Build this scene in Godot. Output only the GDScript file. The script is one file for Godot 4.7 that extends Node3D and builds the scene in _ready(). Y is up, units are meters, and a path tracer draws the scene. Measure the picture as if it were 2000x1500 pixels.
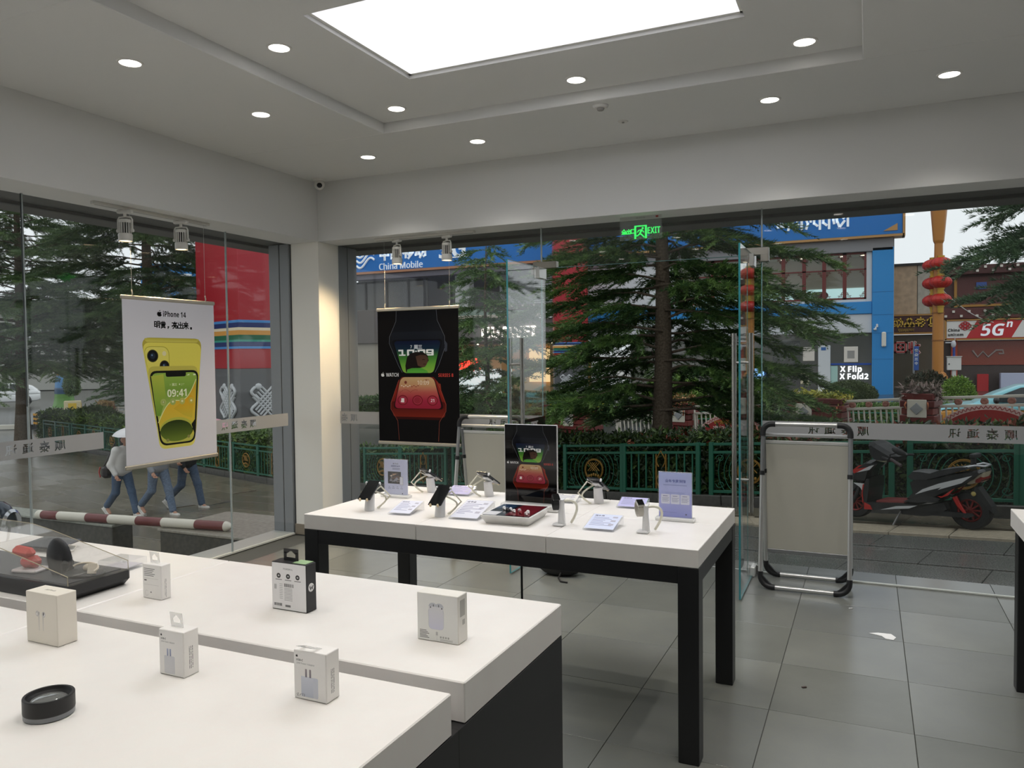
extends Node3D
# Shop interior with glass fronts on two sides, looking out on a wet street under an overcast sky.

var MC := {}
var GLY := {}
var taken := {}
var FN := SystemFont.new()
var FB := SystemFont.new()
var rng := RandomNumberGenerator.new()

# ---------------------------------------------------------------- mesh building
class MB:
	var v := PackedVector3Array()
	var n := PackedVector3Array()
	var uv := PackedVector2Array()
	var xf := Transform3D()
	func put(p: Vector3, nn: Vector3, t := Vector2.ZERO) -> void:
		v.push_back(xf * p)
		n.push_back((xf.basis * nn).normalized())
		uv.push_back(t)
	func tri(a: Vector3, b: Vector3, c: Vector3) -> void:
		var nn := (b - a).cross(c - a)
		if nn.length_squared() < 1e-18:
			return
		put(a, nn); put(c, nn); put(b, nn)
	func tris(a: Vector3, b: Vector3, c: Vector3, na: Vector3, nb: Vector3, nc: Vector3) -> void:
		put(a, na); put(c, nc); put(b, nb)
	func quad(a: Vector3, b: Vector3, c: Vector3, d: Vector3) -> void:
		var nn := (b - a).cross(c - a)
		if nn.length_squared() < 1e-18:
			nn = (c - a).cross(d - a)
		put(a, nn, Vector2(0, 1)); put(c, nn, Vector2(1, 0)); put(b, nn, Vector2(1, 1))
		put(a, nn, Vector2(0, 1)); put(d, nn, Vector2(0, 0)); put(c, nn, Vector2(1, 0))
	func box(c: Vector3, s: Vector3, bs := Basis()) -> MB:
		return cbox(c, s, 0.0, bs)
	func cbox(c: Vector3, s: Vector3, b := 0.004, bs := Basis()) -> MB:
		var h := s * 0.5
		b = minf(b, minf(h.x, minf(h.y, h.z)) * 0.9)
		for ax in 3:
			for sg in [-1.0, 1.0]:
				var u := (ax + 1) % 3
				var w := (ax + 2) % 3
				var q := []
				for k in [[-1, -1], [1, -1], [1, 1], [-1, 1]]:
					var p := Vector3()
					p[ax] = sg * h[ax]
					p[u] = k[0] * (h[u] - b)
					p[w] = k[1] * (h[w] - b)
					q.push_back(c + bs * p)
				if sg > 0:
					quad(q[0], q[1], q[2], q[3])
				else:
					quad(q[1], q[0], q[3], q[2])
		if b > 0.0:
			for ax in 3:
				var u := (ax + 1) % 3
				var w := (ax + 2) % 3
				for su in [-1.0, 1.0]:
					for sw in [-1.0, 1.0]:
						var q := []
						for k in [[-1, 0], [1, 0], [1, 1], [-1, 1]]:
							var p := Vector3()
							p[ax] = k[0] * (h[ax] - b)
							p[u] = su * (h[u] - (b if k[1] == 1 else 0.0))
							p[w] = sw * (h[w] - (0.0 if k[1] == 1 else b))
							q.push_back(c + bs * p)
						if su * sw < 0:
							quad(q[0], q[1], q[2], q[3])
						else:
							quad(q[1], q[0], q[3], q[2])
			for sx in [-1.0, 1.0]:
				for sy in [-1.0, 1.0]:
					for sz in [-1.0, 1.0]:
						var a := c + bs * Vector3(sx * h.x, sy * (h.y - b), sz * (h.z - b))
						var d := c + bs * Vector3(sx * (h.x - b), sy * h.y, sz * (h.z - b))
						var e := c + bs * Vector3(sx * (h.x - b), sy * (h.y - b), sz * h.z)
						if sx * sy * sz > 0:
							tri(a, d, e)
						else:
							tri(a, e, d)
		return self
	func ab(x0: float, x1: float, y0: float, y1: float, z0: float, z1: float, b := 0.0) -> MB:
		return cbox(Vector3(x0 + x1, y0 + y1, z0 + z1) * 0.5, Vector3(absf(x1 - x0), absf(y1 - y0), absf(z1 - z0)), b)
	func tube(pts: Array, r, k := 8, caps := true) -> MB:
		var cnt := pts.size()
		var up := Vector3(0.31, 0.9, 0.27)
		var rings := []
		for i in cnt:
			var d: Vector3 = (pts[mini(i + 1, cnt - 1)] - pts[maxi(i - 1, 0)]).normalized()
			if absf(d.dot(up.normalized())) > 0.98:
				up = Vector3(0.9, 0.1, 0.3)
			var s := d.cross(up).normalized()
			var t := s.cross(d).normalized()
			up = t
			var rr: float = r[i] if r is Array else r
			var ring := []
			for j in k + 1:
				var a := TAU * j / k
				var o := s * cos(a) + t * sin(a)
				ring.push_back([pts[i] + o * rr, o])
			rings.push_back(ring)
		for i in cnt - 1:
			for j in k:
				var a = rings[i][j]; var b = rings[i][j + 1]; var c = rings[i + 1][j + 1]; var d = rings[i + 1][j]
				tris(a[0], c[0], b[0], a[1], c[1], b[1])
				tris(a[0], d[0], c[0], a[1], d[1], c[1])
		if caps:
			for j in k:
				tri(pts[0], rings[0][j][0], rings[0][j + 1][0])
				tri(pts[cnt - 1], rings[cnt - 1][j + 1][0], rings[cnt - 1][j][0])
		return self
	func lathe(prof: Array, k := 24, t := Transform3D(), sq := 1.0) -> MB:   # prof: Vector2(radius, height), bottom to top for an outside face
		for i in prof.size() - 1:
			var p: Vector2 = prof[i]
			var q: Vector2 = prof[i + 1]
			var e := q - p
			if e.length() < 1e-7:
				continue
			var nr := Vector2(e.y, -e.x).normalized()
			for j in k:
				var a := TAU * j / k
				var b := TAU * (j + 1) / k
				var da := Vector3(cos(a), 0, -sin(a) * sq)
				var db := Vector3(cos(b), 0, -sin(b) * sq)
				var na := t.basis * (da * nr.x + Vector3.UP * nr.y)
				var nb := t.basis * (db * nr.x + Vector3.UP * nr.y)
				var p0 := t * (da * p.x + Vector3.UP * p.y); var p1 := t * (db * p.x + Vector3.UP * p.y)
				var q0 := t * (da * q.x + Vector3.UP * q.y); var q1 := t * (db * q.x + Vector3.UP * q.y)
				if p.x > 1e-6:
					tris(p0, p1, q1, na, nb, nb)
				if q.x > 1e-6:
					tris(p0, q1, q0, na, nb, na)
		return self
	func ball(c: Vector3, r: Vector3, k := 14, bs := Basis()) -> MB:
		var m := k / 2 + 1
		for i in m:
			for j in k:
				var q := []
				for o in [[0, 0], [0, 1], [1, 1], [1, 0]]:
					var th: float = PI * (i + o[0]) / m
					var ph: float = TAU * (j + o[1]) / k
					var d := Vector3(sin(th) * cos(ph), cos(th), -sin(th) * sin(ph))
					q.push_back([c + bs * (d * r), bs * (d / r)])
				if i > 0:
					tris(q[0][0], q[2][0], q[1][0], q[0][1], q[2][1], q[1][1])
				if i < m - 1:
					tris(q[0][0], q[3][0], q[2][0], q[0][1], q[3][1], q[2][1])
		return self
	# polygon in the xy plane of t, from z0 to z1, edges chamfered by pulling both faces in towards the centroid
	func prism(poly: PackedVector2Array, z0: float, z1: float, t := Transform3D(), inset := 0.0, depth := 0.0) -> MB:
		if Geometry2D.is_polygon_clockwise(poly):
			poly = poly.duplicate()
			poly.reverse()
		var cen := Vector2.ZERO
		for p in poly:
			cen += p / poly.size()
		var inner := PackedVector2Array()
		for p in poly:
			inner.push_back(p.lerp(cen, inset))
		var idx := Geometry2D.triangulate_polygon(inner)
		var f := func(p: Vector2, z: float) -> Vector3: return t * Vector3(p.x, p.y, z)
		var mnt := t.basis.determinant() < 0.0
		for i in range(0, idx.size(), 3):
			var a := inner[idx[i]]; var b := inner[idx[i + 1]]; var c := inner[idx[i + 2]]
			if (b - a).cross(c - a) < 0:
				var s := b; b = c; c = s
			if mnt:
				var s := b; b = c; c = s
			tri(f.call(a, z1), f.call(b, z1), f.call(c, z1))
			tri(f.call(a, z0), f.call(c, z0), f.call(b, z0))
		for i in poly.size():
			var j := (i + 1) % poly.size()
			if mnt:
				var s := i; i = j; j = s
			if inset > 0.0:
				quad(f.call(inner[j], z1), f.call(inner[i], z1), f.call(poly[i], z1 - depth), f.call(poly[j], z1 - depth))
				quad(f.call(poly[j], z0 + depth), f.call(poly[i], z0 + depth), f.call(inner[i], z0), f.call(inner[j], z0))
			quad(f.call(poly[i], z0 + depth), f.call(poly[j], z0 + depth), f.call(poly[j], z1 - depth), f.call(poly[i], z1 - depth))
		return self
	func loft(loops: Array, caps := true) -> MB:      # loops of equal size, smooth round and along
		var k: int = loops[0].size()
		var nn := []
		for i in loops.size():
			var row := []
			for j in k:
				var du: Vector3 = loops[i][(j + 1) % k] - loops[i][(j + k - 1) % k]
				var dv: Vector3 = loops[mini(i + 1, loops.size() - 1)][j] - loops[maxi(i - 1, 0)][j]
				row.push_back(du.cross(dv).normalized())
			nn.push_back(row)
		for i in loops.size() - 1:
			for j in k:
				var j2 := (j + 1) % k
				tris(loops[i][j], loops[i][j2], loops[i + 1][j2], nn[i][j], nn[i][j2], nn[i + 1][j2])
				tris(loops[i][j], loops[i + 1][j2], loops[i + 1][j], nn[i][j], nn[i + 1][j2], nn[i + 1][j])
		if caps:
			for e in [0, loops.size() - 1]:
				var c := Vector3.ZERO
				for p in loops[e]:
					c += p / k
				for j in k:
					if e == 0:
						tri(c, loops[e][(j + 1) % k], loops[e][j])
					else:
						tri(c, loops[e][j], loops[e][(j + 1) % k])
		return self
	func mesh() -> ArrayMesh:
		var a := []
		a.resize(Mesh.ARRAY_MAX)
		a[Mesh.ARRAY_VERTEX] = v
		a[Mesh.ARRAY_NORMAL] = n
		a[Mesh.ARRAY_TEX_UV] = uv
		var am := ArrayMesh.new()
		if v.size() > 0:
			am.add_surface_from_arrays(Mesh.PRIMITIVE_TRIANGLES, a)
		return am

# ---------------------------------------------------------------- flat print: a small rasteriser for posters and packaging
class Print:
	var im: Image
	var w: int
	var h: int
	var own: Node
	func _init(o: Node, ww: int, hh: int, c: Color) -> void:
		own = o
		w = ww
		h = hh
		im = Image.create_empty(w, h, false, Image.FORMAT_RGBA8)
		im.fill(c)
	func poly(p: PackedVector2Array, c0: Color, c1 = null) -> void:
		var lo := h * 1.0
		var hi := 0.0
		for q in p:
			lo = minf(lo, q.y)
			hi = maxf(hi, q.y)
		for y in range(maxi(0, floori(lo)), mini(h, ceili(hi))):
			var yy := y + 0.5
			var xs := []
			for i in p.size():
				var a := p[i]
				var b := p[(i + 1) % p.size()]
				if (a.y <= yy) != (b.y <= yy):
					xs.push_back(a.x + (yy - a.y) / (b.y - a.y) * (b.x - a.x))
			xs.sort()
			var col := c0
			if c1 is Color:
				col = c0.lerp(c1, (yy - lo) / maxf(1.0, hi - lo))
			elif c1 is Array:
				var t: float = (yy - lo) / maxf(1.0, hi - lo) * c1.size()
				var all: Array = [c0] + c1
				var k := clampi(int(t), 0, c1.size() - 1)
				col = all[k].lerp(all[k + 1], t - k)
			for i in range(0, xs.size() - 1, 2):
				var x0 := maxi(0, roundi(xs[i]))
				var x1 := mini(w, roundi(xs[i + 1]))
				if x1 > x0:
					im.fill_rect(Rect2i(x0, y, x1 - x0, 1), col)
	func rect(x: float, y: float, ww: float, hh: float, c0: Color, c1 = null) -> void:
		poly(PackedVector2Array([Vector2(x, y), Vector2(x + ww, y), Vector2(x + ww, y + hh), Vector2(x, y + hh)]), c0, c1)
	static func ring(x: float, y: float, rx: float, ry: float, a0 := 0.0, a1 := TAU, k := 36) -> PackedVector2Array:
		var p := PackedVector2Array()
		for i in k + 1:
			var a := a0 + (a1 - a0) * i / k
			p.push_back(Vector2(x + cos(a) * rx, y + sin(a) * ry))
		return p
	func oval(x: float, y: float, rx: float, ry: float, c0: Color, c1 = null) -> void:
		poly(ring(x, y, rx, ry), c0, c1)
	static func round4(a: Vector2, b: Vector2, c: Vector2, d: Vector2, r: float) -> PackedVector2Array:
		var q := [a, b, c, d]
		var p := PackedVector2Array()
		for i in 4:
			var o: Vector2 = q[i]
			var s: Vector2 = o + (q[(i + 3) % 4] - o).normalized() * r
			var e: Vector2 = o + (q[(i + 1) % 4] - o).normalized() * r
			for k in 7:
				var t := k / 6.0
				p.push_back(s.lerp(o, t).lerp(o.lerp(e, t), t))
		return p
	func rrect(x: float, y: float, ww: float, hh: float, r: float, c0: Color, c1 = null) -> void:
		poly(round4(Vector2(x, y), Vector2(x + ww, y), Vector2(x + ww, y + hh), Vector2(x, y + hh), r), c0, c1)
	func line(p: PackedVector2Array, t: float, c: Color) -> void:
		for i in p.size() - 1:
			var d := (p[i + 1] - p[i]).normalized() * t * 0.5
			var o := Vector2(-d.y, d.x)
			poly(PackedVector2Array([p[i] - d + o, p[i + 1] + d + o, p[i + 1] + d - o, p[i] - d - o]), c)
	func text(s: String, x: float, y: float, size: float, c: Color, bold := false, anchor := 0.5, squeeze := 1.0) -> void:   # y is the baseline
		var t := TextMesh.new()
		t.font = own.FB if bold else own.FN
		t.text = s
		t.font_size = 48
		t.pixel_size = 1.0 / 48.0
		t.depth = 0.0
		t.vertical_alignment = VERTICAL_ALIGNMENT_BOTTOM
		var a := t.get_mesh_arrays()
		var vs: PackedVector3Array = a[Mesh.ARRAY_VERTEX]
		if vs.is_empty():
			return
		var ix = a[Mesh.ARRAY_INDEX]
		if ix == null:
			ix = range(vs.size())
		var bb := t.get_aabb()
		var desc: float = own.descent(bold)
		for i in range(0, ix.size(), 3):
			var q := PackedVector2Array()
			for k in 3:
				var p := vs[ix[i + k]]
				q.push_back(Vector2(x + (p.x - bb.position.x - bb.size.x * anchor) * size * squeeze, y - (p.y - desc) * size))
			poly(q, c)
	func glyphs(s: String, x: float, y: float, size: float, t: float, c: Color, step := 1.1, mirror := false) -> void:   # x, y: top left
		for ch in s:
			for seg in own.strokes(ch):
				var q := PackedVector2Array()
				for p in seg:
					q.push_back(Vector2(x + (1.0 - p.x if mirror else p.x) * size, y + p.y * size))
				line(q, t, c)
			x += size * step
	func apple(x: float, y: float, s: float, c: Color, bg: Color) -> void:
		oval(x - 0.2 * s, y + 0.02 * s, 0.3 * s, 0.38 * s, c)
		oval(x + 0.2 * s, y + 0.02 * s, 0.3 * s, 0.38 * s, c)
		poly(ring(x - 0.13 * s, y + 0.3 * s, 0.2 * s, 0.16 * s), c)
		poly(ring(x + 0.13 * s, y + 0.3 * s, 0.2 * s, 0.16 * s), c)
		oval(x + 0.54 * s, y - 0.06 * s, 0.22 * s, 0.22 * s, bg)
		poly(PackedVector2Array([Vector2(x - 0.02 * s, y - 0.42 * s), Vector2(x + 0.0 * s, y - 0.6 * s), Vector2(x + 0.18 * s, y - 0.74 * s), Vector2(x + 0.16 * s, y - 0.56 * s)]), c)
	func tex(shrink := 2) -> ImageTexture:
		if shrink > 1:
			im.resize(w / shrink, h / shrink, Image.INTERPOLATE_LANCZOS)
		return ImageTexture.create_from_image(im)

var DESC := {}
func descent(bold: bool) -> float:
	if not DESC.has(bold):
		var t := TextMesh.new()
		t.font = FB if bold else FN
		t.text = "HI"
		t.font_size = 48
		t.pixel_size = 1.0 / 48.0
		t.depth = 0.0
		t.vertical_alignment = VERTICAL_ALIGNMENT_BOTTOM
		var lo := 9.0
		for p in t.get_mesh_arrays()[Mesh.ARRAY_VERTEX]:
			lo = minf(lo, p.y)
		DESC[bold] = lo
	return DESC[bold]

# ---------------------------------------------------------------- naming, materials, placing
func col(s: String) -> Color:
	return Color.html(s)

func mat(c, rough := 0.6, metal := 0.0, more := {}) -> StandardMaterial3D:
	var key := str(c) + "|" + str(rough) + "|" + str(metal) + "|" + str(more)
	if MC.has(key):
		return MC[key]
	var s := StandardMaterial3D.new()
	s.albedo_color = col(c) if c is String else c
	s.roughness = rough
	s.metallic = metal
	for k in more:
		s.set(k, more[k])
	MC[key] = s
	return s

func glow(c: String, e: float) -> StandardMaterial3D:
	return mat(c, 0.5, 0.0, {"emission_enabled": true, "emission": col(c), "emission_energy_multiplier": e})

func pane(a := 0.006, c := "dfe9e6", spec := 0.36) -> StandardMaterial3D:
	var k := col(c)
	k.a = a
	return mat(k, 0.02, 0.0, {"transparency": BaseMaterial3D.TRANSPARENCY_ALPHA, "metallic_specular": spec})

func printed(t: Texture2D, rough := 0.4, more := {}) -> StandardMaterial3D:
	var s := StandardMaterial3D.new()
	s.albedo_texture = t
	s.roughness = rough
	for k in more:
		s.set(k, more[k])
	return s

func noisy(c0: String, c1: String, freq: float, scale: float, rough: float, bump := 0.0, world := true, seed_ := 1, kind := FastNoiseLite.TYPE_SIMPLEX_SMOOTH) -> StandardMaterial3D:
	var f := FastNoiseLite.new()
	f.seed = seed_
	f.frequency = freq
	f.noise_type = kind
	f.fractal_octaves = 4
	var t := NoiseTexture2D.new()
	t.width = 512
	t.height = 512
	t.seamless = true
	t.noise = f
	var g := Gradient.new()
	g.set_color(0, col(c0))
	g.set_color(1, col(c1))
	t.color_ramp = g
	var s := StandardMaterial3D.new()
	s.albedo_texture = t
	s.roughness = rough
	s.uv1_triplanar = true
	s.uv1_world_triplanar = world
	s.uv1_scale = Vector3.ONE * scale
	if bump > 0.0:
		s.heightmap_enabled = true
		s.heightmap_scale = bump
		s.heightmap_texture = t
	return s

func nm(called: String) -> String:
	if not taken.has(called):
		taken[called] = 0
		return called
	taken[called] += 1
	return "%s_%03d" % [called, taken[called]]

func meta(o: Node, label := "", category := "", group := "", kind := "") -> void:
	if label: o.set_meta("label", label)
	if category: o.set_meta("category", category)
	if group: o.set_meta("group", group)
	if kind: o.set_meta("kind", kind)

func thing(called: String, label: String, category: String, at := Vector3.ZERO, turn := 0.0, group := "") -> Node3D:
	var o := Node3D.new()
	o.name = nm(called)
	add_child(o, true)
	o.position = at
	o.rotation.y = turn
	meta(o, label, category, group)
	return o

func obj(called: String, b, m: Material, parent: Node = null, at := Vector3.ZERO, bs := Basis()) -> MeshInstance3D:
	var o := MeshInstance3D.new()
	o.name = called if parent else nm(called)
	o.mesh = b.mesh() if b is MB else b
	o.material_override = m
	o.transform = Transform3D(bs, at)
	o.cast_shadow = GeometryInstance3D.SHADOW_CASTING_SETTING_ON
	(parent if parent else self).add_child(o, true)
	return o

func struct(called: String, b, m: Material, parent: Node = null) -> MeshInstance3D:
	var o := obj(called, b, m, parent)
	if parent == null:
		o.set_meta("kind", "structure")
	return o

func pc(parent: Node, called: String, m: Material, x0: float, x1: float, y0: float, y1: float, z0: float, z1: float, b := 0.0) -> MeshInstance3D:
	var c := Vector3(x0 + x1, y0 + y1, z0 + z1) * 0.5
	return obj(called, MB.new().cbox(Vector3.ZERO, Vector3(absf(x1 - x0), absf(y1 - y0), absf(z1 - z0)), b), m, parent, c)

func copy(o: Node3D, at: Vector3, turn: float, label := "") -> Node3D:
	var r: Node3D = o.duplicate()
	r.name = nm(String(o.name).rstrip("0123456789_"))
	add_child(r, true)
	r.position = at
	r.rotation.y = turn
	if label: r.set_meta("label", label)
	return r

func words(s: String, size: float, depth: float, m: Material, parent: Node, at: Vector3, bs := Basis(), bold := true, left := false, called := "lettering") -> MeshInstance3D:
	var t := TextMesh.new()
	t.font = FB if bold else FN
	t.text = s
	t.font_size = 48
	t.pixel_size = size / 48.0
	t.depth = depth
	t.horizontal_alignment = HORIZONTAL_ALIGNMENT_LEFT if left else HORIZONTAL_ALIGNMENT_CENTER
	return obj(called, t, m, parent, at, bs)

func strokes(ch: String) -> Array:
	var out := []
	if ch == "鑫":
		for o in [[0.25, 0.0, 0.5, 0.46], [0.0, 0.5, 0.48, 0.5], [0.52, 0.5, 0.48, 0.5]]:
			for seg in strokes("金"):
				var r := []
				for p in seg:
					r.push_back(Vector2(o[0] + p.x * o[2], o[1] + p.y * o[3]))
				out.push_back(r)
		return out
	for s in String(GLY.get(ch, "")).split(" ", false):
		var seg := []
		for i in range(0, s.length() - 1, 2):
			seg.push_back(Vector2(("0x" + s[i]).hex_to_int() / 15.0, ("0x" + s[i + 1]).hex_to_int() / 15.0))
		out.push_back(seg)
	return out

# characters as raised strokes standing in the xy plane of t; x, y is the top left corner
func glyph_mesh(b: MB, s: String, x: float, y: float, size: float, wid: float, depth: float, t := Transform3D(), step := 1.1, down := false, aspect := 1.0) -> void:
	for ch in s:
		for seg in strokes(ch):
			for i in seg.size() - 1:
				var p := Vector2(x + seg[i].x * size * aspect, y - seg[i].y * size)
				var q := Vector2(x + seg[i + 1].x * size * aspect, y - seg[i + 1].y * size)
				var d := (q - p).normalized() * wid * 0.5
				var o := Vector2(-d.y, d.x)
				b.prism(PackedVector2Array([p - d + o, p - d - o, q + d - o, q + d + o]), 0.0, depth, t)
		if down:
			y -= size * step
		else:
			x += size * step * aspect

func make_glyphs() -> void:
	var t := "明 12626c1c12 1767 91e1eecd 919a7e 95e5 99e9|黄 23d3 6165 a1a5 16e6 48c8cd4d48 868d 4aca 5e3f bede|亮 8183 13e3 55b5b85855 191b 19e9eb 6b6d3f 6babaeeeed|出 818e 3337d7d3 191eeee9|来 23d3 4567 c5a7 18e8 808f 881e 88ee|"
	t += "顺 222a1e 525c 727e 92f2 c2b4 94949c 94e4ec c6ca9f cbff|泰 23d3 35c5 18e8 80661b 98eb 898f 4b6d cb9d 7d3f 9ddf|通 2143 16363b1d 1d3cfe 62d2a4 656d 65e5ed 68e8 6beb a5ad|讯 2133 16363c5a 72d2dbfe 78c8 a2ae|中 24d4da2a24 808f|国 11e1ee1e11 44b4 57a7 3bcb 747b|移 6122 1565 414e 4519 4569 b185 a3d397 c78b a9e98f|动 1363 0676 361c6b 587d 84e4edce b1b97f|"
	t += "周 22291f 22e2eedf 55b5 58b8 8388 5ababd5d5a|三 23d3 38c8 1ded|劲 126207 2267 1a6a 4a4d 0e7d 84e4edce b1b97f|金 8017 80f7 58b8 2bdb 888e 4c5d cabd 1eee|寄 8082 1513e3e5 47b7 8549 86bb 1aea 3c7c7e3e3c cacf9f|售 6115 434a 8083 43d3 45c5 47c7 49d9 8389 4bcbcf4f4b|回 11e1ee1e11 55a5aa5a55|收 222b5a 515f 9167 86ef 85e5 c57f|全 8017 80e7 48c8 3bdb 1eee 888e|年 4116 33d3 47c7 474b 1beb 838f|专 23d3 16e6 8069d9 d97d 6cbf|属 21d1d424 212a1f 56c6 58c8ca5a58 858d 4c4f 4cdcde|"
	t += "保 4016 343f 71d1d57571 67f7 a7af a76d a7fd|障 111f 114124463818 a0a2 73f3 93a5 d3c5 65f5 88e8ec8c88 8aea 6dfd bcbf|咖 14444b1b14 64a4ad9d 82877d c5f5fbcbc5|品 51b1b65651 18686e1e18 98e8ee9e98|高 8082 12e2 54b4b75754 191f 19e9eede 5babad5d5b|价 4016 343f a067 a0f7 888b6f c8cf|遵 2143 16363b1d 1dfe 8091 d0c1 62f2 74e4e87874 76e6 6aea c9cd 8b9c|纪 4014 1454 5417 1757 1c5a 82d2d7878eeeeb|守 8082 1513e3e5 18e8 a6af8e 5a7c|法 1233 0628 0e39 63e3 a0a8 58f8 a86d 6ded cbee|迪 2143 16363b1d 1dfe 73e3ec7c73 78e8 a0ac|庆 8082 23e3 232a1f 57e7 94994f 99ee|就 12e2 34646737 4a4e|" 
	t += "ཀ 11e1 51586b aa71 a1a9de d1d5|ཁ 11e1 414a8c c1cf 86c6 52745|ང 11e1 515684 8b5d|ད 11e1 817487 4a1f aac|ན 11e1 c1c8 8a55 8a6e|མ 11e1 31394b 8b31 c1ca 4bcb|ཤ 11e1 2167 c1ce 7a2e 67c4|༎ 313e 715c a1ae|་ 9193|◇ 808f 808 4488cc|，7b6e|。 5c8c8f5f5c"
	for e in t.split("|"):
		var q := e.find(" ")
		if q > 0:
			GLY[e.substr(0, q)] = e.substr(q + 1)
	GLY["，"] = "5c7c5f"

# a closed smooth surface round tapered bones, as surface nets: bones are [from, to, radius, radius]
func nets(b: MB, bones: Array, cell: float, k: float) -> void:
	var lo := Vector3.ONE * 1e9
	var hi := -lo
	for s in bones:
		var r: float = maxf(s[2], s[3])
		for e in 2:
			lo = lo.min(s[e] - Vector3.ONE * (r + k + 2 * cell))
			hi = hi.max(s[e] + Vector3.ONE * (r + k + 2 * cell))
	var nx := int((hi.x - lo.x) / cell) + 2
	var ny := int((hi.y - lo.y) / cell) + 2
	var nz := int((hi.z - lo.z) / cell) + 2
	var f := PackedFloat32Array()
	f.resize(nx * ny * nz)
	f.fill(9.0)
	for s in bones:
		var p0: Vector3 = s[0]
		var ax: Vector3 = s[1] - p0
		var ll := maxf(ax.length_squared(), 1e-9)
		var pad := Vector3.ONE * (maxf(s[2], s[3]) + k + 1.5 * cell)
		var a := ((p0.min(s[1]) - pad - lo) / cell).floor().max(Vector3.ZERO)
		var c := ((p0.max(s[1]) + pad - lo) / cell).ceil()
		for z in range(int(a.z), mini(nz, int(c.z) + 1)):
			for y in range(int(a.y), mini(ny, int(c.y) + 1)):
				for x in range(int(a.x), mini(nx, int(c.x) + 1)):
					var q := lo + Vector3(x, y, z) * cell - p0
					var t := clampf(q.dot(ax) / ll, 0.0, 1.0)
					var d: float = (q - ax * t).length() - lerpf(s[2], s[3], t)
					var i := (z * ny + y) * nx + x
					var o := f[i]
					var hh := maxf(k - absf(o - d), 0.0) / k
					f[i] = minf(o, d) - hh * hh * k * 0.25
	var at := {}
	var cor := [Vector3i(0, 0, 0), Vector3i(1, 0, 0), Vector3i(0, 1, 0), Vector3i(1, 1, 0), Vector3i(0, 0, 1), Vector3i(1, 0, 1), Vector3i(0, 1, 1), Vector3i(1, 1, 1)]
	var edges := [[0, 1], [2, 3], [4, 5], [6, 7], [0, 2], [1, 3], [4, 6], [5, 7], [0, 4], [1, 5], [2, 6], [3, 7]]
	for z in nz - 1:
		for y in ny - 1:
			for x in nx - 1:
				var base := (z * ny + y) * nx + x
				var g := [f[base], f[base + 1], f[base + nx], f[base + nx + 1], f[base + nx * ny], f[base + nx * ny + 1], f[base + nx * ny + nx], f[base + nx * ny + nx + 1]]
				var inside := 0
				for e in 8:
					if g[e] < 0.0:
						inside += 1
				if inside == 0 or inside == 8:
					continue
				var sum := Vector3.ZERO
				var cnt := 0
				for e in edges:
					if (g[e[0]] < 0.0) != (g[e[1]] < 0.0):
						sum += Vector3(cor[e[0]]).lerp(Vector3(cor[e[1]]), g[e[0]] / (g[e[0]] - g[e[1]]))
						cnt += 1
				var nn := Vector3(g[1] + g[3] + g[5] + g[7] - g[0] - g[2] - g[4] - g[6], g[2] + g[3] + g[6] + g[7] - g[0] - g[1] - g[4] - g[5], g[4] + g[5] + g[6] + g[7] - g[0] - g[1] - g[2] - g[3])
				at[base] = [lo + (Vector3(x, y, z) + sum / cnt) * cell, nn.normalized()]
	var st := [1, nx, nx * ny]
	for i in at:
		for ax in 3:
			var u: int = st[(ax + 1) % 3]
			var w: int = st[(ax + 2) % 3]
			var i2: int = i + st[ax]
			if i2 >= f.size() or (f[i] < 0.0) == (f[i2] < 0.0):
				continue
			if not (at.has(i - u) and at.has(i - w) and at.has(i - u - w)):
				continue
			var q := [at[i], at[i - u], at[i - u - w], at[i - w]]
			if f[i] < 0.0:
				q = [q[0], q[1], q[2], q[3]]
			else:
				q = [q[0], q[3], q[2], q[1]]
			b.tris(q[0][0], q[1][0], q[2][0], q[0][1], q[1][1], q[2][1])
			b.tris(q[0][0], q[2][0], q[3][0], q[0][1], q[2][1], q[3][1])

# ---------------------------------------------------------------- the scene
func _ready() -> void:
	# camera
	var cam := Camera3D.new()
	cam.name = "camera"
	cam.transform = Transform3D(Basis(Vector3.UP, 0.430423) * Basis(Vector3.RIGHT, -0.0336961) * Basis(Vector3.BACK, -0.0112176), Vector3(0, 1.65, 0))
	cam.fov = rad_to_deg(2.0 * atan(750.0 / 1518.68))
	cam.near = 0.05
	cam.far = 600.0
	add_child(cam)
	# overcast sky
	var env := Environment.new()
	env.background_mode = Environment.BG_SKY
	var sm := ProceduralSkyMaterial.new()
	sm.sky_top_color = col("e3e9ec")
	sm.sky_horizon_color = col("dfe7e9")
	sm.ground_horizon_color = col("b9bcba")
	sm.ground_bottom_color = col("8f908c")
	sm.sun_angle_max = 0.0
	var sky := Sky.new()
	sky.sky_material = sm
	env.sky = sky
	env.background_energy_multiplier = 1.12
	env.tonemap_mode = Environment.TONE_MAPPER_LINEAR
	env.tonemap_exposure = 1.0
	env.sdfgi_enabled = true
	env.ssao_enabled = true
	env.ssil_enabled = true
	var we := WorldEnvironment.new()
	we.name = "world_environment"
	we.environment = env
	add_child(we)
	# large luminous ceiling panel
	area_light(Vector3(-1.56, 3.352, -3.6), Vector2(1.86, 0.92), 3.2, col("f6f8ff"))

	FN.font_names = PackedStringArray(["Droid Sans"])
	FB.font_names = PackedStringArray(["Droid Sans"])
	FB.font_weight = 700
	make_glyphs()
	build_room()
	build_glass()
	build_ground()
	build_buildings()
	build_street()
	build_trees()
	build_fence()
	build_people()
	build_tables()
	build_lights()
	build_banners()
	build_table_goods()
	build_counter_goods()
	build_boards()

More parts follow.
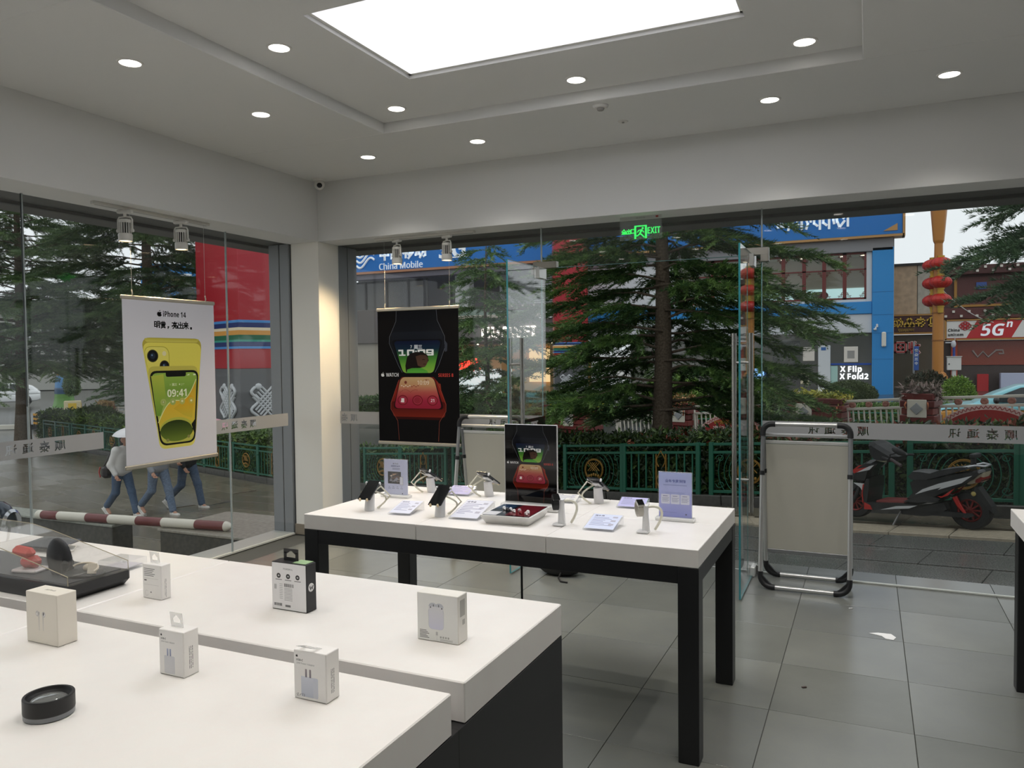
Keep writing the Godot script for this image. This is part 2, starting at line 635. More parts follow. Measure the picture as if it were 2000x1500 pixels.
func area_light(at: Vector3, size: Vector2, e: float, c: Color) -> void:
	var l := AreaLight3D.new()
	l.name = "panel_light"
	l.area_size = size
	l.light_energy = e
	l.light_color = c
	l.shadow_enabled = true
	l.area_range = 14.0
	l.area_attenuation = 2.0
	l.transform = Transform3D(Basis(Vector3.RIGHT, -PI / 2), at)
	add_child(l, true)

func build_room() -> void:
	var white := mat("dcdcda", 0.75)
	var grey := mat("7d8083", 0.5, 0.2)
	# floor: a bed of grout with one tile after another laid on it
	var grout := mat("4b4c49", 0.9)
	var fl := struct("floor", MB.new().ab(-5.19, 5.2, -0.3, -0.006, -6.4, 3.6), grout)
	var tiles := []
	for k in 4:
		tiles.push_back(noisy(["6b6d6a", "6e706c", "686a65", "70726e"][k], ["757773", "777974", "737570", "7a7c76"][k], 0.006, 0.45, [0.24, 0.2, 0.27, 0.22][k], 0.02, true, 20 + k))
	var tm := {}
	for i in range(-8, 9):
		for j in range(-3, 18):
			var x0 := maxf(0.186 + 0.603 * i, -5.19)
			var x1 := minf(0.186 + 0.603 * (i + 1), 5.2)
			var z1 := -0.171 - 0.5935 * (j - 1)
			var z0 := maxf(z1 - 0.5935, -6.4)
			if x1 - x0 < 0.05 or z1 - z0 < 0.05 or z1 > 3.6:
				continue
			var key := Vector2(snappedf(x1 - x0, 0.001), snappedf(z1 - z0, 0.001))
			if not tm.has(key):
				tm[key] = MB.new().cbox(Vector3(0, -0.006, 0), Vector3(key.x - 0.0035, 0.012, key.y - 0.0035), 0.0008).mesh()
			var t := obj("tile", tm[key], tiles[absi(i * 7 + j * 3) % 4], fl, Vector3((x0 + x1) / 2, 0, (z0 + z1) / 2))
	# ceiling: lower border round a raised tray, and the lit panel set in the tray
	var y := 3.275
	var ce := struct("ceiling", MB.new().ab(-4.62, 5.2, y + 0.16, y + 0.3, -5.81, 3.6), white)
	var tx0 := -3.18
	var tx1 := -0.037
	var tz0 := -4.768
	var tz1 := -2.4
	struct("border", MB.new().ab(-4.62, 5.2, y, y + 0.16, -5.81, tz0, 0.004).ab(-4.62, 5.2, y, y + 0.16, tz1, 3.6, 0.004).ab(-4.62, tx0, y, y + 0.16, tz0, tz1, 0.004).ab(tx1, 5.2, y, y + 0.16, tz0, tz1, 0.004), white, ce)
	var ty := y + 0.075
	# in the tray, the opening for the panel
	var px0 := -2.545; var px1 := -0.575; var pz0 := -4.1; var pz1 := -3.12
	struct("tray", MB.new().ab(tx0, tx1, ty, y + 0.17, tz0, pz0).ab(tx0, tx1, ty, y + 0.17, pz1, tz1).ab(tx0, px0, ty, y + 0.17, pz0, pz1).ab(px1, tx1, ty, y + 0.17, pz0, pz1), white, ce)
	var rim := mat("e4e4dd", 0.6)
	struct("panel_rim", MB.new().ab(px0, px1, ty + 0.022, ty + 0.05, pz0, pz0 + 0.02).ab(px0, px1, ty + 0.022, ty + 0.05, pz1 - 0.02, pz1).ab(px0, px0 + 0.02, ty + 0.022, ty + 0.05, pz0, pz1).ab(px1 - 0.02, px1, ty + 0.022, ty + 0.05, pz0, pz1), rim, ce)
	var lp := thing("ceiling_light_panel", "large rectangular luminous white panel recessed in the middle of the ceiling", "ceiling light", Vector3((px0 + px1) / 2, ty + 0.026, (pz0 + pz1) / 2))
	obj("diffuser", MB.new().box(Vector3.ZERO, Vector3(px1 - px0 - 0.04, 0.008, pz1 - pz0 - 0.04)), glow("f6f5fb", 1.15), lp)
	# upper walls over the glass, the corner column and the two closed walls out of view
	struct("wall_left", MB.new().ab(-4.97, -4.62, 2.74, 3.6, -6.12, 3.6, 0.003), white)
	struct("wall_back", MB.new().ab(-4.62, 5.2, 2.74, 3.6, -6.12, -5.81, 0.003), white)
	struct("wall_right", MB.new().ab(5.2, 5.4, -0.3, 3.6, -6.12, 3.6), white)
	struct("wall_front", MB.new().ab(-5.2, 5.4, -0.3, 3.6, 3.6, 3.8), white)
	var co := struct("pillar", MB.new().ab(-4.94, -4.62, 0.0, 2.74, -6.13, -5.81, 0.003), mat("ebe8e0", 0.7))
	struct("baseboard", MB.new().ab(-4.945, -4.612, 0.0, 0.1, -6.14, -5.8, 0.002), mat("8a7f6f", 0.6), co)
	# outer jambs of grey sheet beside the glass
	var j1 := struct("trim_1", MB.new().ab(-5.19, -5.07, 0.0, 2.74, -6.13, -5.79, 0.003).ab(-5.06, -4.955, 0.0, 2.74, -6.13, -5.79, 0.003), grey)
	struct("recess", MB.new().ab(-5.07, -5.06, 0.0, 2.74, -6.1, -5.82), mat("222324", 0.8), j1)
	var j2 := struct("trim_2", MB.new().ab(-4.75, -4.62, 0.0, 2.74, -6.25, -6.105, 0.003).ab(-4.75, -4.62, 0.0, 2.74, -6.4, -6.26, 0.003), grey)
	struct("recess", MB.new().ab(-4.75, -4.625, 0.0, 2.74, -6.26, -6.25), mat("222324", 0.8), j2)
	struct("trim_3", MB.new().ab(-5.19, -4.64, 0.0, 2.74, -6.4, -6.135), grey)
	# sill outside the left glass, deep canopy over both fronts
	var sill := mat("a8aca8", 0.35)
	struct("trim_4", MB.new().ab(-5.19, -4.955, -0.35, 0.02, -5.79, 3.6, 0.004), sill)
	var dark := mat("5a5a58", 0.6)
	struct("trim_5", MB.new().ab(-5.65, -4.97, 2.75, 3.7, -6.88, 3.6, 0.004).ab(-4.97, 5.4, 2.75, 3.7, -6.88, -6.12, 0.004), dark)
	struct("trim_6", MB.new().ab(-5.3, -5.26, 2.725, 2.75, -6.4, 3.6).ab(-5.0, 5.4, 2.725, 2.75, -6.46, -6.42), mat("464644", 0.6))

func build_glass() -> void:
	var g := pane()
	var joint := mat("9aa3a3", 0.3)
	var film := film_mat()
	# left front: three sheets with butt joints
	var w1 := struct("window_1", MB.new().ab(-4.955, -4.935, 0.0, 0.018, -5.79, 3.6, 0.002), mat("c9ccc6", 0.4))
	for s in [[-5.79, -5.005], [-4.995, -3.265], [-3.255, -1.4], [-1.39, 1.0], [1.01, 3.6]]:
		pc(w1, "pane", g, -4.952, -4.94, 0.015, 2.745, s[0], s[1])
	for z in [-5.0, -3.26, -1.395, 1.005]:
		pc(w1, "joint", joint, -4.953, -4.939, 0.0, 2.742, z - 0.005, z + 0.005)
	# back front: fixed sheet, doorway with sheet above, fixed sheets to the right
	var w2 := struct("window_2", MB.new().ab(-4.62, -2.51, 0.0, 0.012, -6.1, -6.08, 0.002).ab(-0.73, 5.2, 0.0, 0.012, -6.1, -6.08, 0.002), mat("c9ccc6", 0.4))
	for s in [[-4.618, -2.515, 0.01, 2.745], [-0.725, 1.62, 0.01, 2.745], [1.63, 3.4, 0.01, 2.745], [3.41, 5.2, 0.01, 2.745], [-2.505, -0.735, 2.4, 2.745]]:
		pc(w2, "pane", g, s[0], s[1], s[2], s[3], -6.096, -6.084)
	for x in [-2.51, -0.73, 1.625, 3.405]:
		pc(w2, "joint", joint, x - 0.005, x + 0.005, 0.0 if x > 0 else 2.4, 2.742, -6.097, -6.083)
	pc(w2, "glass_edge", mat("5d7f7c", 0.2), -2.505, -0.735, 2.396, 2.401, -6.097, -6.083)
	for x in [-2.51, -0.73]:
		pc(w2, "glass_edge", mat("6f9a98", 0.2), x - 0.004, x + 0.004, 0.0, 2.4, -6.097, -6.083)
	# frosted bands with the shop's name cut out of them, read from outside
	for s in [[-4.9345, 0, -3.79, -1.5, true, 0.694], [-4.9345, 0, -5.72, -4.45, true, -0.03], [-4.61, -2.515, -6.0825, 0, false, -1.3], [-0.725, 3.35, -6.0825, 0, false, 0.11]]:
		var b := MB.new()
		var l: float = s[3] - s[2] if s[4] else s[1] - s[0]
		var y0 := 1.04
		var y1 := 1.157
		var p := []
		if s[4]:
			p = [Vector3(s[0], y0, s[3]), Vector3(s[0], y0, s[2]), Vector3(s[0], y1, s[2]), Vector3(s[0], y1, s[3])]
		else:
			p = [Vector3(s[0], y0, s[2]), Vector3(s[1], y0, s[2]), Vector3(s[1], y1, s[2]), Vector3(s[0], y1, s[2])]
		var nn: Vector3 = (p[1] - p[0]).cross(p[3] - p[0])
		for k in [0, 2, 1, 0, 3, 2]:
			b.put(p[k], nn, Vector2(s[5] + (l / 0.9 if k == 1 or k == 2 else 0.0), 1.0 if k < 2 else 0.0))
		obj("frosted_band", b, film, w1 if s[4] else w2)
	# threshold
	struct("trim_7", MB.new().ab(-4.61, 5.2, 0.0, 0.006, -6.125, -6.112, 0.002), mat("b9bdbb", 0.35))
	# two leaves standing open into the shop
	for k in 2:
		var x: float = [-2.475, -0.788][k]
		var d := thing("door_%d" % (k + 1), ["frameless glass door leaf standing open behind the far table, long steel pull bars", "frameless glass door leaf standing open beside the folding sign frame, long steel pull bars"][k], "glass door", Vector3(x, 0, -6.07), 0.0105 if k == 1 else 0.0)
		d.set_meta("kind", "structure")
		pc(d, "pane", pane(0.006, "cfe6e2", 0.5), -0.006, 0.006, 0.012, 2.39, 0.0, 0.745)
		obj("glass_edge", MB.new().ab(-0.0062, 0.0062, 0.012, 2.391, 0.745, 0.7475).ab(-0.0062, 0.0062, 2.39, 2.3925, 0, 0.7475).ab(-0.0062, 0.0062, 0.01, 0.0125, 0, 0.7475), mat("2f8088", 0.15, 0.0, {"metallic_specular": 0.7}), d)
		var steel := mat("a9a8a3", 0.25, 0.9)
		for sx in [-0.055, 0.055]:
			var hd := obj("handle", MB.new().tube([Vector3(sx, 0.58, 0.61), Vector3(sx, 1.8, 0.61)], 0.0165, 18), steel, d)
			obj("standoff", MB.new().tube([Vector3(sx, 1.6, 0.61), Vector3(0, 1.6, 0.61)], 0.009, 10).tube([Vector3(sx, 0.8, 0.61), Vector3(0, 0.8, 0.61)], 0.009, 10), steel, hd)
		# patch fitting: an angled plate at the top hinge, a shoe at the floor
		var sg := 1.0 if k == 1 else -1.0
		obj("patch_fitting", MB.new().ab(-0.1, 0.11, 2.395, 2.452, -0.045, 0.015, 0.003).ab(0.05 if k == 1 else -0.12, 0.11 if k == 1 else -0.05, 2.345, 2.4, -0.045, 0.015, 0.003), mat("9b978d", 0.3, 0.85), d)
		obj("top_clamp", MB.new().ab(-0.022, 0.022, 2.3, 2.393, 0.01, 0.17, 0.003), mat("d8d8d4", 0.25, 0.7), d)
		obj("floor_clamp", MB.new().ab(-0.022, 0.022, 0.002, 0.07, -0.02, 0.12, 0.003), mat("e2e2df", 0.3, 0.5), d)
		var f := MB.new()
		var pp := [Vector3(0.0075 * -1, 1.04, 0.0), Vector3(-0.0075, 1.04, 0.53), Vector3(-0.0075, 1.157, 0.53), Vector3(-0.0075, 1.157, 0.0)]
		for i in [0, 1, 2, 0, 2, 3]:
			f.put(pp[i], Vector3.LEFT, Vector2(0.8 + (0.12 if i == 1 or i == 2 else 0.0), 1.0 if i < 2 else 0.0))
		obj("frosted_band", f, film, d)
	# small stop post at the hinge
	var st := thing("door_stop", "small steel door stop post at the foot of the right glass door", "door stop", Vector3(-0.755, 0, -6.05))
	obj("post", MB.new().cbox(Vector3(0, 0.035, 0), Vector3(0.022, 0.066, 0.022), 0.003), mat("9a9a96", 0.35, 0.8), st)

func film_mat() -> StandardMaterial3D:
	var p := Print.new(self, 1376, 188, Color(0.64, 0.645, 0.65, 1.0))
	# seen from inside, so the letters run backwards
	var x := 650.0
	for ch in "讯通泰顺":
		p.glyphs(ch, x, 36, 108, 12, Color(0.64, 0.645, 0.65, 0.0), 1.1, true)
		x += 168
	var t := p.tex(1)
	var s := printed(t, 0.55, {"transparency": BaseMaterial3D.TRANSPARENCY_ALPHA})
	s.texture_repeat = true
	return s

# ---------------------------------------------------------------- outside: ground and buildings
func gy(x: float, _z := 0.0) -> float:      # the forecourt falls gently towards the left
	return clampf(-0.2 + 0.078 * (x - 2.0), -1.35, -0.05)

func sheet(x0: float, x1: float, z0: float, z1: float, nx: int, nz: int, f: Callable) -> MB:
	var b := MB.new()
	for i in nx:
		for j in nz:
			var q := []
			for o in [[0, 0], [1, 0], [1, 1], [0, 1]]:
				var x := lerpf(x0, x1, (i + o[0]) / float(nx))
				var z := lerpf(z1, z0, (j + o[1]) / float(nz))
				q.push_back(Vector3(x, (f as Callable).call(x, z), z))
			b.quad(q[0], q[1], q[2], q[3])
	return b

func far_y(x: float, z: float) -> float:
	if z < -31.0 and x > -30.0:
		return clampf(-0.12 + 0.052 * x, -1.15, 0.0)
	return -1.45 if z < -24.5 - 0.05 * x else minf(gy(x) - 0.02, -0.35 + 0.03 * (x - 2.0))

func build_ground() -> void:
	var wet := noisy("23241f", "3a3a35", 0.012, 0.35, 0.18, 0.05, true, 4)
	var road := noisy("3c3d3b", "55554f", 0.02, 0.2, 0.2, 0.0, true, 5)
	var gr := struct("ground", sheet(-120, 60, -120, -13.4, 60, 40, func(x, z): return far_y(x, z) - 0.05), road)
	var pv := struct("pavement", sheet(-34, 14, -19.0, -5.0, 48, 4, func(x, z): return gy(x) - 0.03), noisy("2c2c29", "3e3e3a", 0.03, 0.5, 0.3))
	# granite slabs laid along the street, a ribbed strip of pale guide paving among them
	var sm := [noisy("5c5749", "7d7565", 0.02, 0.5, 0.3, 0.02, true, 8), noisy("554f43", "736b5c", 0.02, 0.5, 0.26, 0.02, true, 9), noisy("635c4f", "837a69", 0.02, 0.5, 0.24, 0.02, true, 10)]
	var speck := noisy("484946", "8a8b86", 0.12, 0.9, 0.2, 0.02, true, 12)
	var guide := noisy("b0a692", "c8bda8", 0.03, 0.8, 0.3, 0.02, true, 13)
	var slab := MB.new().cbox(Vector3(0, -0.02, 0), Vector3(1.197, 0.04, 0.597), 0.003).mesh()
	var half := MB.new().cbox(Vector3(0, -0.02, 0), Vector3(0.592, 0.04, 0.42), 0.003)
	for k in 9:
		half.cbox(Vector3(0, 0.003, -0.18 + 0.045 * k), Vector3(0.56, 0.006, 0.018), 0.002)
	var guide_mesh := half.mesh()
	var r := RandomNumberGenerator.new()
	r.seed = 5
	var dir := Vector3(1, 0, 0.2855).normalized()
	var nor := Vector3(-dir.z, 0, dir.x)
	for j in 11:
		var d := -0.75 + 0.6 * j
		if j == 3:
			d = 1.0
		for i in range(-22, 8):
			var p := Vector3(0, 0, -11.03) + dir * (1.2 * i + (0.6 if j % 2 else 0.0)) + nor * (0.55 + 0.6 * j)
			if p.z > -6.75 and p.x > -5.9 or p.x > -5.9 and p.z > -7.0 or p.x > 3.6 or p.z > -4.2:
				continue
			var slope := Vector3(dir.x, 0.078 * dir.x if p.x > -12.7 else 0.0, dir.z).normalized()
			var bs := Basis(slope, nor.cross(slope).normalized(), nor)
			bs = Basis(slope, Vector3.UP, nor).orthonormalized()
			p.y = gy(p.x)
			if j == 1 and p.x > -7.0:
				for h in 2:
					var hp := p + slope * (-0.3 + 0.6 * h)
					obj("guide_tile", guide_mesh, guide, pv, hp, bs)
				continue
			obj("slab", slab, speck if j >= 2 and p.x > -4.5 else sm[r.randi() % 3], pv, p, bs)
	# granite step before the doors and two low granite blocks flanking the steps on the left
	struct("step", MB.new().ab(-4.5, 5.2, -0.6, -0.17, -6.9, -6.4, 0.01), speck, pv)
	var gb := noisy("2a2924", "4a483f", 0.05, 0.6, 0.3, 0.03, true, 15)
	for k in 2:
		var o := thing("granite_block", ["polished dark granite block under the striped pole, farther from the corner column", "low dark granite block outside the left glass, nearer the corner column"][k], "stone block")
		if k == 0:
			obj("body", MB.new().ab(-10.4, -7.7, -1.35, -0.2, -6.26, -5.99, 0.008), gb, o)
			obj("coping", MB.new().ab(-10.42, -7.68, -0.2, -0.17, -6.28, -5.97, 0.006), noisy("7c7e74", "a4a69a", 0.05, 0.6, 0.45), o)
		else:
			obj("body", MB.new().ab(-7.04, -5.2, -1.2, -0.2, -7.05, -6.06, 0.008), gb, o)
			obj("coping", MB.new().ab(-7.06, -5.2, -0.2, -0.17, -7.07, -6.04, 0.006), noisy("7a7468", "9c9688", 0.05, 0.6, 0.45), o)
	# red and white pole lying across the blocks
	var po := thing("barrier_pole", "red and white striped barrier pole lying on the granite blocks outside", "barrier pole")
	var a := Vector3(-8.8, -0.118, -5.9)
	var e := Vector3(-6.16, -0.118, -6.24)
	var cuts := [0.0, 0.02, 0.11, 0.265, 0.385, 0.53, 0.66, 0.825, 0.965]
	for i in cuts.size() - 1:
		if i % 2 == 1:
			obj("red_band", MB.new().tube([a.lerp(e, cuts[i]), a.lerp(e, cuts[i + 1])], 0.05, 14), mat("6b1f1c", 0.35), po)
		else:
			obj("white_band", MB.new().tube([a.lerp(e, cuts[i]), a.lerp(e, cuts[i + 1])], 0.052, 14), mat("d9d3c3", 0.35), po)
	obj("tip", MB.new().tube([a.lerp(e, 0.965), a.lerp(e, 0.98), a.lerp(e, 1.0)], [0.056, 0.045, 0.006], 14), mat("d9d3c3", 0.35), po)
	obj("end_cap", MB.new().ball(a, Vector3(0.055, 0.055, 0.055), 12), mat("d9d3c3", 0.35), po)
	# low kerb carrying the green fence
	var kb := MB.new()
	for i in range(-30, 5):
		var p := Vector3(0, 0, -11.03) + dir * i
		var q := p + dir * 0.99
		p.y = gy(p.x); q.y = gy(q.x)
		var m := (p + q) / 2
		kb.cbox(m + Vector3(0, -0.1, 0), Vector3((q - p).length(), 0.42, 0.14), 0.01, Basis((q - p).normalized(), Vector3.UP, nor).orthonormalized())
	struct("kerb", kb, noisy("3f3e3a", "57554f", 0.03, 0.6, 0.4, 0.05, true, 17))
	# far pavement and its kerb
	struct("kerb", MB.new().ab(-30, 14, -2.0, -0.9, -31.3, -31.0, 0.02), mat("b9b5a5", 0.6))

func tib(n: int, sd: int) -> String:
	var r := RandomNumberGenerator.new()
	r.seed = sd
	var s := ""
	for i in n:
		s += "ཀཁངདནམཤ"[r.randi() % 7]
	return s

func wallbox(p: Node, called: String, c: String, x0: float, x1: float, y0: float, y1: float, z0: float, z1: float, rough := 0.6) -> MeshInstance3D:
	return pc(p, called, mat(c, rough), x0, x1, y0, y1, z0, z1, 0.02)

func flat_letters(p: Node, s: String, x: float, y: float, size: float, wid: float, z: float, m: Material, step := 1.1, down := false, called := "lettering", aspect := 1.0, depth := 0.05) -> void:
	var b := MB.new()
	glyph_mesh(b, s, x, y, size, wid, depth, Transform3D(Basis(), Vector3(0, 0, z)), step, down, aspect)
	obj(called, b, m, p)

func build_buildings() -> void:
	var zf := -38.0
	var blue := "2b8fd6"
	var white := mat("eef3f6", 0.4, 0.0, {"emission_enabled": true, "emission": col("dfeaf4"), "emission_energy_multiplier": 0.25})
	# blue and white telecom shop on the right
	var b := thing("shop_building", "blue and white two-storey telecom shop with a red lattice upper window", "building")
	wallbox(b, "sign_board", "1a74c4", -14.2, 1.3, 6.8, 9.6, zf - 0.3, zf + 0.5)
	obj("gold_trim", MB.new().ab(-14.2, 1.36, 6.7, 6.8, zf - 0.3, zf + 0.55).ab(1.3, 1.4, 6.7, 9.6, zf - 0.3, zf + 0.55), mat("b98a4e", 0.4), b)
	flat_letters(b, tib(8, 3), -3.9, 8.0, 0.75, 0.1, zf + 0.5, white, 0.85, false, "lettering", 0.6)
	obj("emblem", MB.new().prism(PackedVector2Array([Vector2(0.55, 6.95), Vector2(1.1, 6.95), Vector2(1.1, 7.25)]), zf + 0.5, zf + 0.53), mat("b98a4e", 0.4), b)
	wallbox(b, "soffit", "8f8f92", -14.2, 0.95, 6.15, 6.7, zf - 0.3, zf + 0.25)
	wallbox(b, "corner_pillar", blue, 0.12, 0.97, -0.4, 6.3, zf - 0.4, zf + 0.25)
	for y in [4.35, 3.35, 2.55, 1.4]:
		pc(b, "panel_joint", mat("1a6aa6", 0.6), 0.125, 0.965, y, y + 0.015, zf + 0.25, zf + 0.256)
	wallbox(b, "band", blue, -14.2, 0.12, 3.42, 3.95, zf - 0.3, zf + 0.18)
	wallbox(b, "wall", "d5d9dd", -14.2, 0.12, 2.58, 3.42, zf - 0.3, zf + 0.1)
	wallbox(b, "wall", "d9dde0", -0.12, 0.12, 3.95, 6.15, zf - 0.3, zf + 0.08)
	wallbox(b, "wall", "dfe3e6", -14.2, -8.6, 3.95, 6.15, zf - 0.3, zf + 0.08)
	wallbox(b, "wall", "d9dde0", -12.4, -0.12, 3.95, 4.08, zf - 0.3, zf + 0.08)
	wallbox(b, "roof", "8a8a88", -12.4, 1.2, 9.5, 9.7, -47, zf)
	wallbox(b, "side_wall", "9a9c9c", 0.5, 1.0, -0.4, 9.5, -47, zf - 0.3)
	wallbox(b, "back_wall", "cfc8bb", -12.4, 1.0, -0.4, 9.5, -47.2, -46)
	wallbox(b, "floor_slab", "b9b2a6", -12.4, 0.9, 3.4, 3.9, -46, zf - 0.3)
	wallbox(b, "ground_floor", "a8a49c", -12.4, 0.9, -0.4, -0.05, -46, zf - 0.3)
	# upper window with lattice corners and lit ceiling beyond
	var red := mat("6d2622", 0.5)
	var wx := [-8.6, -6.8, -5.0, -3.6, -2.7, -1.85, -1.0, -0.12]
	var lat := {}
	for s in [1.0, -1.0]:
		for u in [1.0, -1.0]:
			var q := []
			for k in [[0.0, 0.17], [0.09, 0.17], [0.09, 0.09], [0.2, 0.09]]:
				q.push_back(Vector3(s * k[0], u * k[1], 0))
			var q2 := []
			for k in [[0.16, 0.0], [0.16, 0.05], [0.045, 0.05], [0.045, 0.24], [0.0, 0.24]]:
				q2.push_back(Vector3(s * k[0], u * k[1], 0))
			lat[[s, u]] = MB.new().tube(q, 0.014, 4).tube(q2, 0.014, 4).mesh()
	for i in wx.size() - 1:
		var w := Node3D.new()
		w.name = "window"
		b.add_child(w, true)
		obj("frame", MB.new().ab(wx[i], wx[i] + 0.08, 4.08, 6.15, zf, zf + 0.08).ab(wx[i + 1] - 0.08, wx[i + 1], 4.08, 6.15, zf, zf + 0.08).ab(wx[i], wx[i + 1], 4.08, 4.16, zf, zf + 0.08).ab(wx[i], wx[i + 1], 5.37, 5.43, zf, zf + 0.08).ab(wx[i], wx[i + 1], 6.07, 6.15, zf, zf + 0.08), red, w)
		for cx in [wx[i] + 0.08, wx[i + 1] - 0.08]:
			var s: float = 1.0 if cx < wx[i] + 0.2 else -1.0
			for cy in [[6.07, -1.0], [5.37, -1.0], [4.16, 1.0]]:
				var u: float = cy[1]
				obj("lattice", lat[[s, u]], red, w, Vector3(cx, cy[0], zf + 0.04))
		pc(w, "glass", pane(0.03), wx[i], wx[i + 1], 4.1, 6.1, zf - 0.02, zf - 0.01)
	wallbox(b, "inner_wall", "c9c2b4", -12.2, 0.3, 3.9, 9.0, -44.2, -44)
	obj("inner_window", MB.new().ab(-12, 0.0, 4.4, 5.05, -43.99, -43.95), glow("b8dfe0", 0.8), b)
	obj("inner_ceiling", MB.new().ab(-12.2, 0.5, 6.6, 6.7, -44, zf - 0.3), mat("cdc6b6", 0.7), b)
	var dot := MB.new().lathe([Vector2(0, -0.02), Vector2(0.1, -0.02), Vector2(0.1, 0.0)], 12).mesh()
	for k in 7:
		for j in 3:
			obj("ceiling_lamp", dot, glow("fff4dc", 3.0), b, Vector3(-6 + 0.95 * k, 6.595, -43 + 1.6 * j))
	for k in 2:
		pc(b, "seat_back", mat("3b3430", 0.7), -2.5 - 0.9 * k, -1.8 - 0.9 * k, 4.3, 4.65, -40.6, -40.2, 0.1)
	# ground floor shop window
	obj("shop_glass", MB.new().ab(-12.3, 0.1, -0.05, 2.58, zf - 0.05, zf - 0.04), pane(0.04), b)
	wallbox(b, "inner_wall", "b4b1a9", -12.3, 0.4, -0.05, 3.4, -43.2, -43)
	wallbox(b, "door_panel", "d5dade", -2.1, -1.58, -0.05, 2.05, zf - 0.04, zf + 0.06)
	pc(b, "blue_notice", mat("2e64a8", 0.5), -1.97, -1.77, 1.83, 1.97, zf + 0.06, zf + 0.07)
	wallbox(b, "notice", "e6dfd4", -1.02, -0.44, 1.28, 1.98, zf, zf + 0.03)
	pc(b, "notice_lines", mat("9c9a96", 0.6), -0.88, -0.58, 1.45, 1.8, zf + 0.03, zf + 0.032)
	wallbox(b, "blue_band", "1b4aa0", -1.57, 0.1, 1.15, 1.24, zf - 0.02, zf + 0.02)
	wallbox(b, "pale_panel", "a9cfc8", -1.57, -1.28, 0.2, 1.12, zf - 0.02, zf + 0.0)
	wallbox(b, "yellow_notice", "e7dcc0", -2.85, -2.48, 0.3, 0.8, zf - 0.02, zf + 0.01)
	wallbox(b, "notice", "ddd6cc", -2.75, -2.25, 1.35, 1.98, zf - 0.02, zf + 0.01)
	words("X Flip", 0.34, 0.03, glow("f4f8ff", 2.2), b, Vector3(-0.72, 0.97, zf))
	words("X Fold2", 0.34, 0.03, glow("f4f8ff", 2.2), b, Vector3(-0.6, 0.64, zf))
	wallbox(b, "led_screen", "2f6fd0", -5.2, -4.3, 0.0, 1.15, zf - 0.06, zf - 0.02)
	obj("led_screen", MB.new().ab(-5.1, -4.45, 0.1, 1.05, zf - 0.02, zf - 0.01), glow("8fc4ff", 1.2), b)
	wallbox(b, "dark_counter", "2a2b2d", -2.5, -2.12, -0.05, 0.75, zf - 0.6, zf - 0.3)
	wallbox(b, "doorway", "3d3c3a", -4.2, -2.95, 0.0, 2.3, zf - 1.2, zf - 1.1)
	wallbox(b, "step", "d9cfae", -5.4, -1.2, -0.35, -0.05, zf - 0.05, zf + 0.9)
	wallbox(b, "door_mat", "8b3b30", -4.2, -2.95, -0.05, -0.02, zf + 0.1, zf + 0.9)
	var cc := MB.new().ab(0.18, 0.3, 2.68, 2.76, zf + 0.25, zf + 0.55, 0.02).ab(0.28, 0.36, 2.8, 2.95, zf + 0.25, zf + 0.4, 0.02).ab(0.24, 0.3, 2.74, 2.84, zf + 0.3, zf + 0.36)
	tag_mesh(obj("security_camera", cc, mat("e6e8e8", 0.4)), "white security camera bracketed on the blue building pillar", "camera")
	tag_mesh(obj("wall_speaker", MB.new().ab(0.5, 0.68, 1.95, 2.6, zf + 0.25, zf + 0.42, 0.04), mat("e4e2d8", 0.4)), "tall cream speaker box mounted on the blue building pillar", "speaker")
	# telecom shop on the left with its long blue sign, phone shop below
	var c := thing("shop_building", "shop building on the far left of the doorway under a long blue sign", "building")
	wallbox(c, "sign_board", "1d7ad0", -29, -14.2, 6.75, 9.2, -38.4, -37.9)
	pc(c, "gold_trim", mat("b9805e", 0.4), -29, -14.2, 6.62, 6.75, -38.4, -37.85)
	words("China Mobile", 0.5, 0.06, white, c, Vector3(-24.3, 6.98, -37.88), Basis(), false)
	flat_letters(c, "中国移动", -25.75, 8.1, 0.72, 0.12, -37.9, white, 1.12)
	words("5G", 1.45, 0.08, white, c, Vector3(-20.9, 7.7, -37.87))
	pc(c, "swoosh", white, -21.6, -19.9, 7.2, 7.26, -37.9, -37.85)
	flat_letters(c, tib(8, 9), -18.6, 8.55, 0.75, 0.1, -37.9, white, 0.9, false, "lettering", 0.55)
	var lg := MB.new()
	for k in 4:
		var q := []
		for i in 13:
			var t := -1.0 + 2.0 * i / 12.0
			q.push_back(Vector3(-26.6 + t * 0.62 - 0.1, 7.72 + (k - 1.5) * 0.3 + 0.28 * sin(t * 2.6), -37.86))
		lg.tube(q, 0.065, 6)
	obj("emblem", lg, white, c)
	wallbox(c, "soffit", "6f6c78", -29, -14.6, 6.3, 6.62, -38.4, -38.0)
	wallbox(c, "upper_wall", "55514f", -29, -14.6, 4.6, 8.2, -40.6, -40.3)
	obj("upper_glass", MB.new().ab(-29, -23.5, 4.6, 6.3, -39.02, -39.0), mat("4b4a49", 0.08, 0.0), c)
	for x in [-27.5, -26.0, -24.5, -23.2]:
		pc(c, "mullion", mat("3a3838", 0.5), x - 0.04, x + 0.04, 4.6, 6.3, -39.0, -38.9)
	wallbox(c, "white_column", "c3c5c4", -21.3, -20.4, 4.4, 6.3, -39.4, -38.8)
	wallbox(c, "louvre_wall", "8e9294", -18.6, -14.6, 4.3, 6.35, -39.3, -39.0)
	for k in 14:
		pc(c, "louvre", mat("c4c8c8", 0.4), -16.5, -14.7, 4.6 + 0.12 * k, 4.65 + 0.12 * k, -39.0, -38.9)
	wallbox(c, "eave_board", "463232", -19.5, -14.7, 4.25, 4.55, -39.0, -38.7)
	for k in 14:
		pc(c, "eave_block", mat("c9c3b8", 0.6), -19.4 + 0.33 * k, -19.3 + 0.33 * k, 4.32 + 0.11 * (k % 2), 4.42 + 0.11 * (k % 2), -38.7, -38.6)
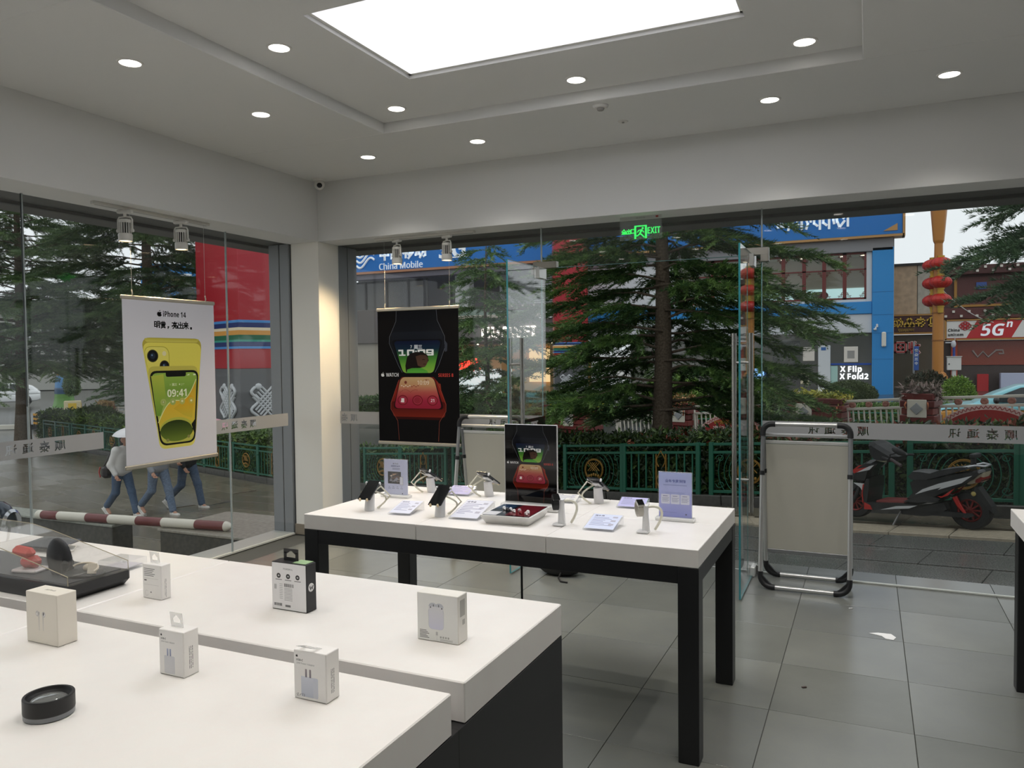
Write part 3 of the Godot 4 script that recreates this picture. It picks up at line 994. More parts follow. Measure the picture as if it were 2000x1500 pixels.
	wallbox(c, "cornice", "c8bfb0", -24, -14.7, 3.85, 4.02, -39.4, -38.4)
	words("HUAWEI EXPERIENCE STORE", 0.22, 0.03, mat("d8d2c4", 0.5), c, Vector3(-16.9, 3.78, -38.6), Basis(), false)
	wallbox(c, "fascia", "77726e", -24.5, -14.7, 2.55, 3.78, -39.4, -38.7)
	words("HUAWEI", 0.84, 0.08, glow("fff6ea", 1.6), c, Vector3(-17.95, 3.05, -38.62))
	for k in 12:
		pc(c, "stud", mat("b5b2ad", 0.5), -16.0 + 0.32 * (k % 4) + 0.16 * (k / 4 % 2), -15.95 + 0.32 * (k % 4) + 0.16 * (k / 4 % 2), 3.35 - 0.3 * (k / 4), 3.4 - 0.3 * (k / 4), -38.7, -38.67)
	wallbox(c, "shop_ceiling", "6a625c", -24.5, -14.7, 2.45, 2.55, -44, -39.4)
	wallbox(c, "shop_back", "d8b98a", -24.5, -14.7, -1.3, 2.5, -43.2, -43)
	wallbox(c, "shop_floor", "b09a80", -24.5, -14.7, -1.35, -1.15, -43, -38.6)
	obj("lit_wall", MB.new().ab(-18.5, -14.9, 0.2, 2.2, -42.9, -42.8), glow("ffdca0", 0.75), c)
	obj("light_box", MB.new().ab(-22.5, -18.9, -0.6, 1.0, -41.2, -41.0), glow("d5ecec", 0.7), c)
	wallbox(c, "pillar", "a3732f", -18.5, -18.1, -1.2, 2.4, -39.2, -38.9)
	wallbox(c, "pillar", "8d744a", -15.6, -15.2, -1.2, 2.4, -39.2, -38.9)
	wallbox(c, "red_beam", "8e2a26", -23.5, -18.6, 1.75, 1.95, -39.2, -38.9)
	var lm := MB.new().ball(Vector3.ZERO, Vector3(0.07, 0.04, 0.07), 8).mesh()
	for k in 6:
		obj("ceiling_lamp", lm, glow("fff0d0", 2.5), c, Vector3(-23 + 1.5 * k, 2.42, -39.0))
	# glowing characters of a neighbouring sign
	flat_letters(c, "就来迪庆", -22.4, 1.6, 0.62, 0.09, -38.85, glow("ff4a3a", 1.8), 1.1)
	flat_letters(c, "咖品金", -26.3, 4.3, 0.8, 0.1, -38.6, glow("b6aef0", 1.5), 1.25)
	words("COFFEE", 0.3, 0.04, glow("c9c4f4", 1.0), c, Vector3(-25.5, 3.2, -38.6))
	wallbox(c, "side_fascia", "5e5752", -29, -24.5, 2.6, 4.6, -39.4, -38.8)
	wallbox(c, "side_front", "a39b8c", -29, -24.5, -1.3, 2.6, -39.4, -39.0)
	# stone pawn shop
	var d := thing("shop_building", "weathered stone shop with a maroon sign between the blue pillar and red sign", "building")
	var stone := noisy("a8927a", "cdb092", 0.02, 0.25, 0.85, 0.3, true, 31)
	obj("stone_wall", MB.new().ab(1.0, 1.98, 3.42, 5.66, -40.6, -40.0, 0.02), stone, d)
	obj("stone_wall", MB.new().ab(2.0, 3.0, 3.42, 5.66, -40.6, -40.02, 0.02), noisy("a09a8e", "c4bcae", 0.02, 0.25, 0.85, 0.3, true, 33), d)
	pc(d, "roof_edge", mat("2e2c2b", 0.7), 1.0, 3.1, 5.64, 5.75, -41, -39.9)
	wallbox(d, "sign_board", "4a2222", 1.0, 2.92, 2.6, 3.4, -40.2, -39.9)
	obj("sign_frame", MB.new().ab(1.0, 2.98, 2.52, 2.6, -40.2, -39.86).ab(1.0, 2.98, 3.36, 3.42, -40.2, -39.86).ab(2.9, 2.98, 2.52, 3.42, -40.2, -39.86), mat("b07f3c", 0.4), d)
	flat_letters(d, "劲鑫寄售", 1.02, 3.27, 0.4, 0.055, -39.9, mat("e2b53c", 0.5), 1.12)
	flat_letters(d, tib(8, 12), 1.2, 2.78, 0.13, 0.02, -39.9, mat("b58f3c", 0.5), 0.9, false, "lettering", 0.7)
	wallbox(d, "shop_front", "4b4238", 1.0, 2.9, -0.3, 2.5, -40.4, -40.1)
	obj("shop_glass", MB.new().ab(1.05, 1.9, 0.0, 2.3, -40.08, -40.06), mat("565045", 0.1), d)
	obj("shop_glass", MB.new().ab(1.96, 2.6, 0.0, 2.3, -40.08, -40.06), mat("5b5348", 0.1), d)
	flat_letters(d, "回收", 1.07, 2.18, 0.5, 0.11, -40.06, mat("e9d2cc", 0.5), 1.1, false, "lettering_outline", 1.0, 0.02)
	flat_letters(d, "回收", 1.07, 2.18, 0.5, 0.06, -40.05, mat("b22a2c", 0.5), 1.1)
	wallbox(d, "red_strip", "b3241e", 2.74, 2.98, -0.2, 2.05, -40.1, -39.95)
	flat_letters(d, "黄金高价回收", 2.77, 1.95, 0.18, 0.028, -39.95, mat("e2a63c", 0.5), 1.55, true)
	# red-signed telecom shop under a painted timber front
	var e := thing("shop_building", "maroon timber-fronted shop under a red and white telecom sign", "building")
	wallbox(e, "upper_wall", "4a2a28", 2.98, 9.5, 3.1, 5.5, -40.6, -40.0)
	obj("window_frame", MB.new().ab(3.45, 3.56, 3.75, 5.0, -40, -39.9).ab(3.45, 8.0, 3.68, 3.78, -40, -39.9), mat("a8782f", 0.5), e)
	pc(e, "window_panel", mat("5a2f2c", 0.6), 3.56, 8.0, 3.78, 5.0, -40, -39.95)
	pc(e, "blue_pane", mat("2a4e9a", 0.3), 4.3, 4.7, 4.45, 4.75, -39.95, -39.9)
	wallbox(e, "eave_board", "5a2a28", 2.98, 9.5, 3.15, 3.62, -40.0, -39.6)
	for k in 20:
		pc(e, "eave_block", mat("d9d3c8", 0.6), 3.05 + 0.3 * k, 3.15 + 0.3 * k, 3.22 + 0.2 * (k % 2), 3.32 + 0.2 * (k % 2), -39.6, -39.5)
	wallbox(e, "eave_board", "4c2624", 2.98, 9.5, 5.1, 5.5, -40.0, -39.6)
	for k in 20:
		pc(e, "eave_block", mat("d9d3c8", 0.6), 3.05 + 0.3 * k, 3.15 + 0.3 * k, 5.18 + 0.16 * (k % 2), 5.28 + 0.16 * (k % 2), -39.6, -39.5)
	wallbox(e, "sign_board", "c0272d", 3.13, 9.0, 2.27, 3.1, -39.9, -39.55)
	obj("sign_frame", MB.new().ab(3.08, 9.0, 2.2, 2.27, -39.9, -39.5).ab(3.08, 9.0, 3.06, 3.12, -39.9, -39.5).ab(3.05, 3.13, 2.2, 3.12, -39.9, -39.5), mat("b07f3c", 0.4), e)
	obj("white_field", MB.new().prism(PackedVector2Array([Vector2(3.14, 2.3), Vector2(3.9, 2.3), Vector2(4.3, 3.05), Vector2(3.14, 3.05)]), -39.55, -39.54), mat("e4e2dd", 0.5), e)
	obj("white_field", MB.new().prism(PackedVector2Array([Vector2(5.6, 2.3), Vector2(8.9, 2.3), Vector2(8.9, 3.05), Vector2(6.0, 3.05)]), -39.55, -39.54), mat("e4e2dd", 0.5), e)
	var kn := MB.new()
	for q in [[0, 0], [1, 1], [-1, 1], [1, -1], [-1, -1], [0, 1.6], [0, -1.6], [1.7, 0], [-1.7, 0]]:
		var ring := []
		for i in 13:
			ring.push_back(Vector3(3.85 + q[0] * 0.09 + 0.075 * cos(TAU * i / 12), 2.83 + q[1] * 0.075 + 0.065 * sin(TAU * i / 12), -39.52))
		kn.tube(ring, 0.022, 5, false)
	obj("emblem", kn, mat("b3202a", 0.5), e)
	words("China\nunicom", 0.17, 0.02, mat("1d1a1a", 0.5), e, Vector3(3.18, 2.55, -39.53), Basis(), true, true)
	words("5G", 0.72, 0.05, white, e, Vector3(4.9, 2.62, -39.53), Basis(Vector3.RIGHT, Vector3(0.18, 1, 0), Vector3.BACK))
	words("n", 0.42, 0.05, white, e, Vector3(5.52, 2.88, -39.53), Basis(Vector3.RIGHT, Vector3(0.18, 1, 0), Vector3.BACK))
	wallbox(e, "shop_front", "4a3f3c", 3.0, 9.5, -0.3, 2.2, -40.5, -40.2)
	obj("orange_band", MB.new().ab(3.6, 9.0, 1.1, 2.15, -40.2, -40.15), mat("8a3a26", 0.2), e)
	obj("white_mark", MB.new().tube([Vector3(4.2, 1.75, -40.12), Vector3(4.4, 1.45, -40.12), Vector3(4.6, 1.7, -40.12), Vector3(4.8, 1.45, -40.12), Vector3(5.1, 1.75, -40.12), Vector3(5.35, 1.75, -40.12), Vector3(5.38, 1.6, -40.12), Vector3(5.2, 1.6, -40.12)], 0.045, 6), mat("a99a94", 0.5), e)
	wallbox(e, "orange_pillar", "b04424", 3.35, 3.6, -0.2, 2.2, -40.2, -39.9)
	wallbox(e, "counter", "b9c0d8", 5.2, 6.4, -0.2, 0.75, -39.9, -39.5)
	wallbox(e, "poster_board", "b4262a", 4.35, 4.8, -0.2, 0.7, -39.9, -39.85)
	wallbox(e, "poster_board", "cfcac2", 3.6, 3.95, -0.2, 0.6, -39.9, -39.85)
	# red corner towers with striped bands and grey bases
	for k in 2:
		var t := thing("sign_tower", ["tall red square tower with rainbow stripes and knot reliefs seen through the left glass", "red square tower with rainbow stripes beside the phone shop sign, seen through the doorway"][k], "tower")
		var sc: float = [1.0, 1.12][k]
		var ax := Vector3(0.93, 0, 0.37) if k == 0 else Vector3(0.91, 0, -0.41)
		ax = ax.normalized()
		var az := Vector3(-ax.z, 0, ax.x)
		var at := Vector3(-15.85, -1.35, -16.45) if k == 0 else Vector3(-12.45, -0.9, -36.1)
		t.transform = Transform3D(Basis(ax, Vector3.UP, az), at)
		var w: float = [2.9, 1.66][k]
		var hb: float = [2.78, 2.3][k]
		obj("base", MB.new().ab(-w, 0, 0, hb, -1.6, 0, 0.02), mat("5f6062", 0.5), t)
		obj("red_body", MB.new().ab(-w, 0, hb, 10.0, -1.6, 0, 0.01), mat("b01c2c", 0.35), t)
		var y0: float = [3.34, 2.76][k]
		var hh: float = [0.8, 0.52][k]
		var cs := ["4a90d2", "1c2f6e", "f0e0c0", "e2a04c", "1d6b4c", "3aa08c", "1c2f6e", "4a90d2"]
		var fr := [0.0, 0.09, 0.26, 0.36, 0.52, 0.69, 0.76, 0.92, 1.0]
		for i in 8:
			obj("stripe", MB.new().ab(-w - 0.015, 0.015, y0 + hh * (1.0 - fr[i + 1]), y0 + hh * (1.0 - fr[i]), -1.6, 0.015), mat(cs[i], 0.4), t)
		for sx in ([-0.75] if k == 0 else [-1.1, -0.35]):
			knot(t, Vector3(sx, hb - 0.95 if k == 0 else hb - 0.9, 0.0), [0.85, 0.5][k], Basis())
		if k == 0:
			knot(t, Vector3(0.0, hb - 0.95, -0.78), 0.85, Basis(Vector3.UP, PI / 2))
	# far left: low town buildings, a billboard and a hillside
	var far := [[-86.0, -62.0, 16.0, 8.6, "a9a9a2"], [-70.0, -66.0, 12.0, 6.4, "b3ab9c"], [-100.0, -50.0, 18.0, 6.0, "8c7a70"]]
	for i in far.size():
		var q = far[i]
		var h := thing("town_building", ["pale far town building with white windows behind the cedars", "low cream far building behind the parked white car", "brown far building at the left edge behind the tree"][i], "building", Vector3(q[0], -1.4, q[1]), 0.8)
		obj("wall", MB.new().ab(-q[2] / 2, q[2] / 2, 0, q[3], -4, 4), mat(q[4], 0.8), h)
		obj("roof", MB.new().prism(PackedVector2Array([Vector2(-q[2] / 2 - 0.6, q[3]), Vector2(q[2] / 2 + 0.6, q[3]), Vector2(q[2] / 2 - 1.2, q[3] + 1.2), Vector2(-q[2] / 2 + 1.2, q[3] + 1.2)]), -4.5, 4.5), mat("6c6a66", 0.8), h)
		for k in 6:
			pc(h, "window", mat("d5dad6", 0.4), -q[2] / 2 + 1 + k * (q[2] - 2) / 6.0, -q[2] / 2 + 1.6 + k * (q[2] - 2) / 6.0 + 0.8, q[3] - 3.2, q[3] - 1.4, 4.0, 4.06)
			pc(h, "window", mat("57585a", 0.2), -q[2] / 2 + 1.15 + k * (q[2] - 2) / 6.0, -q[2] / 2 + 1.45 + k * (q[2] - 2) / 6.0 + 0.8, q[3] - 3.05, q[3] - 1.55, 4.05, 4.1)
	var hill := struct("hill", sheet(-230, -60, -190, -110, 24, 10, func(x, z): return -2.0 + 17.0 * smoothstep(-108.0, -160.0, z) * (0.8 + 0.2 * sin(x * 0.06))), noisy("4f5f52", "66756a", 0.01, 0.02, 0.9, 0.0, true, 41))
	var bb := thing("billboard", "blue roadside billboard with white lettering behind the cedar crowns", "billboard", Vector3(-47.5, -1.4, -43.2), 0.72)
	obj("post", MB.new().tube([Vector3(-1.5, 0, 0), Vector3(-1.5, 9, 0)], 0.12, 8).tube([Vector3(1.5, 0, 0), Vector3(1.5, 9, 0)], 0.12, 8), mat("6b6e70", 0.5, 0.5), bb)
	obj("panel", MB.new().ab(-2.6, 2.6, 7.6, 10.4, -0.1, 0.1, 0.02), mat("2f86c8", 0.4), bb)
	words("5G", 1.8, 0.05, mat("e8eef2", 0.5), bb, Vector3(0, 9, 0.13))

func knot(p: Node, at: Vector3, s: float, bs: Basis) -> void:     # endless-knot relief with ribbons over a lotus
	var b := MB.new()
	var r := s * 0.045
	for k in 5:
		var o := (k - 2) * 0.16
		for sg in [1.0, -1.0]:
			var a := Vector3(-0.34 + o * 0.5, (-0.34 - o * 0.5) * sg, 0.02)
			var c := Vector3(0.34 + o * 0.5, (0.34 - o * 0.5) * sg, 0.02)
			b.tube([at + bs * (a * s), at + bs * (c * s)], r, 5)
	for sg in [1.0, -1.0]:
		var pts := []
		for i in 17:
			var t := i / 16.0
			pts.push_back(at + bs * (Vector3(sg * (0.42 + 0.13 * sin(t * 11.0) + 0.1 * t * (1.0 - t)), 0.5 - 1.05 * t, 0.03) * s))
		b.tube(pts, r * 1.25, 5)
		b.ball(at + bs * (Vector3(sg * 0.3, 0.52, 0.02) * s), Vector3(0.13, 0.11, 0.05) * s, 8, bs)
	for k in 7:
		b.ball(at + bs * (Vector3((k - 3) * 0.14, -0.72 - 0.05 * cos(k * 1.0), 0.02) * s), Vector3(0.12, 0.14, 0.06) * s, 8, bs)
	obj("relief", b, mat("c9ccce", 0.5), p)

func tag_mesh(o: Node, label: String, category: String, group := "", kind := "") -> void:
	meta(o, label, category, group, kind)

# ---------------------------------------------------------------- street furniture, vehicles
func wheel(p: Node, at: Vector3, r: float, w: float, rimc: String) -> void:
	var t := Transform3D(Basis(Vector3.RIGHT, PI / 2), at)
	var ty := obj("wheel", MB.new().lathe([Vector2(r * 0.6, -w / 2), Vector2(r * 0.92, -w / 2), Vector2(r, -w * 0.3), Vector2(r, w * 0.3), Vector2(r * 0.92, w / 2), Vector2(r * 0.6, w / 2)], 28, t), mat("161616", 0.7), p)
	var b := MB.new()
	for s in [-1.0, 1.0]:
		b.lathe([Vector2(r * 0.62, s * w * 0.42), Vector2(r * 0.56, s * w * 0.5), Vector2(r * 0.5, s * w * 0.38)] if s < 0 else [Vector2(r * 0.5, w * 0.38), Vector2(r * 0.56, w * 0.5), Vector2(r * 0.62, w * 0.42)], 28, t)
	for k in 10:
		var a := TAU * k / 10
		b.cbox(at + Vector3(cos(a), sin(a), 0) * r * 0.3, Vector3(r * 0.5, r * 0.1, w * 0.7), 0.004, Basis(Vector3.BACK, a))
	b.ball(at, Vector3(r * 0.15, r * 0.15, w * 0.42), 10)
	obj("rim", b, mat(rimc, 0.35, 0.5), ty)
	obj("well", MB.new().lathe([Vector2(0, 0), Vector2(r * 0.6, 0)], 20, Transform3D(Basis(Vector3.RIGHT, PI / 2), at + Vector3(0, 0, 0.0))), mat("0c0c0c", 0.9), ty)

# car pointing to -x, nose at x = 0; st: [x, bottom, waist, half width], gh: [x, roof height, half width at the roof]
func car(o: Node3D, st: Array, gh: Array, lowc: Material, topc: Material, wx: Array, wr: float, split: float) -> void:
	var section := func(x: float, y0: float, y1: float, hw: float, tuck: float) -> Array:
		var q := []
		for i in 20:
			var a := TAU * i / 20
			var c := cos(a)
			var s := sin(a)
			var yy: float = (y0 + y1) / 2 + (y1 - y0) / 2 * signf(s) * pow(absf(s), 0.35)
			var w := hw * (1.0 - tuck * clampf((yy - y0) / (y1 - y0), 0, 1))
			q.push_back(Vector3(x, yy, -w * signf(c) * pow(absf(c), 0.35)))
		return q
	var lo := []
	var up := []
	for s in st:
		lo.push_back(section.call(s[0], s[1], minf(split + 0.04, s[2]), s[3], -0.02))
		up.push_back(section.call(s[0], minf(split, s[2] - 0.03), s[2], s[3] * 1.0, 0.1))
	obj("lower_body", MB.new().loft(lo), lowc, o)
	obj("upper_body", MB.new().loft(up), topc, o)
	var cab := []
	for g in gh:
		var q := []
		var hw: float = g[2]
		var y0: float = g[3]
		for i in 20:
			var a := TAU * i / 20
			var c := cos(a)
			var s := sin(a)
			var yy: float = (y0 + g[1]) / 2 + (g[1] - y0) / 2 * signf(s) * pow(absf(s), 0.4)
			var t := clampf((yy - y0) / maxf(0.02, g[1] - y0), 0, 1)
			q.push_back(Vector3(g[0], yy, -lerpf(g[4], hw, t) * signf(c) * pow(absf(c), 0.3)))
		cab.push_back(q)
	obj("cabin", MB.new().loft(cab), topc, o)
	for x in wx:
		for s in [-1.0, 1.0]:
			wheel(o, Vector3(x, wr, s * (st[2][3] - 0.08)), wr, 0.2, "b9bcbe")
			obj("wheel_arch", MB.new().lathe([Vector2(wr * 1.02, 0), Vector2(wr * 1.16, 0)], 24, Transform3D(Basis(Vector3.RIGHT, PI / 2 * s), Vector3(x, wr, s * (st[2][3] + 0.012)))), mat("151515", 0.8), o)

func window_panel(o: Node, called: String, poly: Array, z: float, lean: float, y0: float, m: Material) -> void:
	for s in [-1.0, 1.0]:
		var b := MB.new()
		var q := PackedVector2Array(poly)
		var t := Transform3D(Basis(Vector3.RIGHT, Vector3(0, 1, -lean * s), Vector3(0, 0, 1)), Vector3(0, 0, s * z + lean * s * y0))
		b.prism(q, -0.012, 0.012, t)
		obj(called, b, m, o)

func build_street() -> void:
	var glassd := mat("1f2629", 0.06, 0.0)
	# taxi beyond the white railing
	var t := thing("taxi", "turquoise and orange taxi passing behind the white railing on the right", "car", Vector3(1.45, -0.64, -24.4), -0.06)
	var aqua := mat("7fc6d0", 0.2, 0.0, {"clearcoat_enabled": true, "clearcoat": 0.6})
	var amber := mat("c98a2c", 0.25, 0.0, {"clearcoat_enabled": true, "clearcoat": 0.6})
	car(t, [[0.0, 0.3, 0.62, 0.55], [0.12, 0.22, 0.74, 0.74], [0.5, 0.2, 0.86, 0.86], [1.2, 0.2, 0.98, 0.88], [2.4, 0.2, 1.0, 0.89], [3.6, 0.2, 1.02, 0.88], [4.3, 0.24, 1.02, 0.82], [4.55, 0.34, 0.9, 0.6]],
		[[1.1, 0.97, 0.7, 0.9, 0.8], [1.6, 1.24, 0.64, 0.9, 0.82], [2.1, 1.44, 0.6, 0.9, 0.82], [2.7, 1.5, 0.6, 0.9, 0.82], [3.4, 1.42, 0.58, 0.9, 0.8], [4.0, 1.1, 0.62, 0.9, 0.78]], amber, aqua, [0.85, 3.55], 0.32, 0.78)
	window_panel(t, "side_window", [Vector2(1.55, 1.0), Vector2(2.45, 1.0), Vector2(2.45, 1.4), Vector2(2.15, 1.38), Vector2(1.75, 1.2)], 0.835, 0.36, 1.0, glassd)
	window_panel(t, "side_window", [Vector2(2.52, 1.0), Vector2(3.6, 1.02), Vector2(3.3, 1.34), Vector2(2.9, 1.41), Vector2(2.52, 1.42)], 0.835, 0.36, 1.0, glassd)
	obj("mirror", MB.new().ball(Vector3(1.6, 1.05, 0.98), Vector3(0.08, 0.09, 0.12), 10).tube([Vector3(1.6, 1.0, 0.85), Vector3(1.6, 1.02, 0.95)], 0.02, 6), mat("1a1a1a", 0.3), t)
	obj("headlight", MB.new().ball(Vector3(0.28, 0.72, 0.68), Vector3(0.2, 0.07, 0.12), 12), mat("dfe8ea", 0.1), t)
	obj("roof_sign", MB.new().cbox(Vector3(2.5, 1.6, 0), Vector3(0.25, 0.16, 0.7), 0.03), mat("c9ecec", 0.4), t)
	obj("door_line", MB.new().ab(1.42, 1.43, 0.3, 1.0, 0.885, 0.9).ab(2.5, 2.51, 0.3, 1.0, 0.89, 0.905).ab(1.42, 3.4, 0.74, 0.8, 0.893, 0.904), mat("8f6420", 0.4), t)
	# white car parked far to the left
	var w := thing("white_car", "white hatchback parked across the wet road behind the left cedar trunk", "car", Vector3(-57.1, -1.35, -33.2), 0.95)
	var pearl := mat("e8eaea", 0.2, 0.0, {"clearcoat_enabled": true, "clearcoat": 0.6})
	car(w, [[0.0, 0.35, 0.75, 0.6], [0.15, 0.28, 0.9, 0.8], [0.6, 0.25, 1.0, 0.9], [1.3, 0.25, 1.08, 0.9], [2.4, 0.25, 1.1, 0.9], [3.6, 0.25, 1.12, 0.9], [4.3, 0.3, 1.1, 0.86], [4.5, 0.4, 0.95, 0.7]],
		[[1.2, 1.06, 0.72, 0.95, 0.82], [1.8, 1.45, 0.66, 0.95, 0.84], [2.4, 1.62, 0.64, 0.95, 0.84], [3.3, 1.6, 0.64, 0.95, 0.84], [4.0, 1.4, 0.62, 0.95, 0.82], [4.35, 1.12, 0.66, 0.95, 0.8]], pearl, pearl, [0.85, 3.55], 0.36, 0.8)
	window_panel(w, "side_window", [Vector2(1.7, 1.1), Vector2(2.6, 1.1), Vector2(2.6, 1.54), Vector2(2.3, 1.53), Vector2(1.95, 1.38)], 0.855, 0.33, 1.1, glassd)
	window_panel(w, "side_window", [Vector2(2.68, 1.1), Vector2(3.9, 1.12), Vector2(3.6, 1.45), Vector2(3.2, 1.53), Vector2(2.68, 1.54)], 0.855, 0.33, 1.1, glassd)
	# white railings between red timber planters
	var cream := mat("d6d0c2", 0.45)
	var runs := [[Vector3(-6.45, -0.83, -21.2), Vector3(-4.75, -0.7, -20.85), true, "white railing between two red planters left of the big cedar trunk"], [Vector3(-4.2, -0.66, -20.7), Vector3(-1.9, -0.5, -20.1), true, "white railing with a red fan board right of the big cedar trunk"], [Vector3(-0.62, -0.42, -19.6), Vector3(0.75, -0.31, -19.0), false, "white railing between planters in front of the clipped round bush"], [Vector3(1.3, -0.27, -18.8), Vector3(3.1, -0.16, -18.1), true, "white railing with a red fan board in front of the taxi"], [Vector3(-9.9, -1.05, -22.0), Vector3(-8.6, -1.0, -21.8), false, "white railing left of the long red planter, behind the second sign frame"], [Vector3(-30.7, -1.35, -24.3), Vector3(-27.5, -1.35, -26.0), false, "white railing with a red scroll board behind the hooded walker"]]
	for i in runs.size():
		var q = runs[i]
		var p0: Vector3 = q[0]
		var p1: Vector3 = q[1]
		var rl := thing("railing", q[3], "railing", p0)
		var d := p1 - p0
		var bs := Basis(d.normalized(), Vector3.UP, d.normalized().cross(Vector3.UP)).orthonormalized()
		rl.basis = bs
		var l := d.length()
		for y in [0.12, 0.78, 0.96]:
			pc(rl, "rail", cream, 0, l, y - 0.03, y + 0.03, -0.03, 0.03, 0.008)
		for x in [0.03, l - 0.03]:
			pc(rl, "post", cream, x - 0.045, x + 0.045, 0, 1.0, -0.045, 0.045, 0.01)
		var n := int(l / 0.12)
		var bar := MB.new().cbox(Vector3(0, 0.46, 0), Vector3(0.034, 0.66, 0.026), 0.004).mesh()
		for k in n - 1:
			obj("bar", bar, cream, rl, Vector3(l * (k + 1) / n, 0, 0))
		for k in 3:
			obj("rosette", MB.new().lathe([Vector2(0.075, -0.02), Vector2(0.075, 0.02), Vector2(0.045, 0.035), Vector2(0, 0.03)], 12, Transform3D(Basis(Vector3.RIGHT, PI / 2), Vector3(l * (k + 1) / 4, 0.87, 0))), mat("a06a5a", 0.5), rl)
		if i == 1 or i == 3:
			fan(rl, l * (0.52 if i == 3 else 0.45), 0.1 if i == 3 else 0.08, [1.0, 0.95][0 if i == 3 else 1], i == 1)
		if i == 5:
			obj("scroll_board", MB.new().cbox(Vector3(1.6, 0.5, 0.06), Vector3(0.34, 0.95, 0.03), 0.1), mat("8d2a22", 0.5), rl)
	var pl := [[Vector3(-7.9, -0.95, -21.6), 1.62, "long red timber planter with a pale plaque left of the big cedar trunk"], [Vector3(-4.47, -0.68, -20.75), 0.5, "narrow red timber planter just right of the big cedar trunk"], [Vector3(-1.3, -0.47, -19.85), 1.75, "long red timber planter with yellow flowers behind the folding sign frame"], [Vector3(1.02, -0.29, -18.75), 0.62, "red timber planter with pale flowers at the nose of the taxi"], [Vector3(3.42, -0.14, -17.9), 0.62, "red timber planter at the right edge behind the taxi door"], [Vector3(-9.1, -1.0, -23.8), 1.3, "red timber planter behind the slim young cedar trunk"], [Vector3(-31.1, -1.35, -24.0), 0.9, "red planter with a flower bowl left of the far white railing"]]
	for i in pl.size():
		var q = pl[i]
		var o := thing("planter", q[2], "planter", q[0], -0.33)
		var w2: float = q[1] / 2
		for k in 7:
			var m := mat(["6a231d", "742a22", "5f1f1a"][(k + i) % 3], 0.45)
			pc(o, "plank", m, -w2 - 0.03 * (k % 2), w2 + 0.03 * (k % 2), 0.02 + 0.155 * k, 0.16 + 0.155 * k, -0.28 - 0.02 * (k % 2), 0.28 + 0.02 * (k % 2), 0.012)
		pc(o, "soil", mat("3a2d22", 0.9), -w2 + 0.05, w2 - 0.05, 0.9, 1.08, -0.24, 0.24)
		var px := 0.0 if i != 0 else 0.0
		pc(o, "plaque", mat("d9d3c2", 0.5), px - 0.19, px + 0.19, 0.58, 0.96, 0.28, 0.315, 0.01)
		obj("relief", MB.new().lathe([Vector2(0.13, 0), Vector2(0.12, 0.02), Vector2(0, 0.025)], 4, Transform3D(Basis(Vector3.RIGHT, PI / 2), Vector3(px, 0.77, 0.315))), mat("9a9c9c", 0.6), o)
		for sx in [-1.0, 1.0]:
			obj("copper_hook", MB.new().tube([Vector3(sx * (w2 - 0.1), 0.9, 0.3), Vector3(sx * (w2 - 0.08), 0.84, 0.34), Vector3(sx * (w2 - 0.1), 0.76, 0.31)], 0.018, 6), mat("b06a4a", 0.3, 0.7), o)
		var fl := MultiMeshInstance3D.new()
		tuft(fl, Vector3(w2, 0.1, 0.22), Vector3(0, 1.1, 0), 160, 0.13, [["4f6b2c", "c9c23a"], ["3f5a2c", "c98a5a"], ["6a7a30", "d8cc5a"], ["5c5a4a", "a08a86"], ["44602c", "7a8a4a"], ["5c5a4a", "8a7a76"], ["8a6a4a", "c9b27a"]][i], 60 + i)
		fl.name = "flowers"
		fl.set_meta("kind", "stuff")
		o.add_child(fl, true)
	# lantern pole
	var lp := thing("lantern_pole", "tall ochre street lamp post carrying the six round red lanterns", "lamp post", Vector3(2.5, -0.15, -35.3))
	var och := mat("b8792f", 0.4)
	obj("shaft", MB.new().lathe([Vector2(0.3, 0.9), Vector2(0.3, 0.98), Vector2(0.21, 1.05), Vector2(0.2, 4.0), Vector2(0.17, 4.2), Vector2(0.15, 6.2)], 8), och, lp)
	obj("pedestal", MB.new().lathe([Vector2(0.36, 0), Vector2(0.36, 0.85), Vector2(0.3, 0.95)], 8), och, lp)
	obj("lamp_head", MB.new().lathe([Vector2(0.16, 6.15), Vector2(0.2, 6.25), Vector2(0.33, 7.9), Vector2(0.36, 8.6), Vector2(0, 8.8)], 8), och, lp)
	for y in [2.3, 3.4, 4.1]:
		obj("ring", MB.new().lathe([Vector2(0.2, y - 0.03), Vector2(0.225, y - 0.02), Vector2(0.225, y + 0.02), Vector2(0.2, y + 0.03)], 8), mat("8f5a22", 0.4), lp)
	var lr := mat("c22a20", 0.45, 0.0, {"backlight_enabled": true, "backlight": col("7a1410")})
	var first: Node3D = null
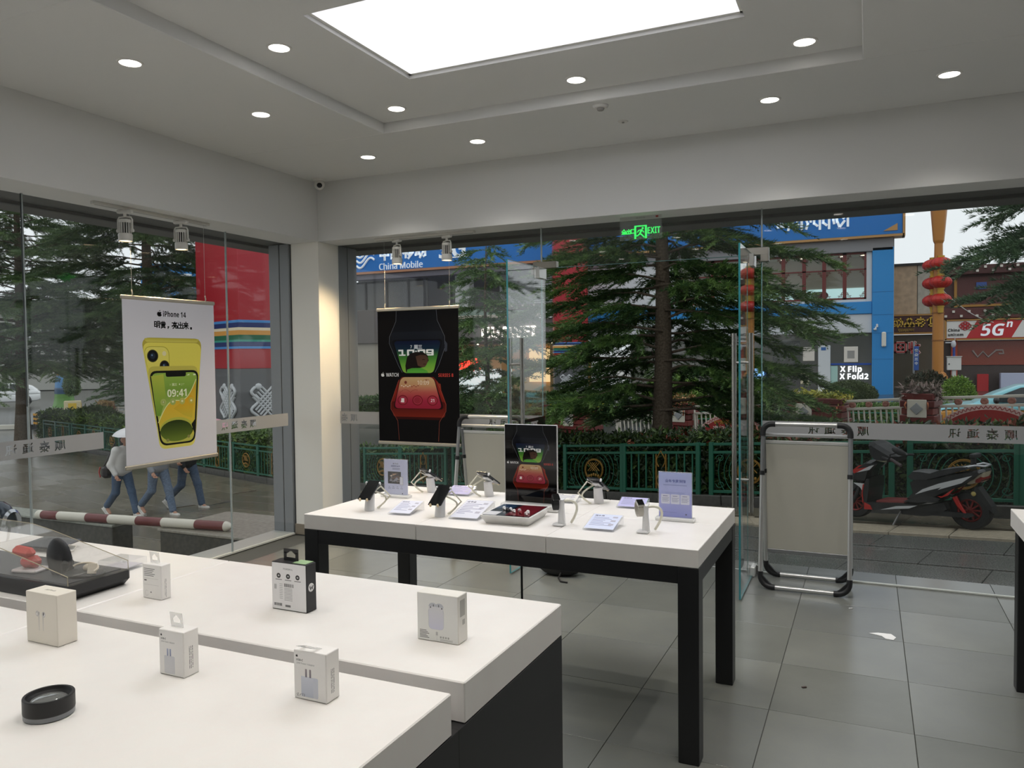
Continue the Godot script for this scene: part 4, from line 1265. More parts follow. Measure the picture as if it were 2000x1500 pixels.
	for k in 6:
		var lab := "%s red paper lantern on the %s side of the ochre lamp post" % [["topmost", "middle", "lowest"][k % 3], ["front", "rear"][k / 3]]
		var at := Vector3(2.56 if k < 3 else 2.34, [4.92, 4.2, 3.5][k % 3], -35.02 if k < 3 else -35.62)
		if first == null:
			first = thing("red_lantern", lab, "lantern", at, 0.0, "red lanterns on the lamp post")
			var rb := MB.new()
			var prof := []
			for i in 13:
				var a := -PI / 2 + PI * i / 12
				prof.push_back(Vector2(maxf(0.13, 0.4 * cos(a)), 0.25 + 0.25 * sin(a)))
			obj("shade", rb.lathe(prof, 28), lr, first)
			var ribs := MB.new()
			for j in 14:
				var q := []
				for i in 9:
					var a := -PI / 2 * 0.9 + PI * 0.9 * i / 8
					q.push_back(Vector3(0.403 * cos(a) * cos(TAU * j / 14), 0.25 + 0.252 * sin(a), 0.403 * cos(a) * sin(TAU * j / 14)))
				ribs.tube(q, 0.006, 4, false)
			obj("ribs", ribs, mat("8e1c16", 0.5), first)
			obj("collar", MB.new().lathe([Vector2(0.14, -0.04), Vector2(0.14, 0.02)], 16).lathe([Vector2(0.14, 0.48), Vector2(0.14, 0.56)], 16), mat("b8922e", 0.4, 0.4), first)
			obj("fringe", MB.new().lathe([Vector2(0.03, -0.28), Vector2(0.09, -0.26), Vector2(0.12, -0.04)], 12), mat("c9a23a", 0.6), first)
		else:
			copy(first, at, 0.3 * k, lab)
	var wr := thing("cable", "thin pale cable sagging from the lantern post to the maroon eaves", "cable")
	var wp := []
	for i in 13:
		var tt := i / 12.0
		wp.push_back(Vector3(2.6, 4.2, -35.3).lerp(Vector3(4.9, 2.95, -39.4), tt) - Vector3(0, 0.9 * tt * (1 - tt), 0))
	obj("strand", MB.new().tube(wp, 0.018, 5), mat("d9d9d4", 0.5), wr)
	# white service cabinet on a post, blue street name post
	var cb := thing("utility_box", "white utility box with a small camera on a post before the red shop sign", "utility box", Vector3(3.27, -0.06, -37.7))
	obj("post", MB.new().tube([Vector3(0, 0, 0), Vector3(0, 1.0, 0)], 0.09, 10), mat("d5d5d0", 0.5), cb)
	obj("cabinet", MB.new().cbox(Vector3(0, 1.26, 0), Vector3(0.52, 0.56, 0.3), 0.015).cbox(Vector3(0, 1.55, 0.02), Vector3(0.58, 0.03, 0.36), 0.01), mat("dededa", 0.4), cb)
	obj("lock", MB.new().ball(Vector3(-0.19, 1.24, 0.16), Vector3(0.025, 0.035, 0.02), 8), mat("222222", 0.4), cb)
	obj("mast", MB.new().tube([Vector3(0, 1.5, 0), Vector3(0, 2.05, 0)], 0.05, 8), mat("27408f", 0.4), cb)
	obj("camera_head", MB.new().ball(Vector3(-0.02, 2.08, 0), Vector3(0.1, 0.16, 0.1), 10).cbox(Vector3(-0.15, 2.14, 0), Vector3(0.36, 0.05, 0.1), 0.02).tube([Vector3(0.03, 2.2, 0), Vector3(0.03, 2.45, 0)], 0.012, 5), mat("c9ccd2", 0.4), cb)
	var sp := thing("street_sign", "grey post with a narrow blue street name plate beside the ochre lamp post", "street sign", Vector3(1.62, -0.2, -34.6))
	obj("post", MB.new().tube([Vector3(0, 0, 0), Vector3(0, 2.3, 0)], 0.04, 8), mat("8a8d90", 0.4, 0.5), sp)
	obj("plate", MB.new().cbox(Vector3(0.08, 1.65, 0.03), Vector3(0.18, 0.95, 0.02), 0.006), mat("24509a", 0.4), sp)
	var sl := MB.new()
	glyph_mesh(sl, "黄金三中", 0.02, 2.02, 0.12, 0.018, 0.01, Transform3D(Basis(), Vector3(0, 0, 0.04)), 1.4, true)
	obj("lettering", sl, mat("dfe3ea", 0.5), sp)
	# striped bollards and the painted column base far left
	var bl: Node3D = null
	for k in 9:
		var q := Vector3(-37.1 + 0.3 * k, -1.35, -23.9 - 0.09 * k + (0.2 if k % 3 == 1 else 0.0))
		if bl == null:
			bl = thing("bollard", "leftmost short black and yellow striped bollard on the wet far road", "bollard", q, 0.0, "striped bollards on the far road")
			for j in 6:
				obj("band", MB.new().lathe([Vector2(0.065, 0.1 * j), Vector2(0.065, 0.1 * j + 0.1), Vector2(0, 0.1 * j + 0.101)], 12), mat("d49a2a" if j % 2 else "1c1c1c", 0.4), bl)
		else:
			copy(bl, q, 0.0, "%s short black and yellow striped bollard to the right of the first one" % ["", "second", "third", "fourth", "fifth", "sixth", "seventh", "eighth", "ninth"][k])
	var kb := thing("island_kerb", "black and white road kerb behind the striped bollards", "kerb")
	for k in 16:
		pc(kb, "kerb_stone", mat("ddd9cc" if k % 2 else "2a2a2a", 0.5), -0.6, 0.6, 0, 0.2, -0.12, 0.12).transform = Transform3D(Basis(Vector3.UP, 0.56), Vector3(-40.5 + k * 1.02, -1.4, -21.9 - 0.64 * k))
	var sb := thing("painted_statue_base", "green and blue painted stone column base across the wet road", "column", Vector3(-46.9, -1.35, -33.3), 0.9)
	sb.scale = Vector3.ONE * 0.46
	obj("foot", MB.new().ab(-1.9, 1.9, 0, 0.35, -1.9, 1.9, 0.03), mat("7d8a6a", 0.6), sb)
	obj("green_drum", MB.new().lathe([Vector2(1.5, 0.35), Vector2(1.35, 0.9), Vector2(1.2, 1.6), Vector2(1.15, 2.6)], 6), mat("5b8a3c", 0.5), sb)
	obj("blue_drum", MB.new().lathe([Vector2(1.15, 2.6), Vector2(1.05, 4.2), Vector2(0.8, 4.8), Vector2(0, 5)], 6), mat("4a82b4", 0.5), sb)
	obj("painted_hill", MB.new().lathe([Vector2(1.17, 2.0), Vector2(1.17, 2.9), Vector2(1.08, 3.2)], 6), mat("2a4a6a", 0.5), sb)
	obj("crown", MB.new().lathe([Vector2(0.8, 4.8), Vector2(1.0, 5.2), Vector2(0.95, 5.6), Vector2(0, 5.7)], 12), mat("c9a24a", 0.4), sb)
	var yb := thing("flower_tub", "yellow and cream square flower tub beside the green and blue column base", "planter", Vector3(-44.6, -1.35, -32.2), 0.9)
	yb.scale = Vector3.ONE * 0.5
	obj("tub", MB.new().ab(-0.9, 0.9, 0, 1.3, -0.9, 0.9, 0.03), mat("cfc39a", 0.6), yb)
	obj("yellow_panel", MB.new().ab(-0.45, 0.45, 0.25, 1.05, 0.9, 0.93).ab(0.9, 0.93, 0.25, 1.05, -0.45, 0.45), mat("d2b02c", 0.5), yb)
	var sf := MultiMeshInstance3D.new()
	tuft(sf, Vector3(0.9, 1.3, 0.9), Vector3(0, 3.2, 0), 500, 0.3, ["3f5a33", "6a7d48"], 91)
	sf.name = "foliage"
	sf.set_meta("kind", "stuff")
	yb.add_child(sf, true)
	var la := thing("street_lamp", "slender far street lamp with an orange head above the left trees", "street lamp", Vector3(-52.5, -1.35, -43.6))
	obj("post", MB.new().tube([Vector3(0, 0, 0), Vector3(0, 8.5, 0), Vector3(-0.4, 10.3, 0.3), Vector3(-2.0, 11.6, 1.6)], 0.08, 6), mat("4c4e50", 0.4), la)
	obj("head", MB.new().ball(Vector3(-2.8, 11.75, 2.2), Vector3(1.0, 0.28, 0.5), 12, Basis(Vector3.UP, 0.67)), mat("e0a23a", 0.4), la)
	scooter()

func fan(p: Node, x: float, y: float, s: float, words_on: bool) -> void:
	var t := Transform3D(Basis(), Vector3(x, y, 0.07))
	var outer := func(r0: float, r1: float) -> PackedVector2Array:
		var q := PackedVector2Array()
		for i in 17:
			var a := deg_to_rad(52.0 + 76.0 * i / 16)
			q.push_back(Vector2(cos(a) * r1, sin(a) * r1 - 0.62 * s))
		for i in 17:
			var a := deg_to_rad(128.0 - 76.0 * i / 16)
			q.push_back(Vector2(cos(a) * r0, sin(a) * r0 - 0.62 * s))
		return q
	var f := obj("fan_board", MB.new().prism(outer.call(0.66 * s, 1.32 * s), -0.012, 0.012, t), mat("d9b9b0", 0.5), p)
	obj("red_field", MB.new().prism(outer.call(0.76 * s, 1.22 * s), 0.0, 0.018, t), mat("9c2420", 0.5), f)
	var zig := MB.new()
	for i in 40:
		var a := deg_to_rad(53.0 + 74.0 * i / 39)
		for r in [0.71, 1.27]:
			zig.cbox(t * Vector3(cos(a) * r * s, sin(a) * r * s - 0.62 * s, 0.014), Vector3(0.012, 0.07, 0.006) * s, 0.0, Basis(Vector3.BACK, a - PI / 2 + (0.6 if i % 2 else -0.6)))
	obj("zigzag_border", zig, mat("9c2420", 0.5), f)
	if words_on:
		obj("round_badge", MB.new().lathe([Vector2(0.17 * s, 0), Vector2(0.165 * s, 0.02), Vector2(0, 0.025)], 24, Transform3D(Basis(Vector3.RIGHT, PI / 2), t * Vector3(0.36 * s, 0.33 * s, 0.01))), mat("d8d4c6", 0.5), f)
		var b := MB.new()
		glyph_mesh(b, "遵纪守法", -0.5 * s, 0.38 * s, 0.16 * s, 0.02, 0.012, t.translated_local(Vector3(0, 0, 0.016)))
		obj("lettering", b, mat("d9c4b8", 0.5), f)
		var g := MB.new()
		glyph_mesh(g, tib(8, 5), -0.46 * s, 0.52 * s, 0.1 * s, 0.012, 0.012, t.translated_local(Vector3(0, 0, 0.016)), 0.8)
		obj("lettering", g, mat("c9a03c", 0.5), f)

# clump of small leaves as copies of a few-leaved sprig
func leaf_sprig(n: int, len_: float, wid: float, sd: int) -> ArrayMesh:
	var r := RandomNumberGenerator.new()
	r.seed = sd
	var b := MB.new()
	for i in n:
		var d := Vector3(r.randf_range(-1, 1), r.randf_range(-0.3, 1), r.randf_range(-1, 1)).normalized()
		var s := d.cross(Vector3(r.randf_range(-1, 1), 1, r.randf_range(-1, 1))).normalized() * wid
		var o := Vector3(r.randf_range(-1, 1), r.randf_range(-1, 1), r.randf_range(-1, 1)) * len_ * 0.5
		var m := o + d * len_ * 0.5 + d.cross(s).normalized() * len_ * 0.08
		b.tri(o, m + s, o + d * len_)
		b.tri(o, o + d * len_, m - s)
	return b.mesh()

func scatter(mi: MultiMeshInstance3D, m: Mesh, xs: Array, cs: Array, mt: Material) -> void:
	var mm := MultiMesh.new()
	mm.transform_format = MultiMesh.TRANSFORM_3D
	mm.use_colors = true
	mm.mesh = m
	mm.instance_count = xs.size()
	for i in xs.size():
		mm.set_instance_transform(i, xs[i])
		mm.set_instance_color(i, cs[i])
	mi.multimesh = mm
	mi.material_override = mt

func leafy(rough := 0.55) -> StandardMaterial3D:
	return mat("ffffff", rough, 0.0, {"vertex_color_use_as_albedo": true, "backlight_enabled": true, "backlight": Color(0.25, 0.3, 0.1)})

func tone(a: String, b: String, t: float) -> Color:
	var c := col(a).lerp(col(b), t).srgb_to_linear()
	return c

func tuft(mi: MultiMeshInstance3D, half: Vector3, at: Vector3, n: int, size: float, cols: Array, sd: int) -> void:
	var r := RandomNumberGenerator.new()
	r.seed = sd
	var xs := []
	var cs := []
	for i in n:
		var p := Vector3(r.randf_range(-1, 1), r.randf_range(-1, 1), r.randf_range(-1, 1))
		if half.y > 0.3 and p.length() > 1.0:
			p = p.normalized() * r.randf_range(0.75, 1.0)
		xs.push_back(Transform3D(Basis.from_euler(Vector3(r.randf() * 6, r.randf() * 6, r.randf() * 6)).scaled(Vector3.ONE * size * r.randf_range(0.7, 1.3)), at + p * half))
		cs.push_back(tone(cols[0], cols[1], r.randf()))
	scatter(mi, leaf_sprig(9, 1.0, 0.16, sd), xs, cs, leafy())

func scooter() -> void:
	var o := thing("scooter", "black and red electric scooter parked outside before the green fence", "scooter")
	var ax := Vector3(0.905, 0.05, 0.42).normalized()
	var az := Vector3(-0.42, 0, 0.905).normalized()
	o.transform = Transform3D(Basis(ax, az.cross(ax), az).orthonormalized(), Vector3(1.03, -0.26, -9.72) - ax * 0.635)
	var sc := func(a: Array) -> PackedVector2Array:
		var p := PackedVector2Array()
		for i in range(0, a.size(), 2):
			p.push_back(Vector2((a[i] - 190.0) / 1400.0 * 1.27 - 0.635, (1110.0 + (a[i] - 190.0) * 0.0643 - a[i + 1]) * 0.000907))
		return p
	var v3 := func(x: float, y: float, z: float) -> Vector3:
		return Vector3((x - 190.0) / 1400.0 * 1.27 - 0.635, (1110.0 + (x - 190.0) * 0.0643 - y) * 0.000907, z)
	var black := mat("0e0f11", 0.22, 0.0, {"clearcoat_enabled": true, "clearcoat": 0.5})
	var matte := mat("1b1b1c", 0.6)
	var wh := mat("c9cbcb", 0.25)
	var red := mat("b3241c", 0.3)
	var solid := func(called: String, a: Array, hw: float, m: Material, inset := 0.12, z := 0.0) -> MeshInstance3D:
		return obj(called, MB.new().prism(sc.call(a), z - hw, z + hw, Transform3D(), inset, hw * 0.45), m, o)
	wheel(o, Vector3(-0.635, 0.2, 0), 0.2, 0.1, "7a1c18")
	wheel(o, Vector3(0.635, 0.2, 0), 0.21, 0.12, "7a1c18")
	solid.call("front_fender", [150, 800, 170, 720, 240, 640, 330, 670, 375, 790, 330, 720, 240, 695, 190, 740], 0.07, matte)
	obj("fork", MB.new().tube([v3.call(400, 480, 0.09), v3.call(190, 900, 0.09)], 0.022, 8).tube([v3.call(400, 480, -0.09), v3.call(190, 900, -0.09)], 0.022, 8), matte, o)
	solid.call("front_cowl", [185, 560, 240, 465, 360, 385, 450, 345, 530, 350, 540, 400, 470, 475, 440, 570, 410, 645, 250, 628, 190, 600], 0.17, black, 0.25)
	solid.call("headlight", [176, 560, 190, 500, 225, 478, 240, 500, 205, 560], 0.1, mat("b9b49c", 0.1), 0.2)
	solid.call("leg_shield", [400, 640, 440, 560, 480, 560, 470, 700, 440, 850, 430, 900, 400, 970, 385, 960, 375, 760], 0.2, black, 0.1)
	for s in [-1.0, 1.0]:
		solid.call("white_panel", [340, 480, 470, 420, 535, 405, 470, 468, 300, 500], 0.006, wh, 0.05, s * 0.168)
		solid.call("red_panel", [240, 470, 330, 410, 380, 400, 300, 450, 470, 430, 320, 492, 240, 520, 220, 500], 0.006, red, 0.02, s * 0.166)
		solid.call("white_panel", [255, 630, 405, 645, 372, 745, 340, 690], 0.006, wh, 0.05, s * 0.175)
		solid.call("red_edge", [392, 650, 410, 648, 385, 760, 392, 880, 380, 900, 372, 760], 0.006, red, 0.0, s * 0.2)
		solid.call("red_block", [400, 880, 480, 922, 502, 976, 396, 972], 0.012, red, 0.05, s * 0.2)
		solid.call("tail_stripe", [1020, 780, 1110, 715, 1300, 645, 1680, 552, 1560, 640, 1290, 722, 1330, 690, 1180, 730], 0.005, wh, 0.02, s * 0.162)
		solid.call("side_stripe", [600, 975, 800, 925, 1060, 912, 960, 950, 780, 960], 0.005, wh, 0.02, s * 0.2)
		solid.call("red_line", [1280, 800, 1330, 800, 1480, 700, 1400, 790, 1320, 818], 0.005, red, 0.02, s * 0.156)
	solid.call("floor_board", [400, 880, 870, 885, 1060, 908, 960, 950, 800, 965, 500, 988, 400, 972], 0.2, black, 0.06)
	solid.call("floor_mat", [530, 862, 870, 868, 890, 888, 520, 890], 0.15, mat("8a3330", 0.7), 0.02)
	solid.call("tail_body", [880, 850, 960, 770, 930, 640, 1000, 590, 1200, 590, 1500, 520, 1780, 488, 1800, 510, 1700, 600, 1550, 672, 1350, 765, 1250, 812, 1050, 875], 0.16, black, 0.1)
	solid.call("under_cover", [860, 870, 1050, 800, 1180, 790, 1330, 830, 1300, 862, 1050, 885], 0.17, matte, 0.08)
	solid.call("seat", [915, 560, 980, 495, 1080, 500, 1200, 522, 1330, 478, 1560, 448, 1640, 445, 1640, 475, 1480, 518, 1300, 568, 1150, 605, 960, 605], 0.165, mat("2b2b2d", 0.35), 0.08)
	obj("grab_rail", MB.new().tube([v3.call(1540, 470, 0.12), v3.call(1700, 438, 0.13), v3.call(1785, 452, 0.08), v3.call(1785, 452, -0.08), v3.call(1700, 438, -0.13), v3.call(1540, 470, -0.12)], 0.014, 8), mat("b9bbbd", 0.3, 0.7), o)
	solid.call("tail_light", [1590, 655, 1690, 575, 1795, 508, 1765, 590, 1745, 640, 1600, 667], 0.13, mat("b0a690", 0.15), 0.15)
	solid.call("red_lens", [1700, 600, 1765, 560, 1770, 605, 1742, 640, 1690, 640], 0.135, mat("7a2420", 0.15), 0.1)
	solid.call("battery_case", [780, 972, 1080, 930, 1350, 870, 1385, 960, 1250, 1040, 1100, 1062, 810, 1042], 0.12, matte, 0.08)
	for s in [-1.0, 1.0]:
		solid.call("swing_arm", [1050, 1000, 1350, 985, 1640, 1010, 1660, 1035, 1600, 1060, 1200, 1042], 0.02, matte, 0.02, s * 0.1)
		obj("shock_absorber", MB.new().tube([v3.call(1450, 810, s * 0.1), v3.call(1490, 900, s * 0.1), v3.call(1560, 1010, s * 0.1)], [0.028, 0.026, 0.014], 8), red, o)
	solid.call("mudguard", [1660, 700, 1700, 700, 1835, 930, 1850, 1010, 1800, 960, 1650, 770], 0.07, matte, 0.02)
	obj("reflector", MB.new().ball(v3.call(1655, 775, 0.09), Vector3(0.026, 0.026, 0.012), 10), mat("b9a860", 0.3), o)
	obj("handlebar", MB.new().tube([v3.call(560, 300, 0), v3.call(640, 300, 0.2), v3.call(800, 330, 0.33)], 0.016, 8).tube([v3.call(560, 300, 0), v3.call(640, 300, -0.2), v3.call(800, 330, -0.33)], 0.016, 8), matte, o)
	solid.call("rain_cover", [465, 110, 512, 100, 560, 140, 690, 225, 822, 310, 792, 372, 690, 378, 590, 368, 530, 335, 490, 262], 0.24, mat("0f1011", 0.6), 0.3)
	solid.call("pale_patch", [580, 345, 622, 320, 765, 326, 690, 372], 0.215, mat("b5b39c", 0.4), 0.1)
	obj("mirror", MB.new().ball(v3.call(915, 232, 0.3), Vector3(0.085, 0.036, 0.03), 14, Basis(Vector3.BACK, -0.42)), matte, o)
	obj("mirror_stalk", MB.new().tube([v3.call(795, 315, 0.28), v3.call(800, 268, 0.29), v3.call(870, 252, 0.3)], 0.008, 6), matte, o)
	obj("grip", MB.new().tube([v3.call(820, 320, 0.32), v3.call(960, 404, 0.36)], [0.016, 0.02], 8), mat("3a2a2a", 0.5), o)
	obj("backrest_post", MB.new().tube([v3.call(1635, 445, 0), v3.call(1640, 340, 0)], 0.03, 8).cbox(v3.call(1660, 330, 0), Vector3(0.06, 0.05, 0.2), 0.012), matte, o)
	obj("kickstand", MB.new().tube([v3.call(815, 1000, 0.12), v3.call(755, 1165, 0.2)], 0.011, 6), mat("8a8a88", 0.3, 0.7), o)
	# a second one mostly hidden, at the left edge behind the counter
	var p := thing("scooter", "dark scooter peeking over the counter at the left edge", "scooter", Vector3(-7.72, -0.77, -4.76), 0.4)
	obj("fairing", MB.new().ball(Vector3(0, 0.82, 0), Vector3(0.14, 0.26, 0.2), 16), mat("39424e", 0.12, 0.3), p)
	obj("chrome_rim", MB.new().lathe([Vector2(0.13, 0), Vector2(0.15, 0.03), Vector2(0.12, 0.05)], 20, Transform3D(Basis(Vector3.FORWARD, PI / 2), Vector3(0.1, 0.85, 0))), mat("b9bcc0", 0.15, 0.9), p)
	obj("body", MB.new().cbox(Vector3(-0.5, 0.5, 0), Vector3(1.1, 0.35, 0.3), 0.1), mat("20242a", 0.3), p)
	wheel(p, Vector3(0.05, 0.2, 0), 0.2, 0.1, "3a3a3c")
	wheel(p, Vector3(-1.15, 0.2, 0), 0.2, 0.1, "3a3a3c")

# ---------------------------------------------------------------- trees, hedges
func needle_sprig(sd: int, len_: float, n: int, nl: float) -> ArrayMesh:
	var r := RandomNumberGenerator.new()
	r.seed = sd
	var b := MB.new()
	for i in n:
		var t := i / float(n)
		var o := Vector3(len_ * t, -0.12 * len_ * t * t, 0)
		var d := Vector3(r.randf_range(0.35, 0.9), r.randf_range(-0.35, 0.75), r.randf_range(-1, 1)).normalized() * nl * r.randf_range(0.7, 1.2)
		var s := d.cross(Vector3(r.randf_range(-1, 1), 1, r.randf_range(-1, 1))).normalized() * nl * 0.085
		b.tri(o - s, o + s, o + d)
	return b.mesh()

var BARK: StandardMaterial3D
func cedar(called: String, label: String, at: Vector3, h: float, tr: float, low: float, rad: float, nb: int, sd: int, lean := 0.0, cols := ["1d3320", "3f5a34"], az0 := 0.0, az1 := TAU, dens := 1.0, px := 0.55) -> void:
	var o := thing(called, label, "tree", at)
	var r := RandomNumberGenerator.new()
	r.seed = sd
	if BARK == null:
		BARK = noisy("4c4237", "8a7a68", 0.05, 0.8, 0.9, 0.4, false, 51)
	var tp := []
	var rr := []
	for i in 9:
		var t := i / 8.0
		tp.push_back(Vector3(lean * t * h + 0.04 * sin(t * 7.0), h * t, 0.03 * cos(t * 5.0)))
		rr.push_back(tr * (1.0 - 0.9 * t) * (1.25 if i == 0 else 1.0))
	obj("trunk", MB.new().tube(tp, rr, 12), BARK, o)
	var wood := MB.new()
	var xs := []
	var cs := []
	var gold := 0.0
	for i in nb:
		var t := (i + r.randf() * 0.8) / float(nb)
		var y := lerpf(low, h * 0.97, t)
		gold += 2.399
		var az := az0 + fposmod(gold + r.randf_range(-0.3, 0.3), TAU) / TAU * (az1 - az0)
		var yt := y / h
		var l := rad * pow(1.0 - (y - low) / (h - low), px) * r.randf_range(0.68, 1.12)
		var out := Vector3(cos(az), 0, sin(az))
		var base := Vector3(lean * y, y, 0)
		var pts := []
		var br := []
		for k in 7:
			var u := k / 6.0
			pts.push_back(base + out * l * u + Vector3(0, l * (0.16 * u - 0.30 * u * u + 0.02 * sin(u * 9 + i)), 0) + out.cross(Vector3.UP) * l * 0.06 * sin(u * 3.0 + i))
			br.push_back(maxf(0.006, tr * 0.17 * (1.0 - yt * 0.6) * (1.0 - u * 0.9)))
		wood.tube(pts, br, 5, false)
		var m := int(l * 13.0 * dens) + 2
		for j in m:
			var u := 0.16 + 0.84 * (j + r.randf()) / m
			var kk := mini(5, int(u * 6.0))
			var p: Vector3 = pts[kk].lerp(pts[kk + 1], u * 6.0 - kk)
			var side := out.cross(Vector3.UP) * (1.0 if j % 2 else -1.0)
			var d := (out * r.randf_range(0.5, 1.0) + side * r.randf_range(0.25, 1.0) + Vector3(0, r.randf_range(-0.28, 0.12), 0)).normalized()
			var tl := l * 0.3 * (1.05 - 0.7 * u) * r.randf_range(0.6, 1.2) + 0.1
			var ns := 1 + int(tl / 0.12)
			for q in ns:
				var dd := (d + Vector3(r.randf_range(-0.3, 0.3), r.randf_range(-0.35, 0.1), r.randf_range(-0.3, 0.3))).normalized()
				var zz := dd.cross(Vector3.UP).normalized()
				var bs := Basis(dd, zz.cross(dd), zz)
				xs.push_back(Transform3D(bs * Basis(Vector3.RIGHT, r.randf_range(-0.5, 0.5)) * Basis().scaled(Vector3.ONE * r.randf_range(0.8, 1.35)), p + d * tl * q / ns + Vector3(0, -0.1 * tl * q / ns, 0)))
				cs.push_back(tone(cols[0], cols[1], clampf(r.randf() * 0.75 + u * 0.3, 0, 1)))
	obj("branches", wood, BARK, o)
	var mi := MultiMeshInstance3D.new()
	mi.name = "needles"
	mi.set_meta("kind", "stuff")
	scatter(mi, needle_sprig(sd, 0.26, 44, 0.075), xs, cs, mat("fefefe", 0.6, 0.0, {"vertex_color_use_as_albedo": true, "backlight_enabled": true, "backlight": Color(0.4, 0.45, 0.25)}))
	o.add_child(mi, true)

func build_trees() -> void:
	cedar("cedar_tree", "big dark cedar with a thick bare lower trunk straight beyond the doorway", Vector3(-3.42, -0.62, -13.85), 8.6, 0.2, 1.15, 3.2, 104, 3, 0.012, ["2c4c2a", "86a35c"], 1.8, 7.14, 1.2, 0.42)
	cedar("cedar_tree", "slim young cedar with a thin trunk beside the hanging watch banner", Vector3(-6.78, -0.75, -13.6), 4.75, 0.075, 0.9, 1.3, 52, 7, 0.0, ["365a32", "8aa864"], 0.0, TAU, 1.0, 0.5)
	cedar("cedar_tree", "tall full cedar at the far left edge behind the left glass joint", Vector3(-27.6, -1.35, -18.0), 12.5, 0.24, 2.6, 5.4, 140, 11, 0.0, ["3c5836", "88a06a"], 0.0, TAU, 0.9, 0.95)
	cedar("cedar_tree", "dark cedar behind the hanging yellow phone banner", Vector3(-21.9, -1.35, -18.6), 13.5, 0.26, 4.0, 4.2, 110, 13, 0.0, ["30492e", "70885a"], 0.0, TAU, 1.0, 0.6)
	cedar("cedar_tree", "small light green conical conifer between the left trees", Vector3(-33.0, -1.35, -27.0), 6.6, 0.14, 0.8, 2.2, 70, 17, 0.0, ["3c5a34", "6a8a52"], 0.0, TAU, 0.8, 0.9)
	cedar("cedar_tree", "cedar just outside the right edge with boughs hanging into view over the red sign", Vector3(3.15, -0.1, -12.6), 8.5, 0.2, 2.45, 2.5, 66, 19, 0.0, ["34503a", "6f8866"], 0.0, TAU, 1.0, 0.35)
	var tw := thing("bare_branch", "bare drooping twigs in front of the taxi at right", "branch")
	obj("twigs", MB.new().tube([Vector3(3.2, 1.35, -12.2), Vector3(2.75, 1.02, -11.9), Vector3(2.4, 0.98, -11.8), Vector3(2.05, 0.9, -11.7), Vector3(1.7, 0.62, -11.6)], [0.016, 0.013, 0.01, 0.008, 0.004], 5).tube([Vector3(2.6, 1.0, -11.86), Vector3(2.45, 0.8, -11.8), Vector3(2.3, 0.62, -11.7)], [0.01, 0.007, 0.003], 5), mat("2e2721", 0.9), tw)
	# clipped and loose shrubs on the far side of the road
	shrub("clipped_bush", "neatly clipped round green bush below the glowing window text", Vector3(-0.65, 0.1, -32.4), Vector3(0.9, 0.46, 0.7), 5200, 0.1, ["3c4a2c", "5f6c40"], 3)
	shrub("shrub", "dark reddish shrub beside the blue street name post", Vector3(2.05, 0.15, -34.3), Vector3(0.72, 0.7, 0.6), 1800, 0.16, ["2c3a26", "5a4a3a"], 4)
	shrub("shrub", "bright yellow-green pointed shrub beside the ochre lamp post", Vector3(3.0, 0.02, -33.0), Vector3(0.5, 0.66, 0.45), 2200, 0.13, ["55782c", "93b04a"], 5)
	shrub("shrub", "yellow-green round shrub behind the big cedar trunk", Vector3(-7.1, -0.2, -31.0), Vector3(1.3, 1.1, 0.8), 2400, 0.17, ["4a6a2a", "7d9a42"], 6)
	shrub("shrub", "loose green shrub behind the striped bollards at far left", Vector3(-28.6, -0.85, -21.6), Vector3(1.1, 0.7, 0.9), 2600, 0.14, ["3f5530", "72864c"], 7)
	hedge("far_hedge", "long low green hedge along the far side of the road", Vector3(-9.5, -1.0, -31.6), Vector3(4.4, -0.85, -30.6), 0.6, 0.8, 5200, 0.15, ["4a6a2c", "7d9a48"], [], 8)
	hedge("far_hedge", "low green hedge strip in front of the phone shop", Vector3(-24, -1.2, -31.6), Vector3(-10, -0.75, -31.4), 0.8, 0.8, 3600, 0.17, ["3c5a2c", "64813c"], [], 9)
	# rail before the far hedge
	var fr := thing("far_fence", "thin green fence before the low hedge beyond the white railings", "fence")
	for y in [0.35, 0.62]:
		obj("rail", MB.new().tube([Vector3(-10, -1.2 + y, -30.4), Vector3(4.2, -0.95 + y, -29.4)], 0.025, 5), mat("1d6b50", 0.5), fr)
	for k in 10:
		obj("post", MB.new().tube([Vector3(-9.8 + 1.5 * k, -1.3 + 0.026 * k, -30.39 + 0.106 * k), Vector3(-9.8 + 1.5 * k, -0.55 + 0.026 * k, -30.39 + 0.106 * k)], 0.03, 5), mat("1d6b50", 0.5), fr)

func shrub(called: String, label: String, at: Vector3, half: Vector3, n: int, size: float, cols: Array, sd: int) -> void:
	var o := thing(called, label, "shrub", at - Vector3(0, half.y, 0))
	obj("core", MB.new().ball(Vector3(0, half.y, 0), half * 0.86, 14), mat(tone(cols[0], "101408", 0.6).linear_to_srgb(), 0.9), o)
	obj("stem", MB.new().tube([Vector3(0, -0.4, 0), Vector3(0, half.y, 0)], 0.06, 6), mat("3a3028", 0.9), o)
	var mi := MultiMeshInstance3D.new()
	mi.name = "foliage"
	mi.set_meta("kind", "stuff")
	var r := RandomNumberGenerator.new()
	r.seed = sd
	var xs := []
	var cs := []
	for i in n:
		var d := Vector3(r.randfn(), r.randfn(), r.randfn()).normalized()
		xs.push_back(Transform3D(Basis.from_euler(Vector3(r.randf() * 6, r.randf() * 6, r.randf() * 6)).scaled(Vector3.ONE * size * r.randf_range(0.7, 1.2)), Vector3(0, half.y, 0) + d * half * r.randf_range(0.86, 1.02)))
		cs.push_back(tone(cols[0], cols[1], r.randf()))
	scatter(mi, leaf_sprig(10, 1.0, 0.17, sd), xs, cs, leafy())
	o.add_child(mi, true)

